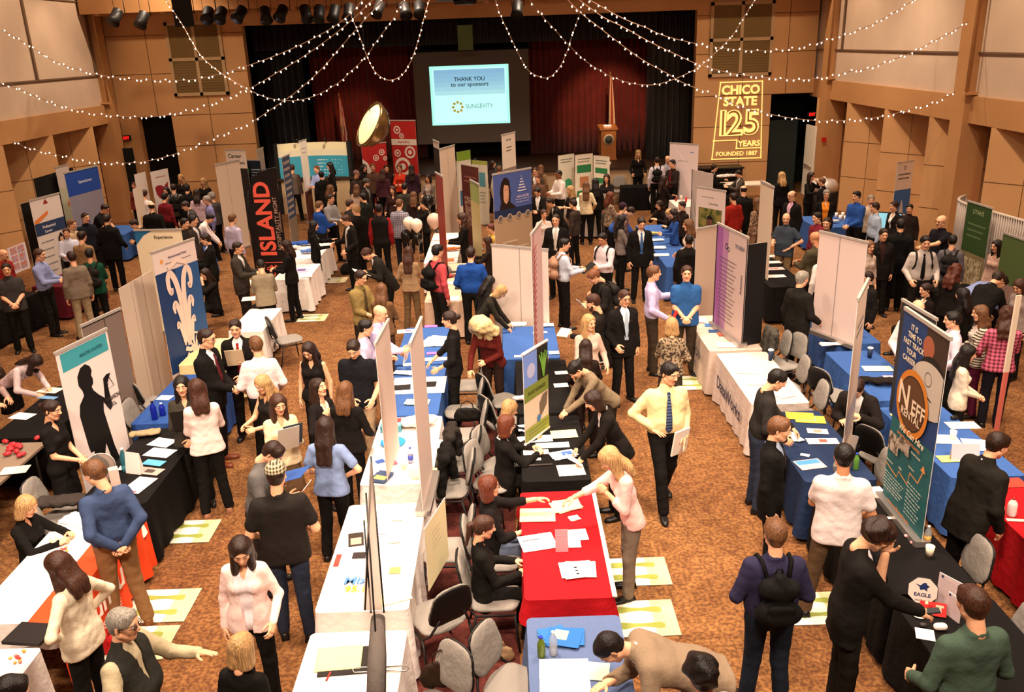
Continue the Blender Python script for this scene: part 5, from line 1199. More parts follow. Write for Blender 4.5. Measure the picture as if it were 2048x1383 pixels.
for k, (a, b, lab) in enumerate((((912, 322), (936, 321), 'left panel of the green trimmed white folding display'), ((943, 320), (974, 322), 'right panel of the green trimmed white folding display'))):
    board('display_panel', lab, a, b, .62, 1.95, 0, [('r', 0, 0, 1, 1, 'DCD4BE'), ('r', 0, .94, 1, 1, 'A8B050'), ('r', .15, .6, .85, .82, '5A9AA8' if k else 'E0E4D0'), ('l', .15, .5, .85, 4, .05, .012, '6A7A6A')], base='foot')
board('maroon_banner', 'maroon banner with rows of small photos', (922, 328), (957, 334), .9, 2.25, 0, [('r', 0, 0, 1, 1, '4E1C18'), ('l', .15, .85, .85, 2, .05, .02, '8A5A50'), ('r', .12, .25, .88, .62, mat('4E1C18', .6, 'photo', h2='A88878', sc=14))])
board('slim_banner', 'narrow yellow green banner turned away in the upper centre', (940, 360), (958, 372), .8, 2.3, 0, [('r', 0, 0, 1, 1, 'B4A472'), ('r', 0, .8, 1, 1, '8E9A5A')], back='C8B488')
board('grey_white_banner', 'white and grey banner rising above the crowd below the screen', (1003, 271), (1030, 264), .8, 3.0, 0, [('r', 0, 0, 1, 1, 'E0D0BE'), ('r', 0, .0, 1, .7, '8A7870'), ('t', 'EST. 1887', .5, .95, .4, .05, '5A5048'), ('l', .3, .88, .7, 2, .03, .01, '5A5048')])
# blue portrait banner
board('portrait_banner', 'blue and tan banner with a dark haired woman portrait and pyramid logo', (985, 350), (1062, 330), 1.15, 2.75, .0, [
    ('r', 0, 0, 1, 1, 'A88A6C'), ('r', 0, .72, 1, 1, '4A5A96'), ('r', 0, .66, 1, .72, '1E2A4A'), ('p', [(.14, .72), (.18, .78), (.16, .86), (.2, .93), (.28, .965), (.36, .96), (.42, .92), (.44, .84), (.42, .77), (.52, .74), (.58, .72)], '22140F'),
    ('p', [(.25, .80), (.27, .775), (.32, .76), (.37, .78), (.39, .83), (.39, .88), (.36, .92), (.28, .92), (.25, .87)], 'C89678'), ('p', [(.24, .93), (.23, .86), (.28, .91), (.38, .90), (.41, .86), (.41, .94), (.32, .96)], '22140F'),
    ('s', [(.29, .868), (.315, .87)], .006, '2A1810'), ('s', [(.345, .87), (.37, .868)], .006, '2A1810'), ('s', [(.30, .795), (.325, .788), (.35, .796)], .006, '9A4438')]+
    [('s', [(.72-.022*i, .955-.022*i), (.72+.022*i+.01, .955-.022*i)], .012, 'D8D0DC') for i in range(6)]+[('t', 'ASSOCIATES', .74, .80, .4, .05, 'C8B8C8'), ('l', .55, .775, .95, 2, .02, .006, 'A8A8C8')]+
    [('c', u, .655, .075, 'C8B8A8') for u in (.14, .38, .62, .86)]+[('c', u, .655, .06, '6A5A50') for u in (.14, .38, .62, .86)]+[('t', 'Sales & Marketing', .36, .46, .55, .06, 'D8C4AC'), ('l', .1, .40, .85, 4, .045, .012, 'D0BA9E')])
board('banner_back', 'wide blank white banner back below the portrait banner', (983, 490), (1090, 488), 1.08, 2.03, 0, [('r', 0, 0, 1, 1, 'D4BEB0'), ('s', [(.5, 0), (.5, 1)], .008, 'A08C80')])
board('red_striped_banner', 'narrow pink banner with red diagonal stripes seen edge-on on the blue table', (1062, 470), (1082, 432), .85, 2.85, .745, [('r', 0, 0, 1, 1, 'CDA8A4')]+[('p', [(0, .02+.045*i), (.3, .05+.045*i), (.3, .062+.045*i), (0, .032+.045*i)], 'A01820') for i in range(20)]+[('r', 0, 0, .05, 1, 'A01820')], base='roll')
board('plant_poster', 'tilted poster banner with a green plant and olive lower half', (941/3.842+800, 709), (1130/3.842+800, 677), .56, 1.95, .82, [
    ('r', 0, 0, 1, 1, 'D4B8A0'), ('r', 0, .62, .55, 1, '6A86C8'), ('c', .3, .78, .09, 'A8A8C8'), ('r', .55, .62, 1, 1, '12140C'), ('r', 0, .46, 1, .62, '6E7A30'), ('r', 0, 0, 1, .16, '8A9038'), ('t', 'PLANT SCIENCES', .5, .54, .4, .045, '3A3A18'),
    ('p', [(.62, .2), (.6, .36), (.75, .44), (.95, .45), (.9, .3), (.75, .24)], '6A5A4A'), ('c', .56, .2, .045, '3A6A9A')]+[('s', [(.78, .64), (.7+.04*i, .8), (.62+.08*i, .9+.02*(i % 2))], .012, '6A9A3A') for i in range(5)]+[('l', .1, .12, .95, 3, .04, .01, '4A4A20')], base='rail')
# green tri fold display
for k, (a, b, lab) in enumerate((((1116, 311), (1148, 309), 'left white panel with green disc of the three part display'), ((1150, 310), (1185, 308), 'middle white panel with green boxes of the three part display'), ((1187, 310), (1219, 311), 'right white panel with green bars of the three part display'))):
    art = [('r', 0, 0, 1, 1, 'E0D6C0'), ('s', [(0, .995), (1, .995)], .01, 'C8BCA4'), ('l', .15, .92, .85, 2, .04, .015, '5A6A5A')]
    if k == 0: art += [('c', .6, .55, .16, '3E9A6A')]
    if k == 1: art += [('r', .1, .72, .9, .84, '2E7A4A'), ('r', .1, .35, .9, .45, '2E7A4A'), ('r', .25, .5, .75, .66, 'B87850')]
    if k == 2: art += [('r', .12, .74-.15*i, .88, .82-.15*i, '2E7A4A') for i in range(5)]
    board('display_panel', lab, a, b, .66, 2.0, .0, art, base='foot')
board('white_tech_banner', 'white banner with small blue oval logo left of the light logo', (1340, 286), (1397, 287), 1.0, 2.3, 0, [('r', 0, 0, 1, 1, 'E0CCC8'), ('t', 'intel', .78, .9, .18, .05, '4A80C8'), ('t', 'Sponsors of Tomorrow', .5, .78, .6, .035, '8A8084'), ('s', [(.1, 1), (.5, .8), (.8, .55), (.9, .3)], .01, 'EEE0DC')])
board('portrait_banner', 'white banner with photo of a smiling man in a grey suit', (1394, 374), (1452, 383), .86, 2.15, 0, [('r', 0, 0, 1, 1, 'DCC6BC'), ('t', 'CareerQuest', .6, .85, .45, .045, '4A4040'), ('l', .2, .91, .6, 1, .02, .008, '8A7A74'), ('r', .1, .35, .9, .80, mat('8A7A3A', .6, 'photo', h2='3A4A20', sc=6))]+[(k_[0], [(u_, .40+(v_-.3)*.78) for u_, v_ in k_[1]])+k_[2:] for k_ in (
    ('p', [(.1, .24), (.2, .42), (.38, .47), (.62, .47), (.8, .42), (.9, .24)], '7A6878'), ('p', [(.42, .46), (.5, .3), (.58, .46)], 'D8C8C8'), ('p', [(.40, .5), (.43, .46), (.5, .445), (.57, .46), (.61, .52), (.62, .62), (.57, .70), (.44, .70), (.39, .62)], '6A4030'), ('p', [(.39, .62), (.41, .70), (.5, .73), (.60, .70), (.62, .62), (.58, .67), (.43, .67)], '1A100C'), ('s', [(.45, .515), (.505, .50), (.56, .515)], .01, 'E8D8D0'), ('s', [(.44, .6), (.48, .602)], .008, '1A100C'), ('s', [(.53, .602), (.57, .6)], .008, '1A100C'))])
board('display_panel', 'pale display panel on a black truss frame right of the lectern crowd', (1385, 338), (1427, 352), .9, 2.35, 0, [('r', 0, 0, 1, 1, 'C8B4A8'), ('s', [(0, 0), (0, 1)], .014, '14110F'), ('s', [(.0, .2), (.3, .5), (0, .8)], .006, '14110F'), ('s', [(.5, 0), (1, .5)], .004, '5A5048')], base='foot')
# purple banner, black side and white wing (on the beige table)
board('purple_banner', 'purple and beige curved banner with company marks and small print', (1436, 447), (1497, 482), 1.15, 2.45, .745, [('r', 0, 0, 1, 1, 'C8B0A8'), ('r', 0, 0, .22, 1, '9A5C9A'), ('r', .22, 0, .4, 1, 'AE7CA4'), ('s', [(0, 0), (0, 1), (1, 1), (1, 0)], .02, '1A1618'), ('o', .35, .83, .05, .03, '2A2A34'), ('o', .42, .81, .04, .025, '2A2A34'), ('t', 'THE GREENS', .78, .88, .35, .06, '4A5A6A'), ('l', .15, .7, .7, 16, .04, .009, '6A5A68'), ('t', 'Solutions', .88, .55, .3, .06, '3A3A44', PI/2)], base='roll')
pv = at(1480, 690, .745)
board('black_screen', 'tall black fabric screen right of the purple banner', (1495, 489), (1533, 489), .36, 2.35, .745, [('r', 0, 0, 1, 1, '0C0909')], base='none', cat='screen')
board('banner_back', 'plain pinkish banner back just left of the purple banner', (1393, 459), (1436, 457), .55, 2.02, .0, [('r', 0, 0, 1, 1, 'C8AC98')])
board('slim_banner', 'narrow tall off-white banner near the bald men at right', (1522, 363), (1542, 374), .75, 2.55, 0, [('r', 0, 0, 1, 1, 'D4BEA6')])
board('banner_back', 'biggest blank white banner back right of the centre', (1640, 463), (1735, 481), .95, 2.38, .745, [('r', 0, 0, 1, 1, 'D8C0B8'), ('s', [(.45, 0), (.45, 1)], .01, 'A08E88')])
board('edge_banner', 'pink white banner turned nearly edge-on between navy and blue tables', (1716, 600), (1737, 560), .85, 2.7, .745, [('r', 0, 0, 1, 1, 'D8C0AC'), ('r', 0, .2, 1, .32, 'A8A0A8'), ('l', .2, .8, .8, 2, .05, .02, '8A8080'), ('l', .2, .16, .8, 2, .05, .02, '8A8080')])
# rental banner : base on the black table
q0 = at(1765, 992, .76); q1 = at(1843, 1088, .76)
A_ = q0; ang_ = math.degrees(math.atan2(q1[1]-q0[1], q1[0]-q0[0])); Wn = math.hypot(q1[0]-q0[0], q1[1]-q0[1]); un = None
NA = [('r', 0, 0, 1, 1, '1E5A5E'), ('r', 0, .45, 1, 1, '1E3A6A'), ('r', .55, .82, 1, 1, '3A2A20'), ('c', .62, .90, .11, 'A05A40'), ('c', .74, .72, .3, '1A1618'), ('p', [(.74+.42*math.cos(t), .71+.13*math.sin(t)) for t in np.linspace(0, 2*PI, 28, endpoint=False)], 'BFB2A4'), ('o', .70, .76, .07, .06, '6A625A'), ('s', [(.6, .69), (.82, .67)], .006, '1A1618'),
      ('r', 1.0, 0, 1.001, 1, '1E3A6A'),
      ('t', 'IT IS', .30, .945, .24, .055, 'E8D8B8'), ('t', 'TIME TO', .33, .905, .34, .055, 'E8D8B8'), ('t', 'FAST TRACK', .33, .865, .5, .055, 'E8D8B8'), ('t', 'YOUR', .30, .825, .22, .055, 'E8D8B8'), ('t', 'CAREER', .27, .785, .32, .055, 'E8D8B8'),
      ('c', .45, .59, .33, 'C8782A'), ('c', .45, .59, .27, '2A2420'), ('c', .45, .59, .255, '5A3A22'),
      ('t', 'N', .27, .61, .22, .24, 'E2CBB0'), ('t', 'EFF', .62, .585, .36, .14, 'E2CBB0'), ('t', 'RENTAL', .47, .53, .44, .08, 'E2CBB0'), ('t', 'We Can Hire', .55, .445, .7, .07, 'E8D8B8', 0, .3), ('t', 'GROWTH OPPORTUNITIES', .5, .405, .7, .03, 'D07A38'),
      ('r', .05, .28, .3, .38, mat('5A4A3A', .6, 'photo', h2='B8A898', sc=18)), ('r', .3, .33, .55, .40, mat('5A4A3A', .6, 'photo', h2='A8988A', sc=20)), ('s', [(.05, .2), (.35, .18), (.38, .22), (.6, .2), (.63, .27), (.82, .26), (.9, .34)], .008, 'D08A48'), ('p', [(.84, .335), (.95, .335), (.90, .37)], 'D08A48'),
      ('t', 'Management', .16, .225, .28, .025, 'E8D8B8'), ('t', 'Sales', .42, .245, .14, .025, 'E8D8B8'), ('t', 'Operations', .66, .30, .2, .025, 'E8D8B8'), ('t', 'Career Growth', .72, .38, .25, .022, 'E8D8B8'), ('l', .08, .16, .55, 6, .017, .005, 'C8D0C0'), ('l', .62, .22, .95, 9, .02, .005, 'C8D0C0'), ('t', 'www.neffrental.com', .5, .03, .8, .045, 'D07A38')]
up_ = at(1807, 600, 2.78)
board('rental_banner', 'tall blue green equipment rental banner with stopwatch and orange NEFF RENTAL logo', (*proj(A_[0], A_[1], 2.78),), (0, 0), Wn, 2.78, .745, NA, ang=ang_)
board('banner_back', 'dark grey banner back with thin white rail just behind the rental banner', (1805, 600), (1852, 628), .8, 2.2, 0, [('r', 0, 0, 1, 1, '2C2A2E')])
board('capitol_banner', 'white and blue banner with a domed building against the right wall', (1795, 326), (1828, 325), .62, 2.1, 0, [('r', 0, 0, 1, 1, '3E6AA8'), ('r', 0, .66, 1, 1, 'E0D0C4'), ('o', .5, .93, .05, .03, '5A4A40'), ('l', .15, .84, .85, 2, .05, .02, '5A5048'), ('p', [(.1, .2), (.1, .32), (.35, .36), (.42, .46), (.5, .54), (.58, .46), (.65, .36), (.9, .32), (.9, .2)], 'C8C0BC'), ('r', 0, 0, 1, .2, mat('8A7A5A', .6, 'photo', h2='C8B890', sc=10)), ('c', .2, .14, .05, '3A3430'), ('c', .6, .16, .05, '3A3430')])
board('green_banner', 'dark green banner with pale lettering in front of the grey drape', (1936, 402), (1972, 417), .85, 2.0, 0, [('r', 0, 0, 1, 1, '7A6A4A'), ('r', 0, .5, 1, 1, '2E4420'), ('t', 'UTAHS', .5, .92, .6, .09, '8A9A70'), ('l', .15, .78, .85, 3, .06, .02, '5A7048'), ('r', .1, .05, .9, .45, mat('7A6A4A', .6, 'photo', h2='B0A080', sc=12))])
board('green_banner', 'smaller green banner at the far right edge by the grey drape', (2008, 466), (2042, 484), .85, 1.9, 0, [('r', 0, 0, 1, 1, '8A6A60'), ('r', 0, .55, 1, 1, '4A5A30')])
# left side displays
board('people_banner', 'white banner with orange and navy stripes and a woman in a dark jacket', (58, 402), (118, 386), 1.05, 2.25, 0, [('r', 0, 0, 1, 1, 'D8C8BE'), ('p', [(.4, .93), (.58, .93), (.49, .985)], '8A2A20'), ('p', [(.02, .78), (.5, .86), (.5, .82), (.02, .73)], 'D8783A'), ('r', 0, .62, 1, .75, '2A3A5A'), ('t', 'Professional', .45, .70, .7, .07, 'D8D0D0'), ('t', 'Careers', .4, .65, .4, .06, 'D8D0D0'), ('l', .1, .54, .5, 5, .08, .01, '6A6A74'),
    ('p', [(.55, .0), (.58, .3), (.66, .4), (.88, .4), (.97, .28), (.98, 0)], '1E1A1E'), ('p', [(.68, .38), (.76, .2), (.84, .38)], '8AA0B8'), ('p', [(.64, .36), (.66, .55), (.76, .6), (.87, .55), (.9, .36)], '2A160E'), ('p', [(.7, .46), (.72, .4), (.77, .38), (.82, .4), (.84, .48), (.82, .55), (.72, .55)], 'D0A080')])
board('black_screen', 'black fabric panel at the left edge of the people banner', (40, 408), (60, 402), .35, 2.2, 0, [('r', 0, 0, 1, 1, '0E0B0A')], base='none', cat='screen')
board('slim_banner', 'pale green banner seen at an angle left of the blue wall display', (110, 336), (131, 329), .7, 2.4, 0, [('r', 0, 0, 1, 1, 'B8B8A0'), ('r', 0, .75, 1, 1, 'C8B8B0'), ('c', .5, .55, .08, 'C87850')])
board('blue_wall_display', 'wide grey display with a blue header band and round blue logo', (128, 347), (194, 336), 1.5, 2.35, 0, [('r', 0, 0, 1, 1, '8E8690'), ('r', 0, .72, 1, 1, '24489C'), ('t', 'ExpressCareers', .55, .86, .6, .1, 'D8D8E0'), ('c', .35, .38, .17, '24489C'), ('t', 'CTI', .35, .38, .2, .14, 'E0E0E8')])
board('leaning_board', 'leaning white panel left of the red map panel', (268, 349), (290, 345), .6, 2.1, 0, [('r', 0, 0, 1, 1, 'E4D6CC'), ('t', 'SYSCO', .6, .5, .3, .07, '3A3A3A')], base='foot')
MAP = [(.12, .78), (.3, .8), (.5, .79), (.62, .76), (.72, .79), (.88, .82), (.86, .74), (.78, .68), (.74, .6), (.76, .55), (.66, .6), (.54, .56), (.46, .6), (.3, .62), (.16, .68)]
board('map_panel', 'white panel with a dark red map of the country', (300, 344), (335, 338), .8, 2.1, 0, [('r', 0, 0, 1, 1, 'EADCD2'), ('l', .25, .9, .8, 1, .02, .015, 'B06A60'), ('p', MAP, '9A2630')], base='foot')
board('leaning_board', 'low white and orange board in front of the leaning white panel', (265, 378), (283, 372), .5, 1.95, 0, [('r', 0, 0, 1, 1, 'E0CDB8'), ('r', .3, .3, .9, .6, 'D8A868')], base='foot')
board('photo_poster', 'collage poster leaning on the table at the far left edge', (14, 497), (46, 483), .7, 1.35, .745, [('r', 0, 0, 1, 1, 'E0D0D0')]+[('r', .1+.42*i, .12+.3*j, .45+.42*i, .36+.3*j, mat('B8A0B8', .6, 'photo', h2='C87858', sc=16)) for i in (0, 1) for j in (0, 1, 2)], base='none', cat='poster')
for k, (a, b, lab) in enumerate((((38, 598), (72, 578), 'gold framed dark poster hanging on the front of the far left table, nearer one'), ((88, 570), (120, 556), 'gold framed dark poster hanging on the front of the far left table, farther one'))):
    board('framed_poster', lab, a, b, .72, .68, .05, [('r', 0, 0, 1, 1, 'B8904A'), ('r', .08, .07, .92, .93, 'D8B878'), ('r', .12, .1, .6 if not k else .3, .9, mat('16120E', .5, 'photo', h2='5A4A34', sc=9)), ('t', 'JOB', .76, .5, .2, .12, '5A3A1A')], base='none', cat='poster')
# thin banners seen edge-on over the left centre row
board('edge_banner', 'white banner seen edge-on standing left of the blue table', (750, 690), (758, 664), .85, 2.35, .3, [('r', 0, 0, 1, 1, 'D8C0B4')], back='E0CABE')
board('edge_banner', 'white banner seen edge-on standing in the middle of the blue table', (820, 690), (838, 660), .85, 2.6, .745, [('r', 0, 0, 1, 1, 'DCC6BC')], back='DCC6BC')
# sheer grey banner with its rods and base on the near white tables
q0 = at(742, 1210, .745); e = empty('sheer_banner', (q0[0]+.06, 0, 0), 0, 'thin grey sheer banner on black rods seen edge-on over the white tables', 'banner')
gx = mat('8A7C74', .7, alpha=.45); mb = MB(); Bb = at(741, 912, 2.35); y0 = 6.1; y1 = 7.9
def px3(px, py, z): p = at(px, py, z); return (p[0]-e.location[0], p[1], p[2])
top0 = px3(742, 912, 2.3); b0 = px3(742, 1330, 1.0)
r1 = [px3(742, 912, 2.25), px3(768, 1225, 1.25)]; r2 = [px3(742, 950, 2.1), px3(730, 1220, 1.3)]; r3 = [px3(728, 1040, 1.9), px3(742, 1225, 1.2)]
mb.add([px3(740, 925, 2.22), px3(745, 925, 2.22), px3(765, 1220, 1.25), px3(726, 1220, 1.25)], [(0, 1, 2, 3)], gx); mb.build('sheer_fabric', e)
for r_ in (r1, r2, r3, [px3(732, 985, 2.0), px3(752, 1280, 1.1)]):
    mb = MB(); mb.tube(r_, .007, CH_B, 6); mb.build('rod', e)
mb = MB(); a_, b_ = px3(756, 1235, 1.15), px3(752, 1400, .93)
mb.tube([a_, tuple((Vector(a_)+Vector(b_))/2), b_], [.055, .07, .07], mat('5E5550', .8, 'cloth'), 10); mb.build('carry_sleeve', e)
mb = MB(); mb.tube([(a_[0], a_[1], a_[2]-.05), (a_[0], a_[1]-.1, .75)], .015, CH_B, 6); mb.build('stand_post', e)
for sx in (-1, 1): mb = MB(); mb.tube([(a_[0], a_[1]-.08, .752), (a_[0]+sx*.2, a_[1]-.07, .752), (a_[0]+sx*.22, a_[1]-.1, .752), (a_[0]+sx*.2, a_[1]-.13, .752), (a_[0], a_[1]-.12, .752)], .006, M_STEEL, 6); mb.build('foot_loop', e)
board('foam_board', 'cream foam board propped on the chair beside the white table', (848, 1058), (890, 985), .55, 1.42, .80, [('r', 0, 0, 1, 1, 'E8DCAE'), ('l', .3, .75, .7, 4, .08, .02, 'C8BC98')], base='none', cat='sign board')
# octagon sign and paper stand at bottom right
p_ = at(1842, 1212, .745); e = empty('octagon_sign', tuple(p_), -.35, 'white octagonal sign with blue bird reading EAGLE on the black table', 'sign')
pts = [(.125*math.cos(PI/8+k*PI/4), .14+.125*math.sin(PI/8+k*PI/4)) for k in range(8)]
mb = MB(); M0 = TM(0, 0, 0, 0, PI/2-.2); mb.prism(pts, -.005, .005, mat('1A1A20', .5), M0); mb.prism([(x*.95, (y-.14)*.95+.14) for x, y in pts], .005, .007, mat('E2CDC0', .5), M0); mb.build('sign_face', e)
mb = MB(); add_text(mb, 'EAGLE', M0 @ TM(0, .105, .008), .15, .034, mat('1A2A5A', .5), .03, 0, 0); add_text(mb, 'SINCE 1958', M0 @ TM(0, .055, .008), .11, .018, mat('1A2A5A', .5), .01, 0, 0); mb.build('lettering', e)
mb = MB(); mb.add([tuple(M0 @ Vector((x, .175+y, .0085))) for x, y in ((-.06, .02), (-.02, .012), (0, .035), (.02, .04), (.03, .02), (.05, .01), (.03, -.01), (.035, -.035), (.01, -.02), (-.02, -.03), (-.03, 0))], [tuple(range(11))], mat('1A2A5A', .5)); mb.build('bird_emblem', e)
for k, (a, b, lab) in enumerate((((1880, 1143), (1928, 1165), 'tall white information sheet in a stand behind the octagon sign'), ((1898, 1182), (1925, 1200), 'smaller white sheet in a stand right of the red boxes'))):
    board('information_sheet', lab, a, b, .22 if not k else .14, 1.05 if not k else .96, .745, [('r', 0, 0, 1, 1, 'E0C8C8'), ('l', .1, .85, .9, 9, .07, .008, '8A7A84'), ('c', .15, .93, .012, '2A3A6A')], base='none', cat='sheet')
# banner pole red striped at right edge
p_ = at(2038, 590, 2.2); e = empty('slim_pole_banner', (p_[0], p_[1], 0), .3, 'slim cream and red pole banner standing near the right edge', 'banner')
mb = MB(); mb.box(-.04, .04, -.01, .01, 1.2, 2.2, mat('DCC8B0', .5)); mb.box(-.035, .035, -.01, .01, .3, 1.2, mat('C86858', .5)); mb.box(-.03, .03, -.01, .01, 0, .3, mat('C83028', .5)); mb.build('printed_panel', e)
mb = MB(); mb.lathe([(.15, 0), (.15, .03), (.02, .05)], CH_B); mb.build('base', e)
# monitor at right
p_ = at(1772, 470, .75); e = empty('monitor', (p_[0], p_[1], .74), -.5, 'black monitor with a light blue screen on the right blue table', 'monitor'); mb = MB(); mb.box(-.3, .3, -.02, .02, .12, .55, mat('101214', .3)); mb.box(-.28, .28, -.023, -.02, .14, .53, mat('8AC8D8', .3, emit=.7)); mb.build('display', e); mb = MB(); mb.box(-.03, .03, 0, .03, .02, .15, CH_B); mb.box(-.12, .12, -.08, .1, 0, .02, CH_B); mb.build('stand', e)
# chafing urn
p_ = at(1655, 362, 1.15); e = empty('steel_dish', (p_[0]-.1, p_[1], 0), 0, 'round shiny steel serving dish on a dark draped stand by the right door', 'serving dish'); mb = MB(); mb.lathe([(.42, 0), (.42, .85)], BK and mat('1A1210', .8, 'cloth'), 20); mb.build('draped_stand', e); mb = MB(); mb.lathe([(.38, .85), (.4, 1.0), (.4, 1.08), (.3, 1.2), (.05, 1.25), (.05, 1.28)], mat('D8D0C8', .42, met=.6), 24); mb.build('dish_lid', e)
# piles on the far white table, plant like flowers
for px, py, lab, s in ((1455, 355, 'heap of white cloth bags on the far white table', 1.0),):
    garment(px, py, .76, lab, 'EDE4DC', .9, 'cloth_pile', 'cloth pile')
for a in ((603, 490, .76, 'heap of blue shirts on the white table behind the feather flag', '3458A8', .7), (622, 505, .76, 'heap of blue and white giveaways on the white table', '5A78B8', .6), (585, 498, .76, 'white stuffed bag on the white table right of the feather flag', 'EDE4DC', .5), (905, 500, .76, 'orange cloth bundle on the pale table', 'B8683A', .5), (1665, 445, .76, 'white paper bags by the bright blue shirt', 'EDE4E0', .4), (1300, 470, .76, 'yellow flowers and goods at the far end of the papers table', 'C8B060', .5), (1342, 472, .76, 'cream tote on the papers table', 'D8C4A0', .4)):
    garment(*a[:6], 'goods_heap', 'goods')
# balloons
def balloon(px, py, z, col, lab, r=.14):
    p = at(px, py, z); e = empty('balloon', tuple(p), 0, lab, 'balloon', 'balloons beside the tall white banner back')
    mb = MB(); mb.lathe([(.012, -r*1.28), (.03, -r*1.2), (r*.55, -r*.85), (r*.85, -r*.4), (r, .1*r), (r*.9, r*.55), (r*.6, r*.9), (r*.25, r*1.06), (.005, r*1.1)], mat(col, .25), 20); mb.build('balloon_skin', e)
    mb = MB(); mb.tube([(0, 0, -r*1.28), (.03, .02, -r*1.28-.3), (0, .05, -r*1.28-.5)], .003, mat('D8C8B8', .6), 4); mb.build('string', e)
for a in ((818, 446, 1.45, 'E8D4BE', 'white balloon left of its white twin'), (833, 450, 1.43, 'EAD6C0', 'white balloon overlapping its twin on the right'), (868, 441, 1.6, 'D8B8A4', 'pinkish balloon in front of the tall banner back', .16), (813, 472, 1.15, '14100E', 'black balloon lowest on the left of the cluster'), (834, 476, 1.1, '16120F', 'black balloon lowest on the right of the cluster'), (856, 402, 1.85, '100E0D', 'black balloon at the head of the woman in the crowd')): balloon(*a)
# ---------- chairs ----------
for a in ((900, 1175, 325, 'grey chair with dark back turned toward the second white table'), (880, 1312, 225, 'grey chair at the bottom beside the near white table'), (1018, 1272, 120, 'grey chair at the dusty blue table over a beige bag'), (948, 1038, 90, 'chair under the seated woman with glasses and raised arm'), (942, 1108, 90, 'chair under the seated woman with a ponytail'),
          (942, 885, 115, 'grey chair behind the seated woman in a black jacket'), (965, 858, 115, 'grey chair behind the blonde seated woman'), (968, 712, 270, 'chair with its dark back next to the big blonde hair'), (995, 742, 60, 'grey chair left of the black table near the plant poster'), (1003, 785, 60, 'grey chair between plant poster and empty aisle'),
          (962, 760, 270, 'grey chair facing the blue table, middle of the aisle'), (960, 805, 270, 'grey chair with a black handbag on its seat'), (893, 1020, 270, 'grey chair carrying the cream foam board'), (915, 858, 270, 'chair under the hanging grey suit jacket'), (900, 905, 270, 'chair under the draped black coat'), (1578, 715, 270, 'grey chair right of the pale pink table, farther one'), (1612, 765, 270, 'grey chair right of the pale pink table, nearer one'),
          (1600, 668, 250, 'black backed chair right of the beige table'), (1545, 665, 270, 'grey chair with a grey jacket hanging on it'), (1665, 730, 60, 'grey chair turned toward the blue table with the coat'), (1735, 905, 270, 'grey chair behind the navy table by the green bottle'), (1765, 845, 60, 'grey chair between navy table and rental banner'),
          (1912, 1083, 270, 'grey chair right of the rental banner base'), (2012, 1222, 270, 'grey chair at the right edge near the man in green'), (258, 762, 30, 'grey chair behind the blue bottle table, farther one'), (290, 800, 90, 'grey chair behind the blue bottle table, nearer one'), (60, 962, 90, 'dark chair at the left under the grey brown table'), (100, 1010, 60, 'grey chair with clothes on it behind the blonde woman'),
          (1238, 352, 180, 'round backed grey chair behind the far black table'), (1480, 590, 250, 'chair in the dark gap right of the black screen')): chair(*a)
chair_at(-4.0, 14.6, 60, 'chair with white shirt draped over it beside the seated dark haired woman')
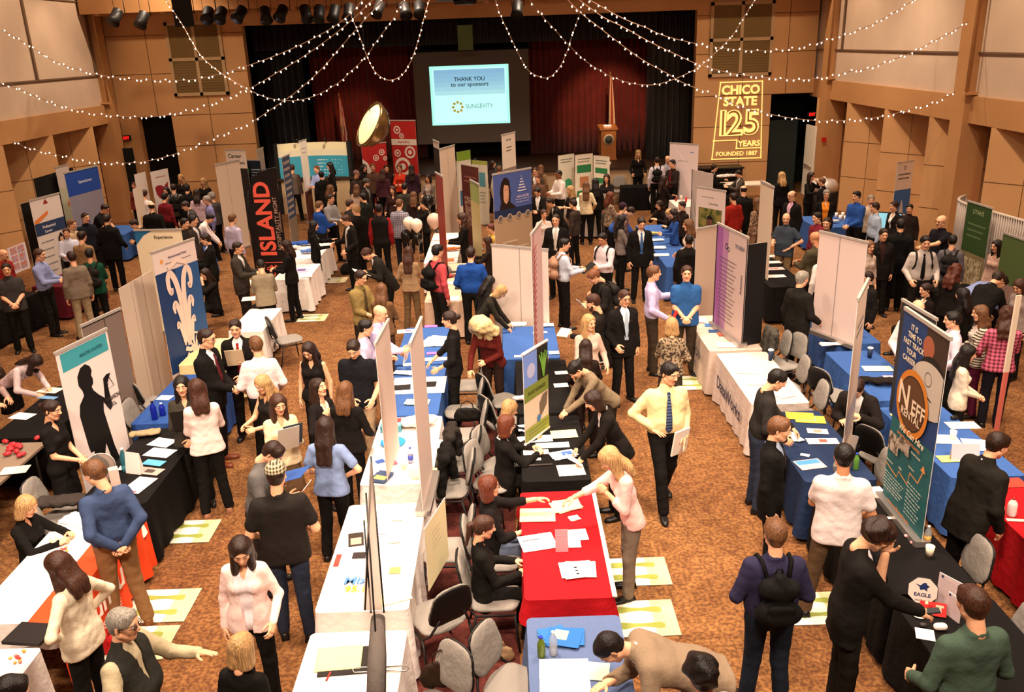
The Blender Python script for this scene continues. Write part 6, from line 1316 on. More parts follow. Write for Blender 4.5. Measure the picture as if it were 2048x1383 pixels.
# ---------- things on the tables ----------
R_ = lambda *a: ('r',)+a
items = [
 (678, 1316, .36, .28, 4, 'E8D88A', 'yellow legal pad lying on a dark folder on the near white table', [R_(.06, .05, .97, .95, 'EADB92')]),
 (657, 1352, .10, .015, 80, '8A2A20', 'small red pen on the near white table', None),
 (740, 1035, .12, .16, 0, 'EDE2A8', 'pale yellow card at the far end of the second white table', None),
 (712, 1078, .15, .24, 10, '30241E', 'dark flyer with pink picture on the second white table', [R_(.15, .1, .85, .6, 'C89080')]),
 (790, 1195, .28, .14, 20, 'F0E8B0', 'white sheet with yellow corner at the near end of the second white table', None),
 (762, 955, .22, .28, -15, '3A4A6A', 'fanned blue and brown magazines at the near end of the third white table', [R_(.1, .1, .9, .5, 'C8A868')]),
 (845, 945, .34, .28, 10, 'EFE2A0', 'pale yellow sheets stacked on a notebook on the third white table', None),
 (870, 888, .36, .26, -12, 'F8F0E8', 'large white open sheets by the black coat', None),
 (760, 922, .10, .08, 30, '3A5AA8', 'small blue leaflet on the third white table', None), (785, 925, .10, .12, 25, '8A5A6A', 'small photo leaflet on the third white table', None),
 (862, 768, .15, .2, 0, '1E1814', 'dark tablet lying on the white runner', None), (800, 775, .3, .2, 5, '1A1614', 'black leather folder on the white runner', None),
 (835, 805, .36, .2, 0, 'F2E6B8', 'cream sheets on the blue table below the runner', None), (808, 745, .3, .16, -5, 'F4ECE4', 'white sheets at the left edge of the blue table', None), (826, 728, .3, .12, 5, 'F2EAE2', 'white leaflets in the middle of the far blue table', None),
 (818, 662, .4, .2, 5, 'E8DCD8', 'white magazine with small photo at the far end of the blue table', [R_(.35, .3, .6, .8, '8A7AA0')]), (835, 690, .34, .2, -10, 'D8E0D0', 'pile of green and white handouts on the far blue table', [R_(.1, .5, .8, .95, '6AB84A')]), (868, 682, .36, .5, -8, 'EFE4D8', 'overlapping white booklets on the far blue table', None), (862, 652, .22, .12, 0, 'D86AB0', 'pink sheet at the far right corner of the blue table', None), (870, 706, .26, .1, 0, 'C868B8', 'purple pink sheet near the woman in black', None), (870, 718, .4, .14, 2, 'F4ECE8', 'white sheet at the near edge of the far blue table', None),
 (1088, 650, .34, .2, 0, 'F0E6E0', 'white card stack at the far right of the blue table', None), (1035, 648, .34, .22, 0, 'F0E6E0', 'white card stack beside the red striped banner', None), (1080, 665, .24, .1, 10, 'D8C0C8', 'small colourful leaflets on the blue table', [R_(.2, .2, .6, .8, '6A9A5A')]), (1040, 712, .18, .1, 0, 'F0E8E4', 'small white card at the near left of the blue table', None), (1108, 705, .16, .14, 0, 'F4ECE8', 'small white card at the near right of the blue table', None),
 (1070, 878, .42, .18, 4, 'F2EAE0', 'cream cards laid on the black table beside the cupped hands', None), (1128, 868, .32, .22, 4, 'EFE0A0', 'yellow envelope under the hand of the leaning woman', None), (1105, 890, .4, .14, 2, 'F2EAE4', 'white card beside the yellow envelope', None), (1072, 904, .3, .12, 2, 'F6EEE8', 'white strip card on the black table', None), (1070, 918, .14, .06, 0, 'F2E8E0', 'tiny white name card on the black table', None), (1142, 940, .3, .26, 4, 'F6EEE8', 'white pad on orange board at the near end of the black table', None), (1070, 930, .4, .03, 2, '3A3430', 'dark pen case on the black table', None),
 (1125, 910, .34, .2, 20, 'D8DCE8', 'fan of blue and white cards on the black table', [R_(.5, .2, .95, .8, '4A6AB0')]), (1122, 770, .2, .14, 5, 'F0E8E0', 'white cards near the feet of the plant poster', None), (1125, 745, .22, .12, 5, 'F0E8E0', 'white cards at the far end of the black table', None), (1055, 905 - 50, .26, .22, 10, 'D8D8E4', 'pile of wrapped giveaways left of the plant poster foot', None),
 (1075, 1030, .36, .26, -2, 'F0DC9C', 'cream yellow sheet under the reaching hands on the red table', None), (1133, 1012, .34, .26, 20, 'F2E09A', 'fanned cream yellow sheets at the far end of the red table', None), (1148, 1036, .12, .1, 15, 'F4E8E4', 'small white card near the yellow sheets', None), (1075, 1084, .34, .28, 12, 'F4ECEA', 'white form with a pen in the middle left of the red table', [R_(.1, .65, .6, .7, '3A3A3A')]), (1148, 1070, .26, .2, 5, 'F6EEEA', 'white notes behind the standing pink card', None), (1149, 1088, .12, .12, 0, 'F4ECE8', 'small square white card beside the pink card', None), (1157, 1140, .34, .3, 0, 'F6F0EE', 'overlapping white cards with dark marks near the end of the red table', [R_(.4, .2, .5, .3, '2A2A2A'), R_(.4, .4, .5, .5, '2A2A2A'), R_(.4, .6, .5, .7, '2A2A2A')]),
 (1110, 1270, .26, .22, 20, '2A6AB0', 'blue booklet lowest of the fanned blue booklets', [R_(.3, .3, .7, .8, 'C8A898')]), (1130, 1275, .34, .26, -8, '2464A8', 'blue booklet with photo on top of the fan', [R_(.2, .35, .6, .9, 'B8B8A0')]), (1128, 1337, .38, .22, -2, 'F8F4F2', 'white sheet with purple edge on the dusty blue table', None), (1130, 1372, .38, .16, -2, 'F8F4F2', 'white sheet at the bottom edge on the dusty blue table', None), (1195, 1342, .18, .2, -10, 'C8C4B0', 'pale leaflet under the bending man', None),
 (1495, 740, .36, .26, -8, 'F4EEE8', 'white pages with pen on the pale pink table, farther', None), (1520, 762, .36, .26, -8, 'F6F0EA', 'white pages on the pale pink table, nearer', None), (1570, 790, .24, .16, 20, 'F4ECE4', 'white slip near the man in the charcoal shirt', None), (1462, 690, .44, .22, -5, 'EADAD4', 'pink white tray of cards between the two pale tables', None), (1423, 650, .22, .16, -10, '3A6AA8', 'blue booklet far on the beige table', None), (1432, 662, .24, .14, -10, '2A4A7A', 'dark blue booklet below it on the beige table', None), (1453, 668, .3, .2, -5, 'C85A3A', 'orange and red boxed giveaways near the purple banner', [R_(.1, .1, .5, .5, '2A4A8A')]),
 (1395, 640, .28, .3, 0, 'F0DCD4', 'big white sheets hanging over the far end of the beige table', None),
 (1600, 832, .34, .22, -12, 'E0A83A', 'yellow magazine under its twin on the navy table', None), (1620, 838, .36, .22, -12, 'C8B040', 'yellow green magazine on top on the navy table', [R_(.1, .3, .7, .8, '4A9AA8')]), (1635, 862, .24, .14, -12, 'EAD8D0', 'small leaflet with a photo in the middle of the navy table', [R_(.3, .2, .7, .8, 'C88A7A')]), (1645, 882, .36, .16, -4, 'EEE0D8', 'wide leaflet with red figure on the navy table', [R_(.4, .3, .65, .8, 'B85A48')]), (1588, 873, .1, .3, 10, 'F2E8DC', 'stack of white sheets at the left edge of the navy table', None), (1610, 910, .1, .06, -30, 'F4ECE8', 'tiny white card on the navy table', None), (1620, 928, .3, .22, 10, 'D8B8B0', 'blue and pink brochure at the near end of the navy table', [R_(.05, .5, .95, .95, '4A8AC0')]),
 (1740, 985, .32, .22, 5, 'F6F0E8', 'bright white sheet behind the man in the white polo', None), (1722, 1027, .14, .12, 10, '3A8AC0', 'small blue leaflet beside the white polo man', None), (1768, 1036, .18, .04, 0, 'F0E8E0', 'white strip beside the base of the rental banner', None), (1738, 1058, .12, .1, -30, 'D89A6A', 'small orange white card on the black table', None),
 (1850, 1268, .14, .14, -20, 'F4ECE8', 'white note card near the saucer at the bottom right', None), 
 (1660, 688, .32, .14, -4, 'EDE4DC', 'white papers on a black folder by the big blank banner', None), (1640, 668, .2, .08, -4, 'D8B8C0', 'small pink pad on the dark blue table', None), (1755, 737, .4, .2, -6, 'EAE0C0', 'white magazine on the far right blue table', None), (1790, 755, .3, .14, -6, 'D8B0B8', 'pink wrapped leaflets beside the dark coat', None), (1925, 850, .36, .2, -2, 'F4ECE4', 'white sheet by the phone on the right blue table', None), (1890, 878, .3, .24, -8, 'F4ECE4', 'white sheet left of the card holder', None), (1902, 917, .28, .16, 0, 'E8D070', 'yellow sheet on the right blue table', None), (1960, 890, .36, .3, -15, 'EFE6DE', 'white folder behind the card holder', None), (1793, 832, .12, .14, 0, 'E8D070', 'yellow slip half hidden by the rental banner', None),
 (2020, 965, .3, .2, 0, 'D83A2A', 'red plastic bags on the red table', None), (2035, 1040, .2, .05, -10, 'E8B0A8', 'pink strip on the red table', None),
 (45, 832, .3, .2, -15, 'F0E8E4', 'white sheet on the black table at the far left', None), (30, 985 - 45, .3, .2, 10, 'E8DCCC', 'white form on the grey brown table at the left edge', None),
 (325, 885, .3, .22, -20, 'F4EEE8', 'white sheet with red print, farthest on the black table', None), (320, 905, .34, .22, -16, 'F6F0EC', 'plain white sheet on the black table in front of the banner', None), (308, 925, .26, .13, -16, '5AA8C8', 'teal photo leaflet on the black table', None), (300, 942, .3, .16, -16, 'B89A90', 'pinkish photo leaflet on the black table', [R_(.3, .25, .7, .75, '4A3A34')]), (278, 970, .24, .36, -14, 'F2EADE', 'white illustrated sheet at the near end of the black table', [R_(.3, .02, .8, .15, 'C85A68')]), (255, 935, .2, .12, 0, 'F0E8E0', 'small white card box behind the blue bottle', None),
 (165, 1040, .5, .26, -16, 'F4EEEC', 'white papers under the writing hand of the blonde woman', None), (330, 795, .2, .16, -10, 'F0E8E8', 'white card on the blue bottle table', None), (100, 780, .34, .2, -15, 'E8DCD0', 'open white booklet on the black table at far left', None), (95, 795, .3, .1, -15, '6A9AC8', 'blue leaflet on the black table at far left', None),
 (1545, 512, .3, .2, 0, 'EEE4DC', 'white leaflet farthest of the row beside the bald man', None), (1545, 524, .34, .2, 0, 'EEE4DC', 'white leaflet second in the row beside the bald man', None), (1550, 537, .36, .2, 0, 'E8C8C0', 'red and white leaflet in the row beside the bald man', [R_(.2, .4, .7, .7, 'C85A50')]), (1550, 552, .4, .2, 0, 'F0E4D8', 'white leaflet nearest in the row beside the bald man', None),
 (885, 478, .5, .4, 0, 'F2E8E0', 'white papers spread beside the pink balloon', None), (890, 520, .4, .3, 0, 'C87848', 'orange handouts on the pale table in the upper middle', None), (905, 545, .4, .3, 0, '3A3028', 'black display cards on the pale table in the upper middle', None), (908, 565, .3, .2, 0, 'EFE6DC', 'white cards near the royal blue shirt', None),
 (1312, 480, .4, .25, 0, 'EFE8E0', 'white sheets far on the papers table in the middle right', None), (1316, 495, .4, .3, 0, 'F2EAE2', 'white sheets in the middle of the papers table', None), (1322, 510, .4, .25, 0, 'EFE8E0', 'white sheets nearest on the papers table', None), (1300, 500, .15, .3, 0, '5A7AA8', 'blue booklets on the papers table', None),
 (610, 515, .4, .3, 10, 'F0E8E0', 'white leaflets on the white table beside the blue heap', None), (603, 540, .3, .3, 0, 'C8B8D8', 'purple framed picture sheet on the white table', [R_(.2, .2, .8, .8, '6A5A8A')]), (612, 552, .3, .3, 5, 'F4ECE4', 'white sheets at the near end of the white table', None), (925, 575, .3, .2, 0, '2A2420', 'dark folder near the royal blue shirt', None), (880, 500, .3, .2, 15, 'F2EAE2', 'white sheets beside the orange bundle', None), (500, 597, .3, .3, 10, 'F4ECE4', 'white sheet on the small cloth by the beige hoodie', None),
 (765, 1060, .1, .14, 0, 'C8A8C0', 'small printed card left of the sheer banner', None), (795, 1035, .1, .12, 0, 'D8B8A0', 'small printed card at the far right of the second white table', None), (790, 1080, .12, .1, 5, 'E0C8A8', 'small printed card right of the sheer banner', None), (790, 1140, .1, .1, 0, 'D89858', 'small round orange logo card on the second white table', None), (675, 1120, .05, .2, 0, 'A83A30', 'red printed strip at the left edge of the second white table', None), (720, 1110, .14, .1, 0, '2A201E', 'dark printed card with pink heart on the second white table', None),
 (905, 597, .25, .3, 0, 'F4ECE4', 'white leaflet behind the woman in the black top', None),
]
for px, py, w_, h_, rz, c_, lab, art in items:
    pile = any(k in lab for k in ('stack', 'pile', 'overlapping', 'fan', 'sheets', 'magazines', 'giveaways', 'papers'))
    nm = 'brochure' if any(k in lab for k in ('booklet', 'magazine', 'brochure', 'leaflet', 'flyer')) else 'pen' if ' pen ' in ' '+lab+' ' and w_ < .12 else 'card' if 'card' in lab else 'paper_sheet'
    if pile:
        icount[0] += 1; e = empty('paper_pile', tuple(at(px, py, .7452+.0012*(icount[0] % 8))), math.radians(rz), lab, 'papers')
        for k in range(3):
            mb = MB(); dx, dy, dr = rnd.uniform(-.1, .1)*w_, rnd.uniform(-.1, .1)*h_, rnd.uniform(-.2, .2)
            M0 = TM(dx, dy, k*.005, dr); s_ = .82; mb.box(-w_/2*s_, w_/2*s_, -h_/2*s_, h_/2*s_, 0, .004, mat(c_, .7), M0)
            if k == 2 and art:
                for q in art: mb.add([tuple(M0 @ Vector((-w_/2*s_+u*w_*s_, -h_/2*s_+v*h_*s_, .0048))) for u, v in ((q[1], q[2]), (q[3], q[2]), (q[3], q[4]), (q[1], q[4]))], [(0, 1, 2, 3)], mat(q[5], .6))
            mb.build('sheet', e)
    else: paper(px, py, w_, h_, rz, c_, lab, .746, art, 'pen' if nm == 'pen' else 'paper', nm)
mb = MB(); add_text(mb, 'Mix', TM(0, .06, .004), .24, .11, mat('4A7AC8', .6), .03, .1, 0); add_text(mb, '95.1', TM(0, -.07, .004), .2, .09, mat('D8BC30', .6), .03, 0, 0); o = mb.build('printed_logo', label='large blue and yellow printed logo lettering on the second white table', cat='lettering'); p_ = at(712, 1168, .7482); o.location = tuple(p_)
# dark folder under yellow pad, laptops, phone etc
paper(690, 1322, .40, .32, 4, '1E1612', 'dark folder under the yellow legal pad', .7435, cat='folder', name='folder', thick=.003)
paper(62, 1270, .34, .26, -8, '1A1412', 'thick black portfolio folder in the bottom left corner', .75, cat='folder', name='folder', thick=.03)
bottle(1083, 1312, 'small bottle of green juice with a blue cap on the dusty blue table', '5A6A20', '2A3AC0', alpha=1, h=.19); bottle(1107, 1308, 'clear water bottle beside the green juice bottle', 'D8DCE4', 'E8E8F0', h=.22)
bottle(1711, 938, 'green soda bottle with blue cap behind the white polo man', '5A8A3A', '2A5AC0', alpha=1, h=.2); bottle(1853, 1088, 'small water bottle with orange label by the rental banner', 'D0D4D8', 'E8E8F0', lab='D8A850', h=.2)
bottle(252, 942, 'tall clear teal bottle on the black table', '4A8A9A', 'E8E0E0', h=.3, r=.04); bottle(310, 838, 'tall cobalt blue bottle on the blue table', '14208A', '101018', alpha=1, h=.26, r=.04); bottle(326, 830, 'short cobalt blue bottle behind the tall one', '14208A', 'E0E0F0', alpha=1, h=.18, r=.04); bottle(822, 925, 'clear water glass with blue label nearest on the third white table', 'C8D0E8', '3A5AC0', lab='3A4AB0', h=.2); bottle(845, 905, 'clear water bottle with blue label beside the coat', 'C8D0E8', '3A5AC0', lab='3A4AB0', h=.2)
bottle(2022, 1030, 'white plastic bottle with red cap on the red table', 'E8DCD8', 'C81818', alpha=1, h=.2, r=.045)
cup(1385/3.842+1180, 720, 'dark blue paper cup with white lid on the pale pink table', '22304A', lid='F0E8E0', h=.16); cup(1858, 1112, 'cream paper cup of coffee right of the rental banner', 'E4D4BC'); cup(1739, 715, 'dark paper cup with pale lid on the right blue table', '22304A', lid='F0E8E0', h=.15); cup(1905, 878, 'white mug with printed badge on the right blue table', 'E8DCD8'); cup(808, 938, 'cream paper cup near the fanned magazines', 'E8D8B8'); cup(110, 1092, 'pale cup beside the blonde woman at the left table', 'E8D8B0'); cup(1220, 330, 'tiny white cup on the stage edge', 'E8DCCC', z=1.2)
laptop(1690, 672, -60, 'open black laptop on the dark blue table by the edge-on banner'); laptop(30, 575, 60, 'open black laptop at the far left table'); 
# bowl / globe shaped clear container by the brown haired man
p_ = at(205, 960, .745); e = empty('clear_raffle_drum', tuple(p_), .6, 'round clear raffle drum on the black table behind the brown haired man', 'raffle drum')
mb = MB(); mb.lathe([(.16*math.sin(t), .17-.16*math.cos(t)) for t in np.linspace(.08, PI-.08, 14)], mat('C8B8AC', .1, alpha=.12), 24, TM(0, 0, 0, 0, 0)); mb.build('clear_drum', e)
mb = MB(); mb.tube([(.165*math.cos(t), 0, .17+.165*math.sin(t)) for t in np.linspace(0, 2*PI, 24, endpoint=False)], .005, mat('D8D0C8', .3), 6, True); mb.build('ring', e); mb = MB(); mb.box(-.1, .1, -.06, .06, 0, .02, mat('B8A89C', .5)); mb.build('base', e)
mb = MB(); mb.box(-.05, .05, -.05, .05, 0, .2, mat('C8B0A4', .6)); o = mb.build('small_box', label='small pinkish box beside the clear raffle drum', cat='box'); o.location = tuple(at(232, 968, .745)); o.rotation_euler = (0, 0, .5)
mb = MB(); mb.add([(-.1, -.03, 0), (.1, -.03, 0), (.1, .05, 0), (-.1, .05, 0), (-.1, .01, .26), (.1, .01, .26)], [(0, 1, 2, 3), (0, 1, 5, 4), (3, 2, 5, 4), (0, 4, 3), (1, 2, 5)], mat('E0CEC8', .6)); o = mb.build('standing_card', label='white tent card beside the tall teal bottle', cat='card'); o.location = tuple(at(270, 945, .745)); o.rotation_euler = (0, 0, -.3)
garment(292, 872, .745, 'crumpled tan paper bags on the black table by the fashion banner', 'A08868', .5, 'paper_bag_heap', 'paper bags')
garment(905, 862, .90, 'grey suit jacket hanging over a chair in the aisle', '28221F', up=True); garment(893, 905, .90, 'black coat draped over a chair beside the third white table', '14110F', up=True)
garment(1768, 768, .76, 'dark coat lying across the corner of the right blue table', '1E1712', .8, sx=.3, sy=.12, rz=-25); garment(1545, 662, .92, 'grey jacket on the chair behind the beige table', '4A463E', 1, 'draped_jacket', 'jacket', up=True); garment(130, 1010, .6, 'dark and grey clothes heaped on the chair at left', '3A322E', .8, 'clothes_heap', 'clothes')
garment(840, 850, .76, 'heap of clear plastic bags on the third white table', 'E8D8D0', .7, 'plastic_bag_heap', 'plastic bags', sx=.2, sy=.2); garment(812, 845, .78, 'red and blue wrapped candies on the third white table', 'C84848', .4, 'candy_heap', 'candy'); garment(1055, 800, .76, 'white and red candy bowl heap by the plant poster', 'D8C0B8', .45, 'candy_heap', 'candy')
bag(*at(935, 838, .52)[:2], .5, 'black handbag on the chair seat in the aisle', '16120F', .36, .2); bag(*at(985, 1320, .0)[:2], .0, 'beige shoulder bag lying on the maroon carpet strip', '9A7A5A', .5, .16, 'shoulder_bag'); bag(*at(885, 1365, .5)[:2], .47, 'brown patterned handbag on the chair at the bottom', '2A1A10', .3, .24); bag(*at(205, 1290, .1)[:2], .0, 'red bag on the floor under the orange banner', 'A81C20', .34, .22, 'tote_bag'); bag(*at(1215, 500, .9)[:2]+np.array([0, 0]), 0, 'cream bag on the floor near the leopard print woman', 'C8B090', .3, .3, 'tote_bag')
# blue round dish, box
p_ = at(786, 886, .745); e = empty('round_dish', tuple(p_), 0, 'round blue dish with a white logo on the third white table', 'dish'); mb = MB(); mb.lathe([(.02, .004), (.13, .004), (.15, .02), (.155, .02), (.14, 0), (.02, 0)], mat('2E8AC0', .4), 26); mb.build('plate', e); mb = MB(); mb.prism([(-.07, -.03), (.07, -.03), (.07, .03), (-.07, .03)], .01, .012, mat('D8E4EC', .5), TM(0, 0, 0, 1.2)); mb.build('white_logo', e)
p_ = at(783, 860, .745); e = empty('open_box', tuple(p_), 0, 'open light blue box filled with wrapped sweets', 'box'); mb = MB(); mb.box(-.13, .13, -.07, .07, 0, .08, mat('4A8A9A', .6)); mb.build('box_body', e)
for k in range(14):
    mb = MB(); mb.box(-.018, .018, -.01, .01, 0, .02, mat(['E0D0C0', 'B85A3A', '8A5A30', 'E8E0D8'][k % 4], .4)); mb.build('sweet', e).location = (rnd.uniform(-.11, .11), rnd.uniform(-.05, .05), .08)
# apples on the grey table, candies
ap0 = None
for k in range(13):
    px, py = 10+rnd.uniform(0, 36), 882+rnd.uniform(0, 30); p_ = at(px, py, .77)
    if k == 12: p_ = at(75, 875, .77)
    e = empty('candy_packet', tuple(p_-V3(0, 0, .02)), rnd.uniform(0, 6), 'one of the shiny red sweets heaped on the grey brown table' if k < 12 else 'single red sweet at the far corner of the grey brown table', 'sweet', 'red sweets on the grey brown table')
    mb = MB(); mb.lathe([(.008, 0), (.032, .01), (.036, .03), (.02, .045), (.004, .048)], mat('B83038', .25), 12, TM(0, 0, 0, 0, 0) @ Matrix.Scale(1.5, 4, (1, 0, 0))); mb.build('wrapper', e)
for k in range(26):
    px, py = (115+rnd.uniform(0, 34), 1092+rnd.uniform(0, 34)) if k < 16 else (20+rnd.uniform(0, 30), 1300+rnd.uniform(0, 25))
    p_ = at(px, py, .75); mb = MB(); mb.lathe([(.004, 0), (.014, .004), (.014, .012), (.004, .016)], mat(['C84038', 'D8A040', 'D87868', 'B89040'][k % 4], .3), 8); o = mb.build('wrapped_candy', label='one of the small wrapped candies on the white cloth before the blonde woman' if k < 16 else 'one of the pink candies on the bottom left corner table', cat='candy', group='candies on the near left table' if k < 16 else 'candies on the corner table'); o.location = tuple(p_-V3(0, 0, .006))
# red boxes, saucer, mouse, balls
for px, py, rz, lab, c2 in ((1852, 1214, -20, 'red box with a cream T on its face by the octagon sign', 'E8C8A8'), (1878, 1232, -20, 'red box with metal pins nearer the man in green', 'B8A890')):
    p_ = at(px, py, .745); e = empty('red_display_box', tuple(p_), math.radians(rz), lab, 'box'); mb = MB(); M0 = TM(0, 0, .01, 0, PI/3.2); mb.box(-.05, .05, -.01, .1, 0, .02, mat('B8201C', .4), M0); mb.build('box_shell', e)
    mb = MB(); mb.box(-.012, .012, .02, .08, .02, .022, mat(c2, .4), M0); mb.box(-.03, .03, .06, .08, .02, .0225, mat(c2, .4), M0); mb.build('inset', e)
p_ = at(1838, 1230, .745); e = empty('saucer_with_lid', tuple(p_), 0, 'white saucer with a round lid on the black table', 'saucer'); mb = MB(); mb.lathe([(.02, 0), (.05, .003), (.055, .01), (.03, .008)], mat('E8DCD0', .3), 20); mb.build('saucer', e); mb = MB(); mb.lathe([(.03, .01), (.032, .025), (.01, .035)], mat('E8DCD0', .3), 16); mb.build('lid', e)
for px, py, lab, c_, s_ in ((1825, 1210, 'long white eraser beside the red box', 'E8E0DC', .02), (1829, 1217, 'short white eraser beside the red box', 'E8E0DC', .015), (1846, 1252, 'small dark mouse shaped object on the black table', '2A2420', .02), (1880, 1258, 'rounded white tissue packet on the black table', 'E8D4CC', .035), (1815, 1074, 'pink and white ball left of the banner base', 'D8A0A0', .022), (1826, 1087, 'second pink ball touching the banner base', 'D89898', .02), (1908, 838, 'small black phone on the right blue table', '16120F', .03)):
    p_ = at(px, py, .745); v_, f_ = field_mesh([(V3(-s_*.6, 0, s_*.8), V3(s_*.6, 0, s_*.8), s_, s_, (0, 0, 1), .8, .01)], s_*.3, .01); o = link('small_object', np_mesh('o', v_, f_, [mat(c_, .4)]), None, lab, 'small object'); o.name = 'eraser' if 'eraser' in lab else 'ball' if 'ball' in lab else 'phone' if 'phone' in lab else 'tissue_packet' if 'tissue' in lab else 'mouse'; o.location = tuple(p_)
# pink standing card on the red table, card holder on blue, framed photo
for px, py, w_, h_, c_, lab, rz in ((1124, 1103, .12, .22, 'D8848C', 'pink standing card in the middle of the red table', 0), (1930, 922, .3, .2, 'D8C8C8', 'white card holder standing on the right blue table', -5), (1448, 642, .16, .18, '2A4A5A', 'small dark blue framed photo standing by the purple banner', -20)):
    p_ = at(px, py, .745); mb = MB(); mb.box(-w_/2, w_/2, -.004, .004, 0, h_, mat(c_, .5), TM(0, 0, 0, 0, -.2)); mb.box(-w_/2, w_/2, .05, .056, 0, h_*.7, mat(c_, .5), TM(0, 0, 0, 0, .15)); o = mb.build('standing_card', label=lab, cat='card'); o.location = tuple(p_); o.rotation_euler = (0, 0, math.radians(rz))
# white emblem in front of the far black table
mb = MB(); mb.lathe([(.3, 0), (.3, .01)], mat('D8D0C8', .6), 24, TM(0, 0, 0, 0, PI/2)); mb.lathe([(.22, .011), (.22, .012)], mat('1A1614', .6), 24, TM(0, 0, 0, 0, PI/2)); o = mb.build('round_emblem', label='white ring emblem on the front of the far black table', cat='emblem'); o.location = (4.9, 27.84, .38)
# red cart of drinks etc at right of lectern crowd : colourful cups
for k, (px, py, c_) in enumerate(((1352, 402, 'A02820'), (1362, 400, 'D8C8B8'), (1372, 404, 'B83828'), (1672, 436, 'F0E8E4'), (1680, 441, 'F0E8E4'), (1685, 435, 'F0E8E4'), (1690, 442, 'F0E8E4'))):
    cup(px, py, ('colourful cup %s of the far right row' % ['leftmost', 'middle', 'rightmost'][k]) if k < 3 else ['white paper cup farthest left in the pile near the bright blue shirt', 'white paper cup middle right in the pile near the bright blue shirt', 'white paper cup at the back of the pile near the bright blue shirt', 'white paper cup farthest right in the pile near the bright blue shirt'][k-3], c_, h=.14)
# ---------- string lights ----------
BULB = mat('FFE6C0', .4, emit=9); WIRE = mat('9A7660', .6)
mbb = MB(); mbb.lathe([(.004, .02), (.010, .012), (.016, -.004), (.012, -.02), (.002, -.028)], BULB, 8); bulb_me = mbb.mesh('bulb')
STR = [
 ('highest left strand sweeping from the left wall up to the ceiling', [(5, 60), (65, 95), (115, 125), (190, 148), (262, 158), (330, 161), (400, 157), (500, 130), (600, 90), (680, 45), (725, 0), (735, -15)], 23.5, 14),
 ('second left strand sweeping from the left wall up to the ceiling', [(5, 168), (35, 177), (90, 200), (156, 222), (222, 231), (274, 234), (312, 233), (350, 227), (416, 210), (493, 180), (548, 149), (625, 101), (698, 45), (745, 0), (755, -12)], 23.5, 14),
 ('lowest left strand sweeping from the left wall up to the ceiling', [(4, 274), (61, 297), (120, 311), (191, 325), (271, 325), (330, 314), (385, 295), (451, 267), (500, 246), (548, 215), (597, 180), (646, 135), (698, 75), (765, 0), (775, -14)], 23.5, 14),
 ('strand hanging in a deep curve before the left louvred window', [(325, -10), (345, 20), (365, 50), (385, 85), (405, 115), (440, 145), (480, 170), (525, 192), (560, 200), (600, 200), (640, 187), (680, 163), (708, 137), (732, 113), (760, 73), (781, 45), (791, 31), (808, 0), (812, -10)], 24, 16),
 ('narrow U shaped strand left of the projection screen', [(700, 20), (704, 36), (718, 69), (732, 108), (749, 142), (774, 160), (801, 153), (819, 128), (829, 104), (840, 69), (850, 28), (859, 0), (861, -10)], 20, 20),
 ('narrow U shaped strand over the right part of the screen', [(990, -10), (994, 10), (1003, 35), (1022, 76), (1041, 115), (1058, 142), (1090, 156), (1114, 142), (1131, 111), (1145, 69), (1159, 28), (1168, -8)], 20, 20),
 ('strand curving from the top centre up over the right louvred window', [(1052, -10), (1083, 30), (1103, 52), (1131, 83), (1166, 118), (1201, 142), (1242, 161), (1287, 170), (1329, 165), (1390, 139), (1428, 108), (1463, 73), (1483, 42), (1506, 5), (1512, -8)], 17, 24),
 ('lowest right strand passing over the light logo to the right pilaster', [(1128, -8), (1159, 24), (1201, 57), (1242, 89), (1287, 121), (1333, 146), (1369, 167), (1433, 191), (1487, 215), (1563, 233), (1633, 241), (1695, 241), (1758, 234), (1817, 220), (1869, 205), (1910, 184)], 15, 19.8),
 ('middle right strand ending high on the right pilaster', [(1148, -8), (1204, 33), (1246, 54), (1298, 83), (1350, 108), (1400, 130), (1466, 147), (1542, 156), (1605, 159), (1653, 154), (1702, 142), (1737, 137), (1782, 120), (1817, 108), (1862, 85), (1903, 64), (1938, 43)], 15, 19.8),
 ('highest right strand climbing over the pale right wall', [(1165, -8), (1242, 35), (1291, 55), (1333, 73), (1417, 92), (1497, 101), (1556, 100), (1615, 92), (1660, 78), (1699, 66), (1744, 49), (1782, 28), (1815, 8), (1835, -5)], 15, 21.5)]
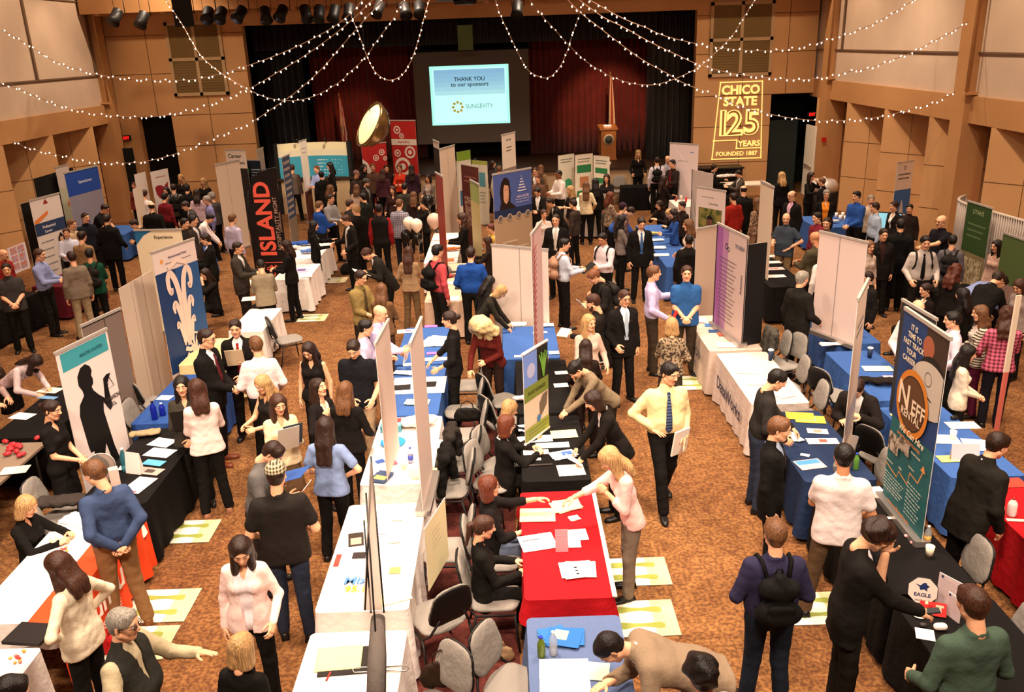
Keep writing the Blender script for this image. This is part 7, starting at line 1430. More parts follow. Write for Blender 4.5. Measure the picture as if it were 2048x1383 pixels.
for lab, pts, ya, yb in STR:
    P2 = np.array(pts, float); seg_ = np.hypot(*np.diff(P2, axis=0).T); cum = np.concatenate([[0], np.cumsum(seg_)])
    # Catmull-Rom through the control points
    out3 = []
    for i in range(len(P2)-1):
        p0 = P2[max(i-1, 0)]; p1 = P2[i]; p2 = P2[i+1]; p3 = P2[min(i+2, len(P2)-1)]
        for t in np.linspace(0, 1, 8, endpoint=False):
            q = .5*((2*p1)+(-p0+p2)*t+(2*p0-5*p1+4*p2-p3)*t*t+(-p0+3*p1-3*p2+p3)*t**3); u = (cum[i]+seg_[i]*t)/cum[-1]
            out3.append(atY(q[0], q[1], ya+(yb-ya)*u))
    out3.append(atY(P2[-1][0], P2[-1][1], yb)); out3 = np.array(out3)
    e = empty('string_light_strand', tuple(out3[0]), 0, lab, 'string lights', 'strands of white bulbs hanging across the hall'); L3 = out3-out3[0]
    mb = MB(); mb.tube([tuple(v+V3(0, 0, .0)) for v in L3], .008, WIRE, 5); mb.build('wire', e)
    d3 = np.concatenate([[0], np.cumsum(np.linalg.norm(np.diff(L3, axis=0), axis=1))]); nb = int(cum[-1]/12.5)
    for k in range(nb):
        s_ = d3[-1]*(k+.5+rnd.uniform(-.22, .22))/nb; i = min(np.searchsorted(d3, s_)-1, len(L3)-2); i = max(i, 0); t = (s_-d3[i])/(d3[i+1]-d3[i]); v = L3[i]+(L3[i+1]-L3[i])*t
        o = link('bulb', bulb_me, e); o.location = (v[0]+rnd.uniform(-.015, .015), v[1], v[2]-.018 if k % 3 else v[2]+.01); o.rotation_euler = (rnd.uniform(-.5, .5) if k % 3 else PI, rnd.uniform(-.6, .6), 0)
        sc_ = .55+.16*np.linalg.norm(out3[i]-V3(0, 0, CZ))/12; o.scale = (sc_, sc_, sc_)
# ---------- people ----------
def hold(p, side_, label, w_=.21, h_=.28, col='EFE4DA', name='paper_sheet', cat='paper', tilt=.9, rz=0, th=.004, off=(0, .06, .03)):
    q = p['wr'][side_]; a = -math.radians(p['hd']); mb = MB(); mb.box(-w_/2, w_/2, -h_/2, h_/2, 0, th, mat(col, .6))
    o = mb.build(name, label=label, cat=cat); v = Euler((0, 0, a)).to_matrix() @ Vector(off); o.location = (q[0]+v.x, q[1]+v.y, q[2]+v.z); o.rotation_euler = Euler((tilt, 0, a+rz)); return o
K, KS = '14110F', '1E1A18'
t, s, F = 'trousers', 'skirt', 'f'
SH, SU, TE, SW, RO, CA, DR, VE, TA = 'shirt', 'suit', 'tee', 'sweater', 'roll', 'cardigan', 'dress', 'vest', 'tank'
# --- near, lower left ---
P(58, 993, 95, SW, K, s, K, 'bob', 'blo', 'blonde seated woman in black writing at the white and orange table', sex=F, leg='sit', L='elbow', R='elbow', nod=25, H=1.68)
p = P(176, 920, 318, SH, '3A4868', t, '8A6440', 'short', 'lbr', 'brown haired man in a slate blue shirt and khaki trousers, hands behind his back', L='back', R='back', nod=22, turn=-25, H=1.84, shoe='6A4020')
p = P(101, 1106, 285, CA, 'E8D8BC', t, K, 'long', 'br', 'woman in a cream jacket and black trousers, hands on her hips, by the orange table', sex=F, L='hip', R='hip', nod=25, inner='E8E0D0', H=1.7)
P(245, 1218, 95, VE, '2C2A24', t, '2A2620', 'short', 'gry', 'grey haired man in a dark vest with glasses talking with both hands', L='talk', R='wide', glasses=True, inner='B8A888', H=1.76, w=1.12, belly=.6)
P(482, 1265, 15, SW, K, t, K, 'bob', 'blo', 'blonde woman in black seen from behind at the bottom edge', sex=F, nod=10, H=1.68)
P(478, 1083, 175, CA, 'F4D4CC', t, K, 'vlong', 'dbr', 'dark haired woman in a pale pink cardigan looking down', sex=F, L='side', R='down', nod=25, turn=-12, inner='F0E0E4', H=1.7)
P(550, 922, 350, TE, '211C19', 'jeans', '2A3040', 'buzz', 'dbr', 'man in a loose black shirt, jeans and a plaid cap', L='side', R='side', cap=('3A342A', 'plaid', 'B8A888', 12), H=1.86, w=1.15, turn=8)
p = P(560, 890, 100, SH, '5E5A58', t, '2A2624', 'short', 'dbr', 'man in a grey jacket reading papers next to the plaid cap man', L='chest', R='hold', nod=35, lean=14, H=1.76); hold(p, 'R', 'white papers in the hands of the man in the grey jacket'); hold(p, 'L', 'blue lined folder under the arm of the man in the grey jacket', .26, .34, '2A4A8A', 'folder', 'folder', .3)
P(35, 1350, 60, SH, '1A2440', t, K, 'short', 'blk', 'dark haired person at the very bottom left corner', H=1.7, nod=30)
p = P(103, 800, 95, DR, '171312', s, '171312', 'bun', 'dbr', 'woman in a short sleeved black dress and grey scarf before the fashion banner', sex=F, L='clasp', R='clasp', nod=12, H=1.72)
P(81, 716, 100, SH, 'D8C0C0', s, K, 'long', 'dbr', 'woman with hanging dark hair bending over the table at the far left', sex=F, L='write', R='write', lean=55, nod=20, H=1.66)
P(6, 742, 95, SH, 'C8A8A0', t, K, 'short', 'dbr', 'person in a pink shirt bending at the left edge', L='write', R='write', lean=60, H=1.7, nod=25)
p = P(360, 753, 165, SW, '3A342C', t, K, 'long', 'blk', 'smiling black haired woman in a dark patterned top facing the camera', sex=F, L='clasp', R='chest', nod=5, H=1.62); hold(p, 'R', 'black portfolio held by the smiling black haired woman', .24, .3, '14110F', 'folder', 'folder', 1.2)
p = P(389, 757, 335, SW, 'E8D0C8', t, K, 'long', 'br', 'woman in a white sweater with long brown hair seen from behind', sex=F, L='chest', R='hold', nod=5, turn=-20, H=1.72, shoe='8A5A40')
P(413, 657, 95, SU, '14100F', t, '14100F', 'buzz', 'dbr', 'broad man in a dark suit with glasses and clasped hands', L='clasp', R='clasp', glasses=True, tie='5A1A20', H=1.86, w=1.1, shoe='6A3018', belly=.4)
p = P(468, 640, 170, SU, '16110F', t, '16110F', 'short', 'dbr', 'smiling man in a black suit with a dark red tie', L='clasp', R='chest', tie='8A1E20', inner='E8D8D4', H=1.8); hold(p, 'R', 'cream folder held by the man with the dark red tie', .24, .3, 'E8CFA8', 'folder', 'folder', 1.1)
P(509, 671, 345, SH, 'ECD8D8', t, K, 'short', 'lbr', 'man in a white shirt seen from behind facing the red tie man', L='side', R='side', H=1.83, nod=6, turn=-15)
P(518, 753, 215, TA, KS, s, K, 'vlong', 'blo', 'blonde woman in a dark sleeveless top below the white shirted man', sex=F, L='hold', R='hold', nod=20, H=1.66)
p = P(556, 790, 150, SW, 'D8C4A0', s, '6A5038', 'vlong', 'br', 'woman with long wavy brown hair and a beige top clutching folders', sex=F, L='chest', R='chest', nod=12, H=1.7); hold(p, 'R', 'pale folder clutched by the woman in the beige top', .24, .32, 'C8BEB0', 'folder', 'folder', 1.2); hold(p, 'L', 'dark notebook behind the pale folder of the woman in beige', .22, .3, '3A4450', 'notebook', 'notebook', 1.2, off=(-.03, .03, .05))
P(612, 689, 190, TA, '181312', t, '181312', 'vlong', 'dbr', 'woman with long dark hair in a black sleeveless top looking down', sex=F, L='down', R='down', nod=30, H=1.7)
p = P(632, 756, 120, SU, '1A1414', s, '8A6A50', 'long', 'dbr', 'woman in a black jacket looking up to the right with bag strap', sex=F, L='clasp', R='strap', nod=-12, inner='E0D0C4', H=1.66)
P(690, 762, 10, SW, '171311', t, '171311', 'long', 'lbr', 'brown haired woman in a black top seen from behind by the black polo man', sex=F, L='clasp', R='side', H=1.68, w=1.1)
P(650, 832, 8, TE, '7A8CB4', t, K, 'vlong', 'dbr', 'woman with long dark hair in a light blue short sleeved shirt, back turned', sex=F, L='side', R='hip', H=1.7, w=1.12)
P(703, 684, 185, TE, '15151A', t, 'B89A78', 'short', 'dbr', 'man in a black polo and light trousers looking down', L='side', R='clasp', nod=28, H=1.82, w=1.1, skin=0)
P(734, 639, 85, SH, 'C4B4D0', t, K, 'short', 'blk', 'dark haired man in a lavender shirt partly hidden by the edge-on banner', L='hold', R='side', nod=14, H=1.74)
p = P(762, 610, 100, SH, 'C8BCDC', t, K, 'bald', 'br', 'bald man in a lavender shirt with light tie', L='side', R='hold', nod=12, tie='B8B0A0', H=1.84); hold(p, 'L', 'white folder at the side of the bald man in lavender', .24, .3, 'EFE4DA', 'folder', 'folder', 1.3)
P(723, 541, 120, RO, '8A7444', t, '2A2018', 'short', 'dbr', 'man in an olive khaki shirt and tie, upper centre left', L='hold', R='clasp', tie='4A3A28', H=1.82, nod=15)
P(763, 566, 10, SW, '6A4A30', t, '4A3220', 'long', 'lbr', 'woman with blurred tan hair behind the bald man', sex=F, L='hold', R='hold', H=1.68)
p = P(895, 622, 275, RO, '171312', t, K, 'bun', 'dbr', 'woman with tied dark hair in a black top behind the blue table', sex=F, L='side', R='write', nod=10, H=1.7)
# --- centre ---
P(957, 645, 205, SW, '5A1C16', t, '2A1A14', 'big', 'pal', 'woman with a very big mass of pale blonde hair and a dark red top', sex=F, L='clasp', R='write', lean=22, nod=30, H=1.74, lod=0, w=1.1)
P(1012, 574, 95, SW, '26221A', t, K, 'bob', 'blo', 'short haired blonde woman in a dark olive sweater bending to the right', sex=F, L='write', R='write', lean=34, nod=25, H=1.68, w=1.15)
P(984, 552, 60, SW, '1A1614', t, K, 'long', 'blk', 'black haired woman beside the bending blonde woman', sex=F, L='side', R='side', lean=12, nod=20, H=1.66)
P(1016, 830, 75, SU, '15110F', t, K, 'bob', 'red', 'seated woman in a black jacket with glasses and cupped hands', sex=F, leg='sit', L='elbow', R='elbow', glasses=True, nod=12, inner='D8CCC8', H=1.7, w=1.12)
P(1026, 801, 90, SW, KS, t, K, 'bob', 'blo', 'blonde seated woman in black behind the cupped hands woman', sex=F, leg='sit', L='elbow', R='elbow', nod=25, H=1.64)
P(1138, 731, 245, SW, '7C6A54', t, '2A2018', 'bun', 'blk', 'woman in a tan jacket bending over the black table to write', sex=F, L=(-.12, .62, .88), R='write', lean=42, nod=22, H=1.7)
p = P(1177, 784, 262, SU, '17120F', t, K, 'bob', 'dbr', 'woman with a dark bob and black jacket leaning on the black table', sex=F, L='write', R='write', lean=26, nod=10, H=1.7, w=1.1); hold(p, 'L', 'white card in the hand of the woman with the dark bob', .14, .2, 'F0E6DE', tilt=.6)
P(1205, 900, 262, RO, 'ECC0B8', t, '7A685A', 'long', 'blo', 'woman in a pink blouse and grey trousers reaching over the red table for a handshake', sex=F, L='chest', R=(.10, .66, 1.06), lean=14, nod=28, H=1.72)
hold_p = P(977, 951, 80, RO, '171312', 'jeans', '5A6478', 'bob', 'red', 'seated woman with glasses reaching out for a handshake', sex=F, leg='sit', L=(-.08, .60, .95), R='lap', glasses=True, nod=0, H=1.7)
P(972, 1031, 80, SW, '15120F', t, K, 'pony', 'br', 'seated woman in black with a brown ponytail and folded hands', sex=F, leg='sit', L='lap', R='lap', nod=12, H=1.68)
p = P(1343, 727, 172, SH, 'E8CF9A', t, '14100F', 'short', 'blk', 'man in a pale yellow shirt with striped tie walking down the aisle', L='pocket', R='hip', tie=('4A5878', 'stripe', '1E2840', 9), leg='walk', nod=12, turn=-25, H=1.86, w=1.12, belly=.3); 
hold(p, 'L', 'white and red folder carried at the side of the walking man', .24, .32, 'EADCD0', 'folder', 'folder', 1.4, .5, .02, off=(.05, .02, .02))
P(1250, 580, 160, SU, '171311', t, '171311', 'short', 'br', 'man in a black suit with glasses and light blue tie', L='down', R='side', glasses=True, tie='A8B8C8', inner='E0E0E8', H=1.8)
p = P(1179, 629, 165, SW, 'C8A898', t, '3A2A20', 'long', 'blo', 'blonde woman in a peach jacket looking over her shoulder', sex=F, L='side', R='hold', nod=5, turn=-20, H=1.7); hold(p, 'R', 'white sheet held by the blonde woman in peach', .2, .26, 'F0E8E0', tilt=.5)
P(1172, 677, 10, SW, '241814', t, '241814', 'vlong', 'dbr', 'woman with very long brown hair in dark clothes, back turned, in the centre aisle', sex=F, L='side', R='hold', nod=15, H=1.6)
p = P(1181, 588, 285, SW, '201A17', 'jeans', '38414C', 'short', 'br', 'bearded man in a dark hoodie and jeans with sneakers', L='hold', R='side', nod=18, beard='br', H=1.8, shoe='6A2A28'); hold(p, 'L', 'white tray of papers carried by the bearded man', .34, .16, 'EFE6DE', tilt=.1, th=.02)
p = P(1178, 544, 250, SW, '1E1A18', t, '2A2622', 'crop', 'gin', 'man with short ginger hair and a dark jacket reading a sheet', L='hold', R='chest', nod=35, lean=14, H=1.8); hold(p, 'L', 'white sheet read by the ginger haired man', .14, .2); backpack(p, '24201C', 'dark backpack on the ginger haired man')
p = P(1131, 476, 75, SH, 'C4CCDC', t, '14100F', 'short', 'blk', 'man in a light blue shirt with a tan backpack holding a black book', L='hold', R='hold', nod=10, turn=25, H=1.8); backpack(p, 'A07860', 'tan backpack on the man in the light blue shirt'); hold(p, 'R', 'open black book held by the man in light blue', .26, .3, '14100F', 'book', 'book', .6)
p = P(1203, 467, 220, SH, 'D8C8CC', t, '14100F', 'short', 'blk', 'man in a pinkish white shirt with dark backpack straps', L='hold', R='clasp', nod=20, H=1.76, skin=1, w=1.05); backpack(p, '16120F', 'dark backpack on the man in the pinkish white shirt')
P(1344, 634, 8, SW, ('9A8468', 'spots', '3A2E24', 30), s, '3A3028', 'bob', 'blo', 'blonde woman in a leopard print top seen from behind', sex=F, L='hold', R='side', H=1.64)
p = P(1309, 530, 95, SH, 'C4B6DA', t, '3A2E22', 'short', 'lbr', 'man in a lilac shirt and dark trousers gesturing to the right', L='talk', R='side', H=1.86, w=1.05, nod=4)
hold(p, 'R', 'red folder held behind the lilac shirted man', .22, .28, 'C82820', 'folder', 'folder', 1.2)
P(1374, 531, 188, TE, '2C5890', t, '3A2E22', 'short', 'br', 'man in a bright blue polo shirt facing the camera', L='clasp', R='clasp', H=1.82, w=1.05, nod=2)
P(1379, 467, 15, SU, '14100E', t, K, 'buzz', 'blk', 'dark skinned man in a black suit seen from behind by the plain pinkish banner', skin=2, H=1.78)
P(1284, 436, 175, SU, '120F0E', t, K, 'short', 'dbr', 'man in a black suit with blue tie beside the papers table', tie='3A5A8A', H=1.84, nod=22)
p = P(1246, 430, 80, SW, '7A6E68', t, K, 'vlong', 'blk', 'woman with long dark hair in grey with a cream shoulder bag', sex=F, L='side', R='hold', H=1.68, nod=12)
P(1222, 383, 70, RO, ('A48A70', 'spots', '5A4636', 26), t, K, 'long', 'red', 'red haired woman in a beige patterned blouse in the aisle', sex=F, L='hold', R='hold', H=1.72)
P(1172, 362, 5, SW, 'E0C89E', t, '120F0E', 'vlong', 'lbr', 'woman in a cream sweater and black trousers standing in the far aisle, back turned', sex=F, L='clasp', R='side', H=1.72)
P(1190, 356, 350, SW, '14100F', t, K, 'vlong', 'blk', 'black haired woman in black just right of the cream sweater woman', sex=F, H=1.7)
p = P(1213, 348, 195, SW, '1E1A1A', t, '5A5654', 'vlong', 'dbr', 'woman in a black jacket with long brown hair holding a paper, far aisle', sex=F, L='hold', R='hold', H=1.7); hold(p, 'L', 'small white paper of the woman in the far aisle', .2, .26)
P(1139, 371, 245, TE, '1E1A17', t, '7A5E48', 'long', 'blo', 'blonde woman in a dark short sleeved top gesturing to the left', sex=F, L='talk', R='hold', H=1.7)
P(1116, 340, 240, SH, 'E4D4CC', t, K, 'buzz', 'blk', 'dark skinned man in a white shirt with black straps', L='hold', R='hold', skin=2, H=1.82, tie=None, w=1.05)
P(1111, 428, 195, SU, '171210', t, K, 'buzz', 'dbr', 'man in a black suit and light tie right of the portrait banner', tie='C8B8A8', L='side', R='down', skin=0, H=1.86, w=1.05)
P(1088, 419, 165, SW, 'E0CCC0', t, K, 'bun', 'br', 'smiling woman with a turquoise bag over her arm behind the striped banner', sex=F, L='hold', R='side', H=1.62)
P(1096, 396, 260, SU, '171311', t, K, 'short', 'dbr', 'man in a dark suit bent left beside the portrait banner', L='write', R='write', lean=25, H=1.76)
P(1073, 376, 205, SU, '1A1512', t, K, 'short', 'blk', 'dark haired man in a suit looking down right of the portrait banner', L='hold', R='hold', nod=30, H=1.74)
P(1070, 335, 190, SU, '4A3A2C', t, K, 'short', 'br', 'man with glasses in a brown jacket above the portrait banner', glasses=True, H=1.78)
P(1082, 329, 20, SW, '8A6A4A', t, K, 'long', 'lbr', 'light brown haired woman beside the man in the brown jacket', sex=F, H=1.68)
P(1126, 318, 100, SH, 'E8D8CC', t, K, 'short', 'dbr', 'man in a white polo before the green three part display', H=1.78)
P(1173, 320, 345, SW, '7A5238', t, K, 'wavy', 'red', 'woman with curly reddish hair before the middle green panel', sex=F, L='talk', R='side', H=1.7)
P(1277, 300, 180, SW, '14100F', t, K, 'wavy', 'blo', 'woman with wavy blonde hair in black leaning on the table under the lectern', sex=F, L='side', R='side', H=1.76)
p = P(1314, 313, 5, SH, 'D8CCD4', t, K, 'short', 'dbr', 'man in a pale shirt with a black backpack near the lectern', H=1.8); backpack(p, '17130F', 'black backpack on the man near the lectern')
P(1336, 311, 170, SH, 'A8A4B0', t, K, 'bald', 'br', 'bald man half hidden behind others near the lectern', H=1.76)
P(1344, 319, 230, SH, '2A1E1C', t, K, 'short', 'blk', 'man in a dark shirt with maroon tie near the lectern', tie='7A2020', H=1.86, L='hold', R='hold')
P(1330, 351, 70, SW, '1E1512', t, K, 'vlong', 'dbr', 'woman with long dark brown hair in front of the far black table', sex=F, L='hold', R='hold', H=1.68)
P(1247, 405, 60, SW, '5A4A4A', t, K, 'short', 'blk', 'person with a dark knit hat left of the blue shirted man', H=1.66, cap='3A2430')
P(1269, 417, 100, SH, '2C4E9A', t, K, 'short', 'dbr', 'man in a blue shirt bending over the papers table', L='write', R='write', lean=40, nod=25, H=1.76)
P(1317, 402, 230, SW, '1E1614', t, K, 'wavy', 'dbr', 'dark wavy haired person leaning at the far papers table', leg='sit', L='elbow', R='elbow', lean=15, H=1.7)
P(1334, 420, 250, SW, '1A1512', t, K, 'vlong', 'blo', 'woman with long blonde hair seated and leaning at the papers table', sex=F, leg='sit', lean=18, L='elbow', R='elbow', nod=25, H=1.7)
P(1345, 418, 265, SW, '2A4A8A', t, K, 'wavy', 'dbr', 'brown haired woman in a blue sweater at the papers table', sex=F, L='hold', R='hold', H=1.68, nod=15)
P(1375, 438, 275, SW, 'D8C4B0', s, '5A4A3A', 'long', 'lbr', 'woman with light brown hair in a cream top at the papers table', sex=F, L='side', R='side', H=1.66)
P(1430, 328, 95, SU, '17120F', t, K, 'short', 'dbr', 'man in a black suit seated behind the truss panel', leg='sit', L='elbow', R='lap', H=1.8)
P(1475, 340, 265, SU, '4A4038', t, K, 'short', 'blk', 'man in a grey suit seated at the white table under the light logo', leg='sit', L='elbow', R='elbow', nod=20, H=1.78)
P(1487, 370, 0, SU, '17130F', t, '17130F', 'fringe', 'dbr', 'balding man in a black suit, back turned, right of the portrait banner with a man', H=1.86, w=1.12)
P(1466, 385, 340, SW, '9A2418', t, K, 'short', 'dbr', 'person in a red sweater left of the balding man in a black suit', H=1.74)
P(1513, 395, 330, SW, ('9A7A60', 'spots', '5A4030', 20), t, '8A6A50', 'long', 'lbr', 'woman in a tan patterned top behind the narrow off-white banner', sex=F, H=1.68)
P(1563, 343, 350, SU, '120F0E', t, '120F0E', 'long', 'blo', 'blonde woman in a black jacket seen from behind near the dark doorway', sex=F, H=1.76, w=1.1)
P(1624, 344, 140, SW, '14100F', t, K, 'bob', 'dbr', 'woman with glasses and raised hands by the steel dish', sex=F, glasses=True, L='mouth', R='talk', H=1.7)
P(1643, 354, 300, SU, '17130F', t, K, 'crop', 'lbr', 'brown haired person in black seen from behind by the steel dish', H=1.68)
P(1583, 381, 240, SU, '16120F', t, '16120F', 'fringe', 'br', 'balding man with glasses, dark blazer and pink shirt', glasses=True, inner='D8A8B8', H=1.82, w=1.08)
P(1573, 426, 225, TE, '3A424C', t, '8A6E4C', 'bald', 'br', 'bald man in a grey polo and khaki trousers, hand on hip', L='hip', R='hold', turn=-20, H=1.8, w=1.12, belly=.4)
P(1654, 379, 195, CA, '14100F', t, K, 'short', 'gry', 'grey haired woman in a black cardigan over a bright orange top', sex=F, glasses=True, inner='E88A2A', H=1.7, L='clasp', R='side', w=1.1)
P(1634, 424, 250, SW, '7A2430', t, K, 'short', 'blk', 'dark haired man in a dark red shirt talking left', H=1.76)
P(1654, 435, 215, SH, '5A4A44', t, K, 'crop', 'dbr', 'man with heavy brows next to the dark red shirt man', H=1.74)
P(1630, 462, 330, SW, '4A4230', t, K, 'bald', 'blk', 'bald brown skinned man in an olive sweater reading', skin=1, H=1.78, w=1.1, L='hold', R='hold')
P(1650, 492, 350, SH, 'E4D4C8', t, K, 'short', 'dbr', 'person in a white shirt half behind the biggest blank banner', H=1.76)
P(1607, 541, 60, SU, '1E1A16', t, '17130F', 'short', 'gry', 'grey haired man in a dark suit looking right, left of the biggest blank banner', H=1.84, L='down', R='side')
P(1713, 382, 240, SH, '2A4E96', t, K, 'short', 'blk', 'smiling man in a bright royal blue shirt by the right wall', L='clasp', R='clasp', H=1.82, w=1.05)
P(1743, 390, 200, SW, 'C8B098', t, K, 'short', 'gry', 'grey haired person behind the pale blue shirted man', H=1.68)
P(1749, 404, 270, SH, 'A8B4C8', t, K, 'short', 'dbr', 'man in a pale blue shirt left of the monitor', H=1.72)
P(1788, 402, 250, SU, '1E1614', t, K, 'bun', 'dbr', 'woman in a dark suit in front of the capitol banner', sex=F, H=1.66)
P(1803, 436, 20, SU, '0F0D0C', t, '0F0D0C', 'short', 'blk', 'tall man in black seen from behind right of the monitor', H=1.86, w=1.08)
P(1883, 430, 250, TE, '17141A', t, K, 'bald', 'br', 'bald man with glasses in a black polo pointing left by the drape', glasses=True, L='reach', R='side', H=1.82, w=1.12)
P(1769, 457, 185, SU, '1A1412', t, K, 'short', 'dbr', 'man with a red badge in a dark jacket facing the camera, right side', H=1.74, inner='3A2420')
p = P(1853, 472, 188, SH, 'B8AAA2', t, '1E1A18', 'short', 'blk', 'man in a grey shirt with a narrow black tie and backpack straps', tie='14100F', L='side', R='side', H=1.8, w=1.05, nod=12); backpack(p, '1A1614', 'black backpack on the man with the narrow black tie')
p = P(1907, 469, 30, SW, '5A5458', 'jeans', '3A3634', 'short', 'blk', 'man in a grey hoodie with black backpack near the drape', H=1.78); backpack(p, '1E1B1A', 'black backpack on the man in the grey hoodie')
P(1741, 481, 165, RO, 'BFA898', t, '1E1A18', 'long', 'lbr', 'woman in a beige short sleeved blouse right of the biggest blank banner', sex=F, L='down', R='down', H=1.68)
P(1994, 480, 255, SW, 'B89484', t, K, 'vlong', 'blk', 'black haired woman in a light pink top at the far right drape', sex=F, H=1.64)
P(1916, 527, 60, RO, '17120F', t, K, 'wavy', 'aub', 'woman with curly auburn hair in a black short sleeved dress', sex=F, L='hold', R='hold', nod=20, H=1.72, w=1.1)
P(2014, 556, 80, SH, '7A86B0', t, K, 'short', 'dbr', 'man in a light blue shirt bent double over the right table', lean=72, L='low', R='write', nod=10, H=1.84)
P(2004, 545, 60, SU, '14110F', t, K, 'short', 'dbr', 'man in a black suit with white collar bending at the right', lean=38, L='write', R='write', H=1.8, nod=20)
P(2036, 560, 250, SW, '8A7870', t, K, 'bob', 'br', 'person in a grey top at the right edge facing the bending man', sex=F, H=1.66, nod=30)
P(1851, 566, 260, SU, '1A1210', t, K, 'bun', 'dbr', 'woman with tied dark hair in a dark jacket behind the rental banner', sex=F, leg='sit', H=1.68)
P(1839, 600, 190, SH, 'E6D4D0', t, '3A3028', 'fringe', 'gry', 'older balding man in a white shirt behind the rental banner', L='hold', R='side', H=1.78, w=1.05)
P(1735, 543, 260, SU, '1A1614', t, K, 'short', 'dbr', 'man in a dark jacket just right of the biggest blank banner', H=1.66)
P(1960, 610, 280, CA, ('C8B8A0', 'stripe', '3A3230', 8), t, '5A1A34', 'long', 'lbr', 'woman with a head band and striped cardigan at the right', sex=F, L='hold', R='side', inner='C8B8B0', H=1.66)
P(2015, 612, 20, SH, ('C86078', 'plaid', '5A1A2A', 6), t, '17131A', 'wavy', 'br', 'woman with curly brown hair in a pink and white plaid shirt', sex=F, L='side', R='hold', H=1.72, w=1.15)
P(1905, 622, 285, SH, 'D8C8D4', t, K, 'short', 'blk', 'dark haired man in a white shirt with a hood collar behind the rental banner', L='side', R='side', H=1.74)
P(1942, 690, 110, CA, 'E4D2B8', t, '1A1614', 'vlong', 'blk', 'black haired woman in a cream cardigan and grey top, hands clasped', sex=F, L='clasp', R='clasp', nod=12, inner='3A3A34', H=1.62)
P(1925, 575, 330, SW, '14110F', t, K, 'long', 'blk', 'dark haired person in black between the curly haired woman and the head band woman', sex=F, H=1.64)
# --- near right ---
P(1567, 741, 95, SH, '26221F', t, '2A3040', 'crop', 'blk', 'man in a charcoal shirt looking down at the pale pink table', L='write', R='side', nod=25, lean=8, H=1.8, w=1.05)
P(1565, 834, 110, SU, '120F0E', t, '120F0E', 'short', 'lbr', 'young man in a black suit with light blue shirt beside the navy table', inner='A8B4CC', tie='3A2E2E', H=1.82, nod=10)
P(1690, 885, 15, TE, 'E8D8D4', t, '5A4430', 'crop', 'blk', 'man in a white polo and khaki trousers, back turned, legs apart', leg='wide', L='hold', R='side', skin=1, H=1.84, w=1.08)
P(1712, 765, 215, SU, '1E1815', t, K, 'short', 'dbr', 'seated man in a dark jacket mostly hidden by the edge-on banner', leg='sit', L='elbow', R='lap', lean=20, nod=25, H=1.8)
p = P(1551, 1037, 2, SH, '2E2A44', t, '1E2430', 'short', 'lbr', 'man with a big black backpack over a dark violet shirt', L='side', R='side', H=1.8, w=1.1); backpack(p, '100E0D', 'big black backpack on the man in the dark violet shirt')
p = P(1778, 1045, 100, SU, '191513', t, '1E1915', 'curly', 'dbr', 'curly haired man in a black suit with his hand at his mouth', R=(.10, .48, 1.02), L=(-.02, .20, 1.44), tie='1A1A24', inner='E8DCE0', nod=30, lean=6, H=1.86, w=1.06); hold(p, 'R', 'dark phone in the hand of the curly haired man', .06, .12, '2A2A2E', 'phone', 'phone', .2, 0, .012, off=(0, .03, .02))
P(1944, 1169, 350, SH, '46584A', t, K, 'short', 'br', 'man in a sage green shirt seen from behind at the bottom right', L='side', R='side', H=1.84, w=1.1, nod=14)
P(2007, 865, 75, SU, '1E1A15', t, '1A1512', 'short', 'dbr', 'dark haired man in a black suit leaning right over the blue table', lean=14, nod=12, L='write', R='down', H=1.82, w=1.1)
P(1399, 1308, 340, SH, 'D8CCC0', t, K, 'curly', 'blk', 'person with curly black hair at the bottom edge', H=1.76, nod=12)
P(1190, 1284, 265, SU, '8E7862', t, '8E7862', 'short', 'blk', 'man in a tan suit bending deeply over the dusty blue table', lean=66, L='write', R=(.05, .52, .86), nod=14, H=1.8, tie='B89A80', inner='E8DCD8', w=1.06)
# --- upper left and centre crowd ---
p = P(817, 492, 10, SW, '9A7C5C', t, '6A5238', 'vlong', 'br', 'woman in a tan jacket and trousers with long brown hair, back turned', sex=F, L='side', R='hold', H=1.7)
p = P(876, 488, 50, SH, 'B8484C', t, '1A1613', 'short', 'blk', 'man in a coral red shirt with a black backpack', L='hold', R='down', H=1.8, w=1.05); backpack(p, '100E0D', 'black backpack on the man in the coral red shirt')
P(941, 493, 5, SH, '1E4690', t, '14110F', 'short', 'dbr', 'man in a royal blue shirt seen from behind in the upper centre', L='side', R='side', H=1.84, w=1.15)
P(973, 473, 280, SW, '2A201A', t, K, 'long', 'br', 'woman with brown hair seated right of the royal blue shirt', sex=F, leg='sit', L='elbow', R='elbow', H=1.68)
P(980, 447, 250, SW, 'C8A050', t, K, 'short', 'red', 'red haired person in yellow left of the portrait banner', leg='sit', H=1.7)
p = P(922, 426, 265, SW, '14110F', t, K, 'wavy', 'br', 'woman in black with curly brown hair and pen right of the balloons', sex=F, L='hold', R='hold', H=1.7)
p = P(724, 500, 250, SU, '24201C', t, K, 'short', 'br', 'man in a dark suit bending left with white papers', lean=30, nod=25, L='hold', R='hold', H=1.78); hold(p, 'L', 'white papers in the hand of the bending dark suited man', .26, .34, 'F0E6DC', tilt=.4); bag(*at(700, 545, .35)[:2], .3, 'black briefcase beside the bending dark suited man', '0F0D0C', .42, .3, 'briefcase')
P(628, 441, 80, SU, '14110F', s, '14110F', 'vlong', 'blk', 'woman in a black jacket and skirt with raised hands', sex=F, L='talk', R='hold', H=1.7)
P(639, 401, 50, SH, '1E4288', t, K, 'crop', 'lbr', 'man in a blue shirt seen from behind, upper left of centre', L='side', R='hold', H=1.82, w=1.08)
P(661, 388, 120, SH, '8A8482', t, K, 'short', 'dbr', 'man in a grey shirt left of the grey haired suited man', L='hold', R='hold', H=1.8)
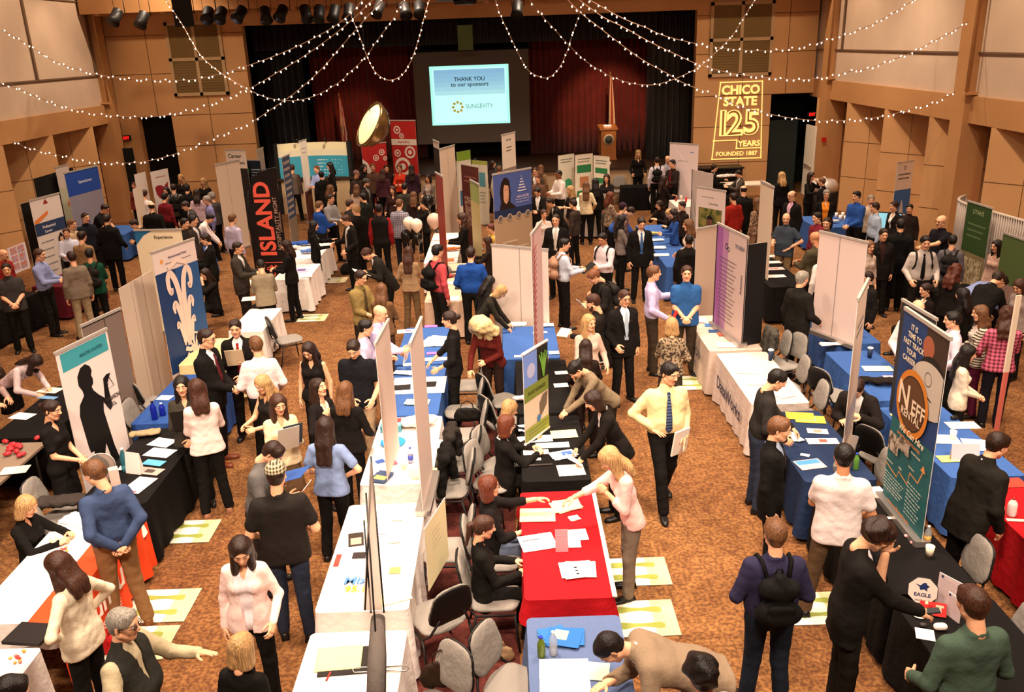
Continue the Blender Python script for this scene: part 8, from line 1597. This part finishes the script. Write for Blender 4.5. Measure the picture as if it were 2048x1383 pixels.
P(687, 431, 240, SU, '17120F', t, K, 'short', 'br', 'man in a black suit with light tie looking down left', L='side', R='hold', nod=25, tie='B8A898', H=1.8)
P(710, 409, 300, SU, '17130F', t, K, 'short', 'blo', 'fair haired man in a black suit seen from behind', H=1.84, w=1.08)
P(758, 407, 2, VE, '1A1513', t, '14110F', 'buzz', 'blk', 'dark skinned man in a maroon shirt with black vest, back turned', skin=2, inner='8A1C20', L='down', R='down', H=1.86, w=1.1)
P(799, 397, 20, TE, ('5A5464', 'plaid', 'A8A0A8', 7), 'jeans', '1E2028', 'crop', 'lbr', 'man in a grey plaid short sleeved shirt, back turned', H=1.82, w=1.05)
P(570, 480, 275, SU, '14110F', t, '14110F', 'long', 'dbr', 'woman in a black suit with a white folder facing left', sex=F, L='hold', R='hold', H=1.7)
hold(P(520, 519, 340, SW, '8A7C64', t, K, 'short', 'blk', 'man in a beige hoodie leaning at the white cloth', L='hold', R='hold', H=1.76, lean=10, nod=20), 'L', 'cream sheets in front of the man in the beige hoodie', .3, .3, 'E8DCC0', tilt=.4)
e_ = P(476, 483, 95, SU, '3A332C', t, '2A241E', 'crop', 'dbr', 'man in a grey suit facing right, holding something small', L='hold', R='hold', H=1.8)
P(407, 467, 255, SU, '14110F', t, K, 'short', 'dbr', 'man in a black suit facing left behind the blue capital banner', L='hold', R='hold', nod=12, H=1.78)
P(406, 538, 215, RO, '1A1412', t, K, 'long', 'dbr', 'seated dark haired woman in black eating near the white cloth', sex=F, leg='sit', L='mouth', R='lap', nod=20, H=1.66)
P(465, 427, 30, SH, 'C0B4CC', t, K, 'crop', 'lbr', 'man in a lavender shirt seen from behind by the tall pale banner back', H=1.8)
P(425, 428, 75, SH, 'E4D2CC', t, K, 'short', 'blk', 'man in a white shirt bending to the right at the upper left', lean=38, L='write', R='write', H=1.78)
P(386, 430, 95, SU, '3A302A', t, K, 'short', 'blk', 'man in a charcoal suit in profile left of the bending white shirt', H=1.78)
P(369, 436, 110, SW, '2A2420', t, K, 'short', 'blk', 'dark haired man in dark clothes beside the charcoal suit', H=1.72)
P(360, 348, 180, SW, '1E1A17', t, K, 'long', 'blo', 'blonde woman facing the camera below the left doorway', sex=F, H=1.72)
P(405, 356, 185, SW, '1A1614', t, K, 'wavy', 'blo', 'curly blonde woman facing the camera right of the other blonde woman', sex=F, H=1.7)
P(288, 379, 10, SH, 'E6D6CC', t, K, 'short', 'br', 'man in a white shirt, back turned, by the map panel', H=1.78)
P(303, 404, 0, SU, '15110F', t, K, 'fringe', 'dbr', 'man in a black suit, back turned, in front of the map panel', H=1.8, w=1.12)
P(329, 385, 20, SH, '6A1A20', t, K, 'short', 'blk', 'man in a maroon shirt, back turned, under the map panel', H=1.76)
P(331, 374, 190, SW, '1A1614', t, K, 'long', 'blk', 'black haired woman facing the camera under the map panel', sex=F, H=1.66)
p = P(346, 367, 350, SW, '6A6460', t, K, 'short', 'dbr', 'person in a grey hoodie with a dark backpack right of the map panel', H=1.78); backpack(p, '1A1715', 'dark backpack on the person in the grey hoodie at left')
P(373, 368, 355, SU, '14110F', t, K, 'short', 'blk', 'tall man in a black jacket with white collar, back turned, upper left', H=1.84, w=1.1)
P(366, 403, 240, SU, '3A3634', t, K, 'short', 'dbr', 'man in a grey suit bending left among the upper left crowd', lean=20, L='hold', R='hold', H=1.78)
P(411, 391, 240, SH, '7A74A0', t, K, 'short', 'gry', 'grey haired man in a violet shirt with glasses', glasses=True, H=1.76)
P(421, 384, 300, SW, '4A4642', t, K, 'curly', 'gry', 'curly grey haired person in a grey top beside the violet shirt', H=1.72)
P(392, 378, 350, SW, 'C8A8B0', t, K, 'long', 'dbr', 'woman in a pink top with dark hair in the upper left crowd', sex=F, H=1.68)
P(267, 364, 185, SW, '8A3A34', t, K, 'short', 'red', 'person in a red top behind the low white and orange board', sex=F, H=1.66)
P(213, 409, 95, TE, '171416', t, K, 'short', 'dbr', 'man in a black polo leaning right over the blue table at upper left', lean=30, L='write', R='write', glasses=True, H=1.78)
P(170, 425, 120, TE, '14171C', t, K, 'crop', 'dbr', 'man in a dark polo with small white logo before the blue wall display', L='hold', R='side', H=1.8, w=1.1)
P(143, 439, 100, SW, 'B89A78', t, K, 'short', 'lbr', 'fair haired person in beige behind the pale blue shirted man at left', H=1.68)
P(131, 456, 155, SH, 'C4C4D4', t, K, 'short', 'br', 'man in a pale blue shirt facing the camera at the far left', L='hold', R='hold', H=1.78)
P(163, 461, 10, SW, '8A6A48', t, '4A3A2A', 'short', 'dbr', 'man in a brown jacket seen from behind at the far left', H=1.78)
p = P(177, 496, 345, SW, '14402E', t, '14110F', 'short', 'blk', 'person in a dark green hoodie with a dark backpack', L='side', R='hold', skin=1, H=1.74); backpack(p, '1E1814', 'dark brown backpack on the person in the green hoodie')
P(140, 502, 320, SW, '7A6A5A', t, '9A8668', 'short', 'dbr', 'man in a grey brown top and khaki trousers left of the green hoodie', H=1.74)
P(78, 497, 90, SH, '8A90B8', t, '1A1613', 'crop', 'br', 'man in a blue grey shirt and dark trousers facing right at the far left', L='hold', R='hold', H=1.8, w=1.05)
P(10, 526, 150, TE, '3A3634', t, '14110F', 'short', 'dbr', 'person in a dark grey top cut by the left edge', L='clasp', R='clasp', H=1.76)
P(6, 498, 100, SW, '8A2420', t, K, 'bald', 'gin', 'bald person in red at the far left edge behind the poster', H=1.7)
P(213, 427, 5, SU, '120F0E', t, '120F0E', 'short', 'dbr', 'tall man in a long black coat, back turned, at the left', L='side', R='side', H=1.86)
P(262, 440, 235, SW, '1A1613', 'jeans', '5A6478', 'short', 'dbr', 'person in a dark jacket and light jeans bending left', lean=28, L='hold', R='hold', H=1.74)
P(584, 328, 5, SW, '6A5A50', t, '14110F', 'crop', 'br', 'man in a grey sweater, back turned, in front of the teal wall', H=1.84)
P(632, 331, 205, SH, '9AA4D0', t, '5A5A78', 'short', 'lbr', 'man in a light blue shirt in front of the teal wall', L='hold', R='hold', H=1.8)
P(658, 324, 250, SU, '17120F', t, K, 'long', 'blk', 'black haired woman in a black jacket in front of the teal wall', sex=F, H=1.82)
P(641, 342, 330, SU, '17130F', t, K, 'short', 'blk', 'dark haired man in a black suit, back turned, before the teal wall', H=1.8)
P(661, 369, 60, SW, '2A2019', t, K, 'long', 'lbr', 'light brown haired woman below the teal wall', sex=F, H=1.66)
P(713, 341, 130, SW, '3A2E2A', t, K, 'buzz', 'dbr', 'man in a grey cap by the right edge of the teal wall', cap='8A6A64', H=1.74)
P(733, 357, 110, SU, '26201C', t, K, 'short', 'dbr', 'bearded man in a dark flat cap and jacket', cap='4A443E', beard='dbr', H=1.78, inner='8A8078')
P(713, 368, 10, SW, 'C8AC98', t, K, 'long', 'lbr', 'light haired woman in a pale top right of the teal wall', sex=F, H=1.62)
P(724, 385, 300, SU, '1A1A14', t, K, 'short', 'blk', 'black haired man in a very dark jacket above the fair haired suit', H=1.8)
P(765, 338, 5, SW, '4A2830', t, K, 'long', 'br', 'woman in a plum sweater, back turned, below the red ring banners', sex=F, H=1.7, w=1.15)
P(798, 329, 185, SW, 'C83820', t, K, 'curly', 'lbr', 'curly haired woman in bright red facing the camera under the tall red banner', sex=F, L='hold', R='hold', H=1.72)
P(822, 329, 350, SW, '3A2430', t, K, 'vlong', 'dbr', 'woman with very long dark hair and a dark purple top, back turned', sex=F, H=1.74, w=1.1)
P(855, 349, 200, CA, '7A6A60', t, K, 'bob', 'dbr', 'smiling woman in a grey cardigan beside the tall banner back', sex=F, inner='C8B4A8', L='clasp', R='hold', H=1.7)
P(809, 365, 5, SW, '3A3830', t, K, 'short', 'blk', 'black haired man in a dark grey green jacket, back turned', H=1.78)
P(827, 383, 5, SW, '2A1E1A', t, K, 'wavy', 'lbr', 'woman with wavy light brown hair, back turned, above the white balloons', sex=F, H=1.66)
P(846, 400, 250, SW, '17130F', t, K, 'short', 'blk', 'woman with short black hair holding balloons', sex=F, L='mouth', R='side', H=1.7)
P(784, 372, 190, SW, '3A2420', t, K, 'long', 'br', 'brown haired woman raising her hand in the crowd under the plum sweater', sex=F, L='talk', R='side', H=1.64)
P(728, 329, 140, SW, '1E1815', t, K, 'wavy', 'blk', 'dark curly haired person below the shorter red banner', H=1.76)
P(745, 327, 170, SW, '5A4030', t, K, 'short', 'lbr', 'light haired person right below the shorter red banner', H=1.8)
P(772, 330, 160, SW, '2A1A18', t, K, 'short', 'dbr', 'dark haired person between the two red ring banners', H=1.72)
P(950, 317, 200, SH, '9A8A84', t, K, 'short', 'blk', 'dark haired man before the green trimmed display', H=1.78)
P(986, 321, 110, SW, '3A3030', t, K, 'long', 'dbr', 'dark haired woman right of the green trimmed display', sex=F, H=1.7)
P(998, 331, 10, SH, 'D8C8B8', t, K, 'short', 'lbr', 'person in a white shirt half hidden behind the grey and white banner', H=1.74)
P(700, 398, 60, SW, '2A2420', t, K, 'short', 'br', 'man with brown hair between the grey shirt and the fair haired suit', H=1.74)
P(1363, 402, 250, SW, '2A1E1A', t, K, 'short', 'dbr', 'dark haired person left of the portrait banner with a man', H=1.66)
P(1075, 350, 200, SW, '6A4A38', t, K, 'short', 'red', 'red haired person above the striped banner', H=1.66)
P(1145, 398, 300, SW, '3A2E28', t, K, 'short', 'dbr', 'dark haired person under the blonde gesturing woman', H=1.62)
P(1820, 408, 210, SW, '2A201C', t, K, 'short', 'blk', 'dark haired person seated by the capitol banner', leg='sit', H=1.7)
if chair0['label'] == 'x': bpy.data.objects.remove(chair0)
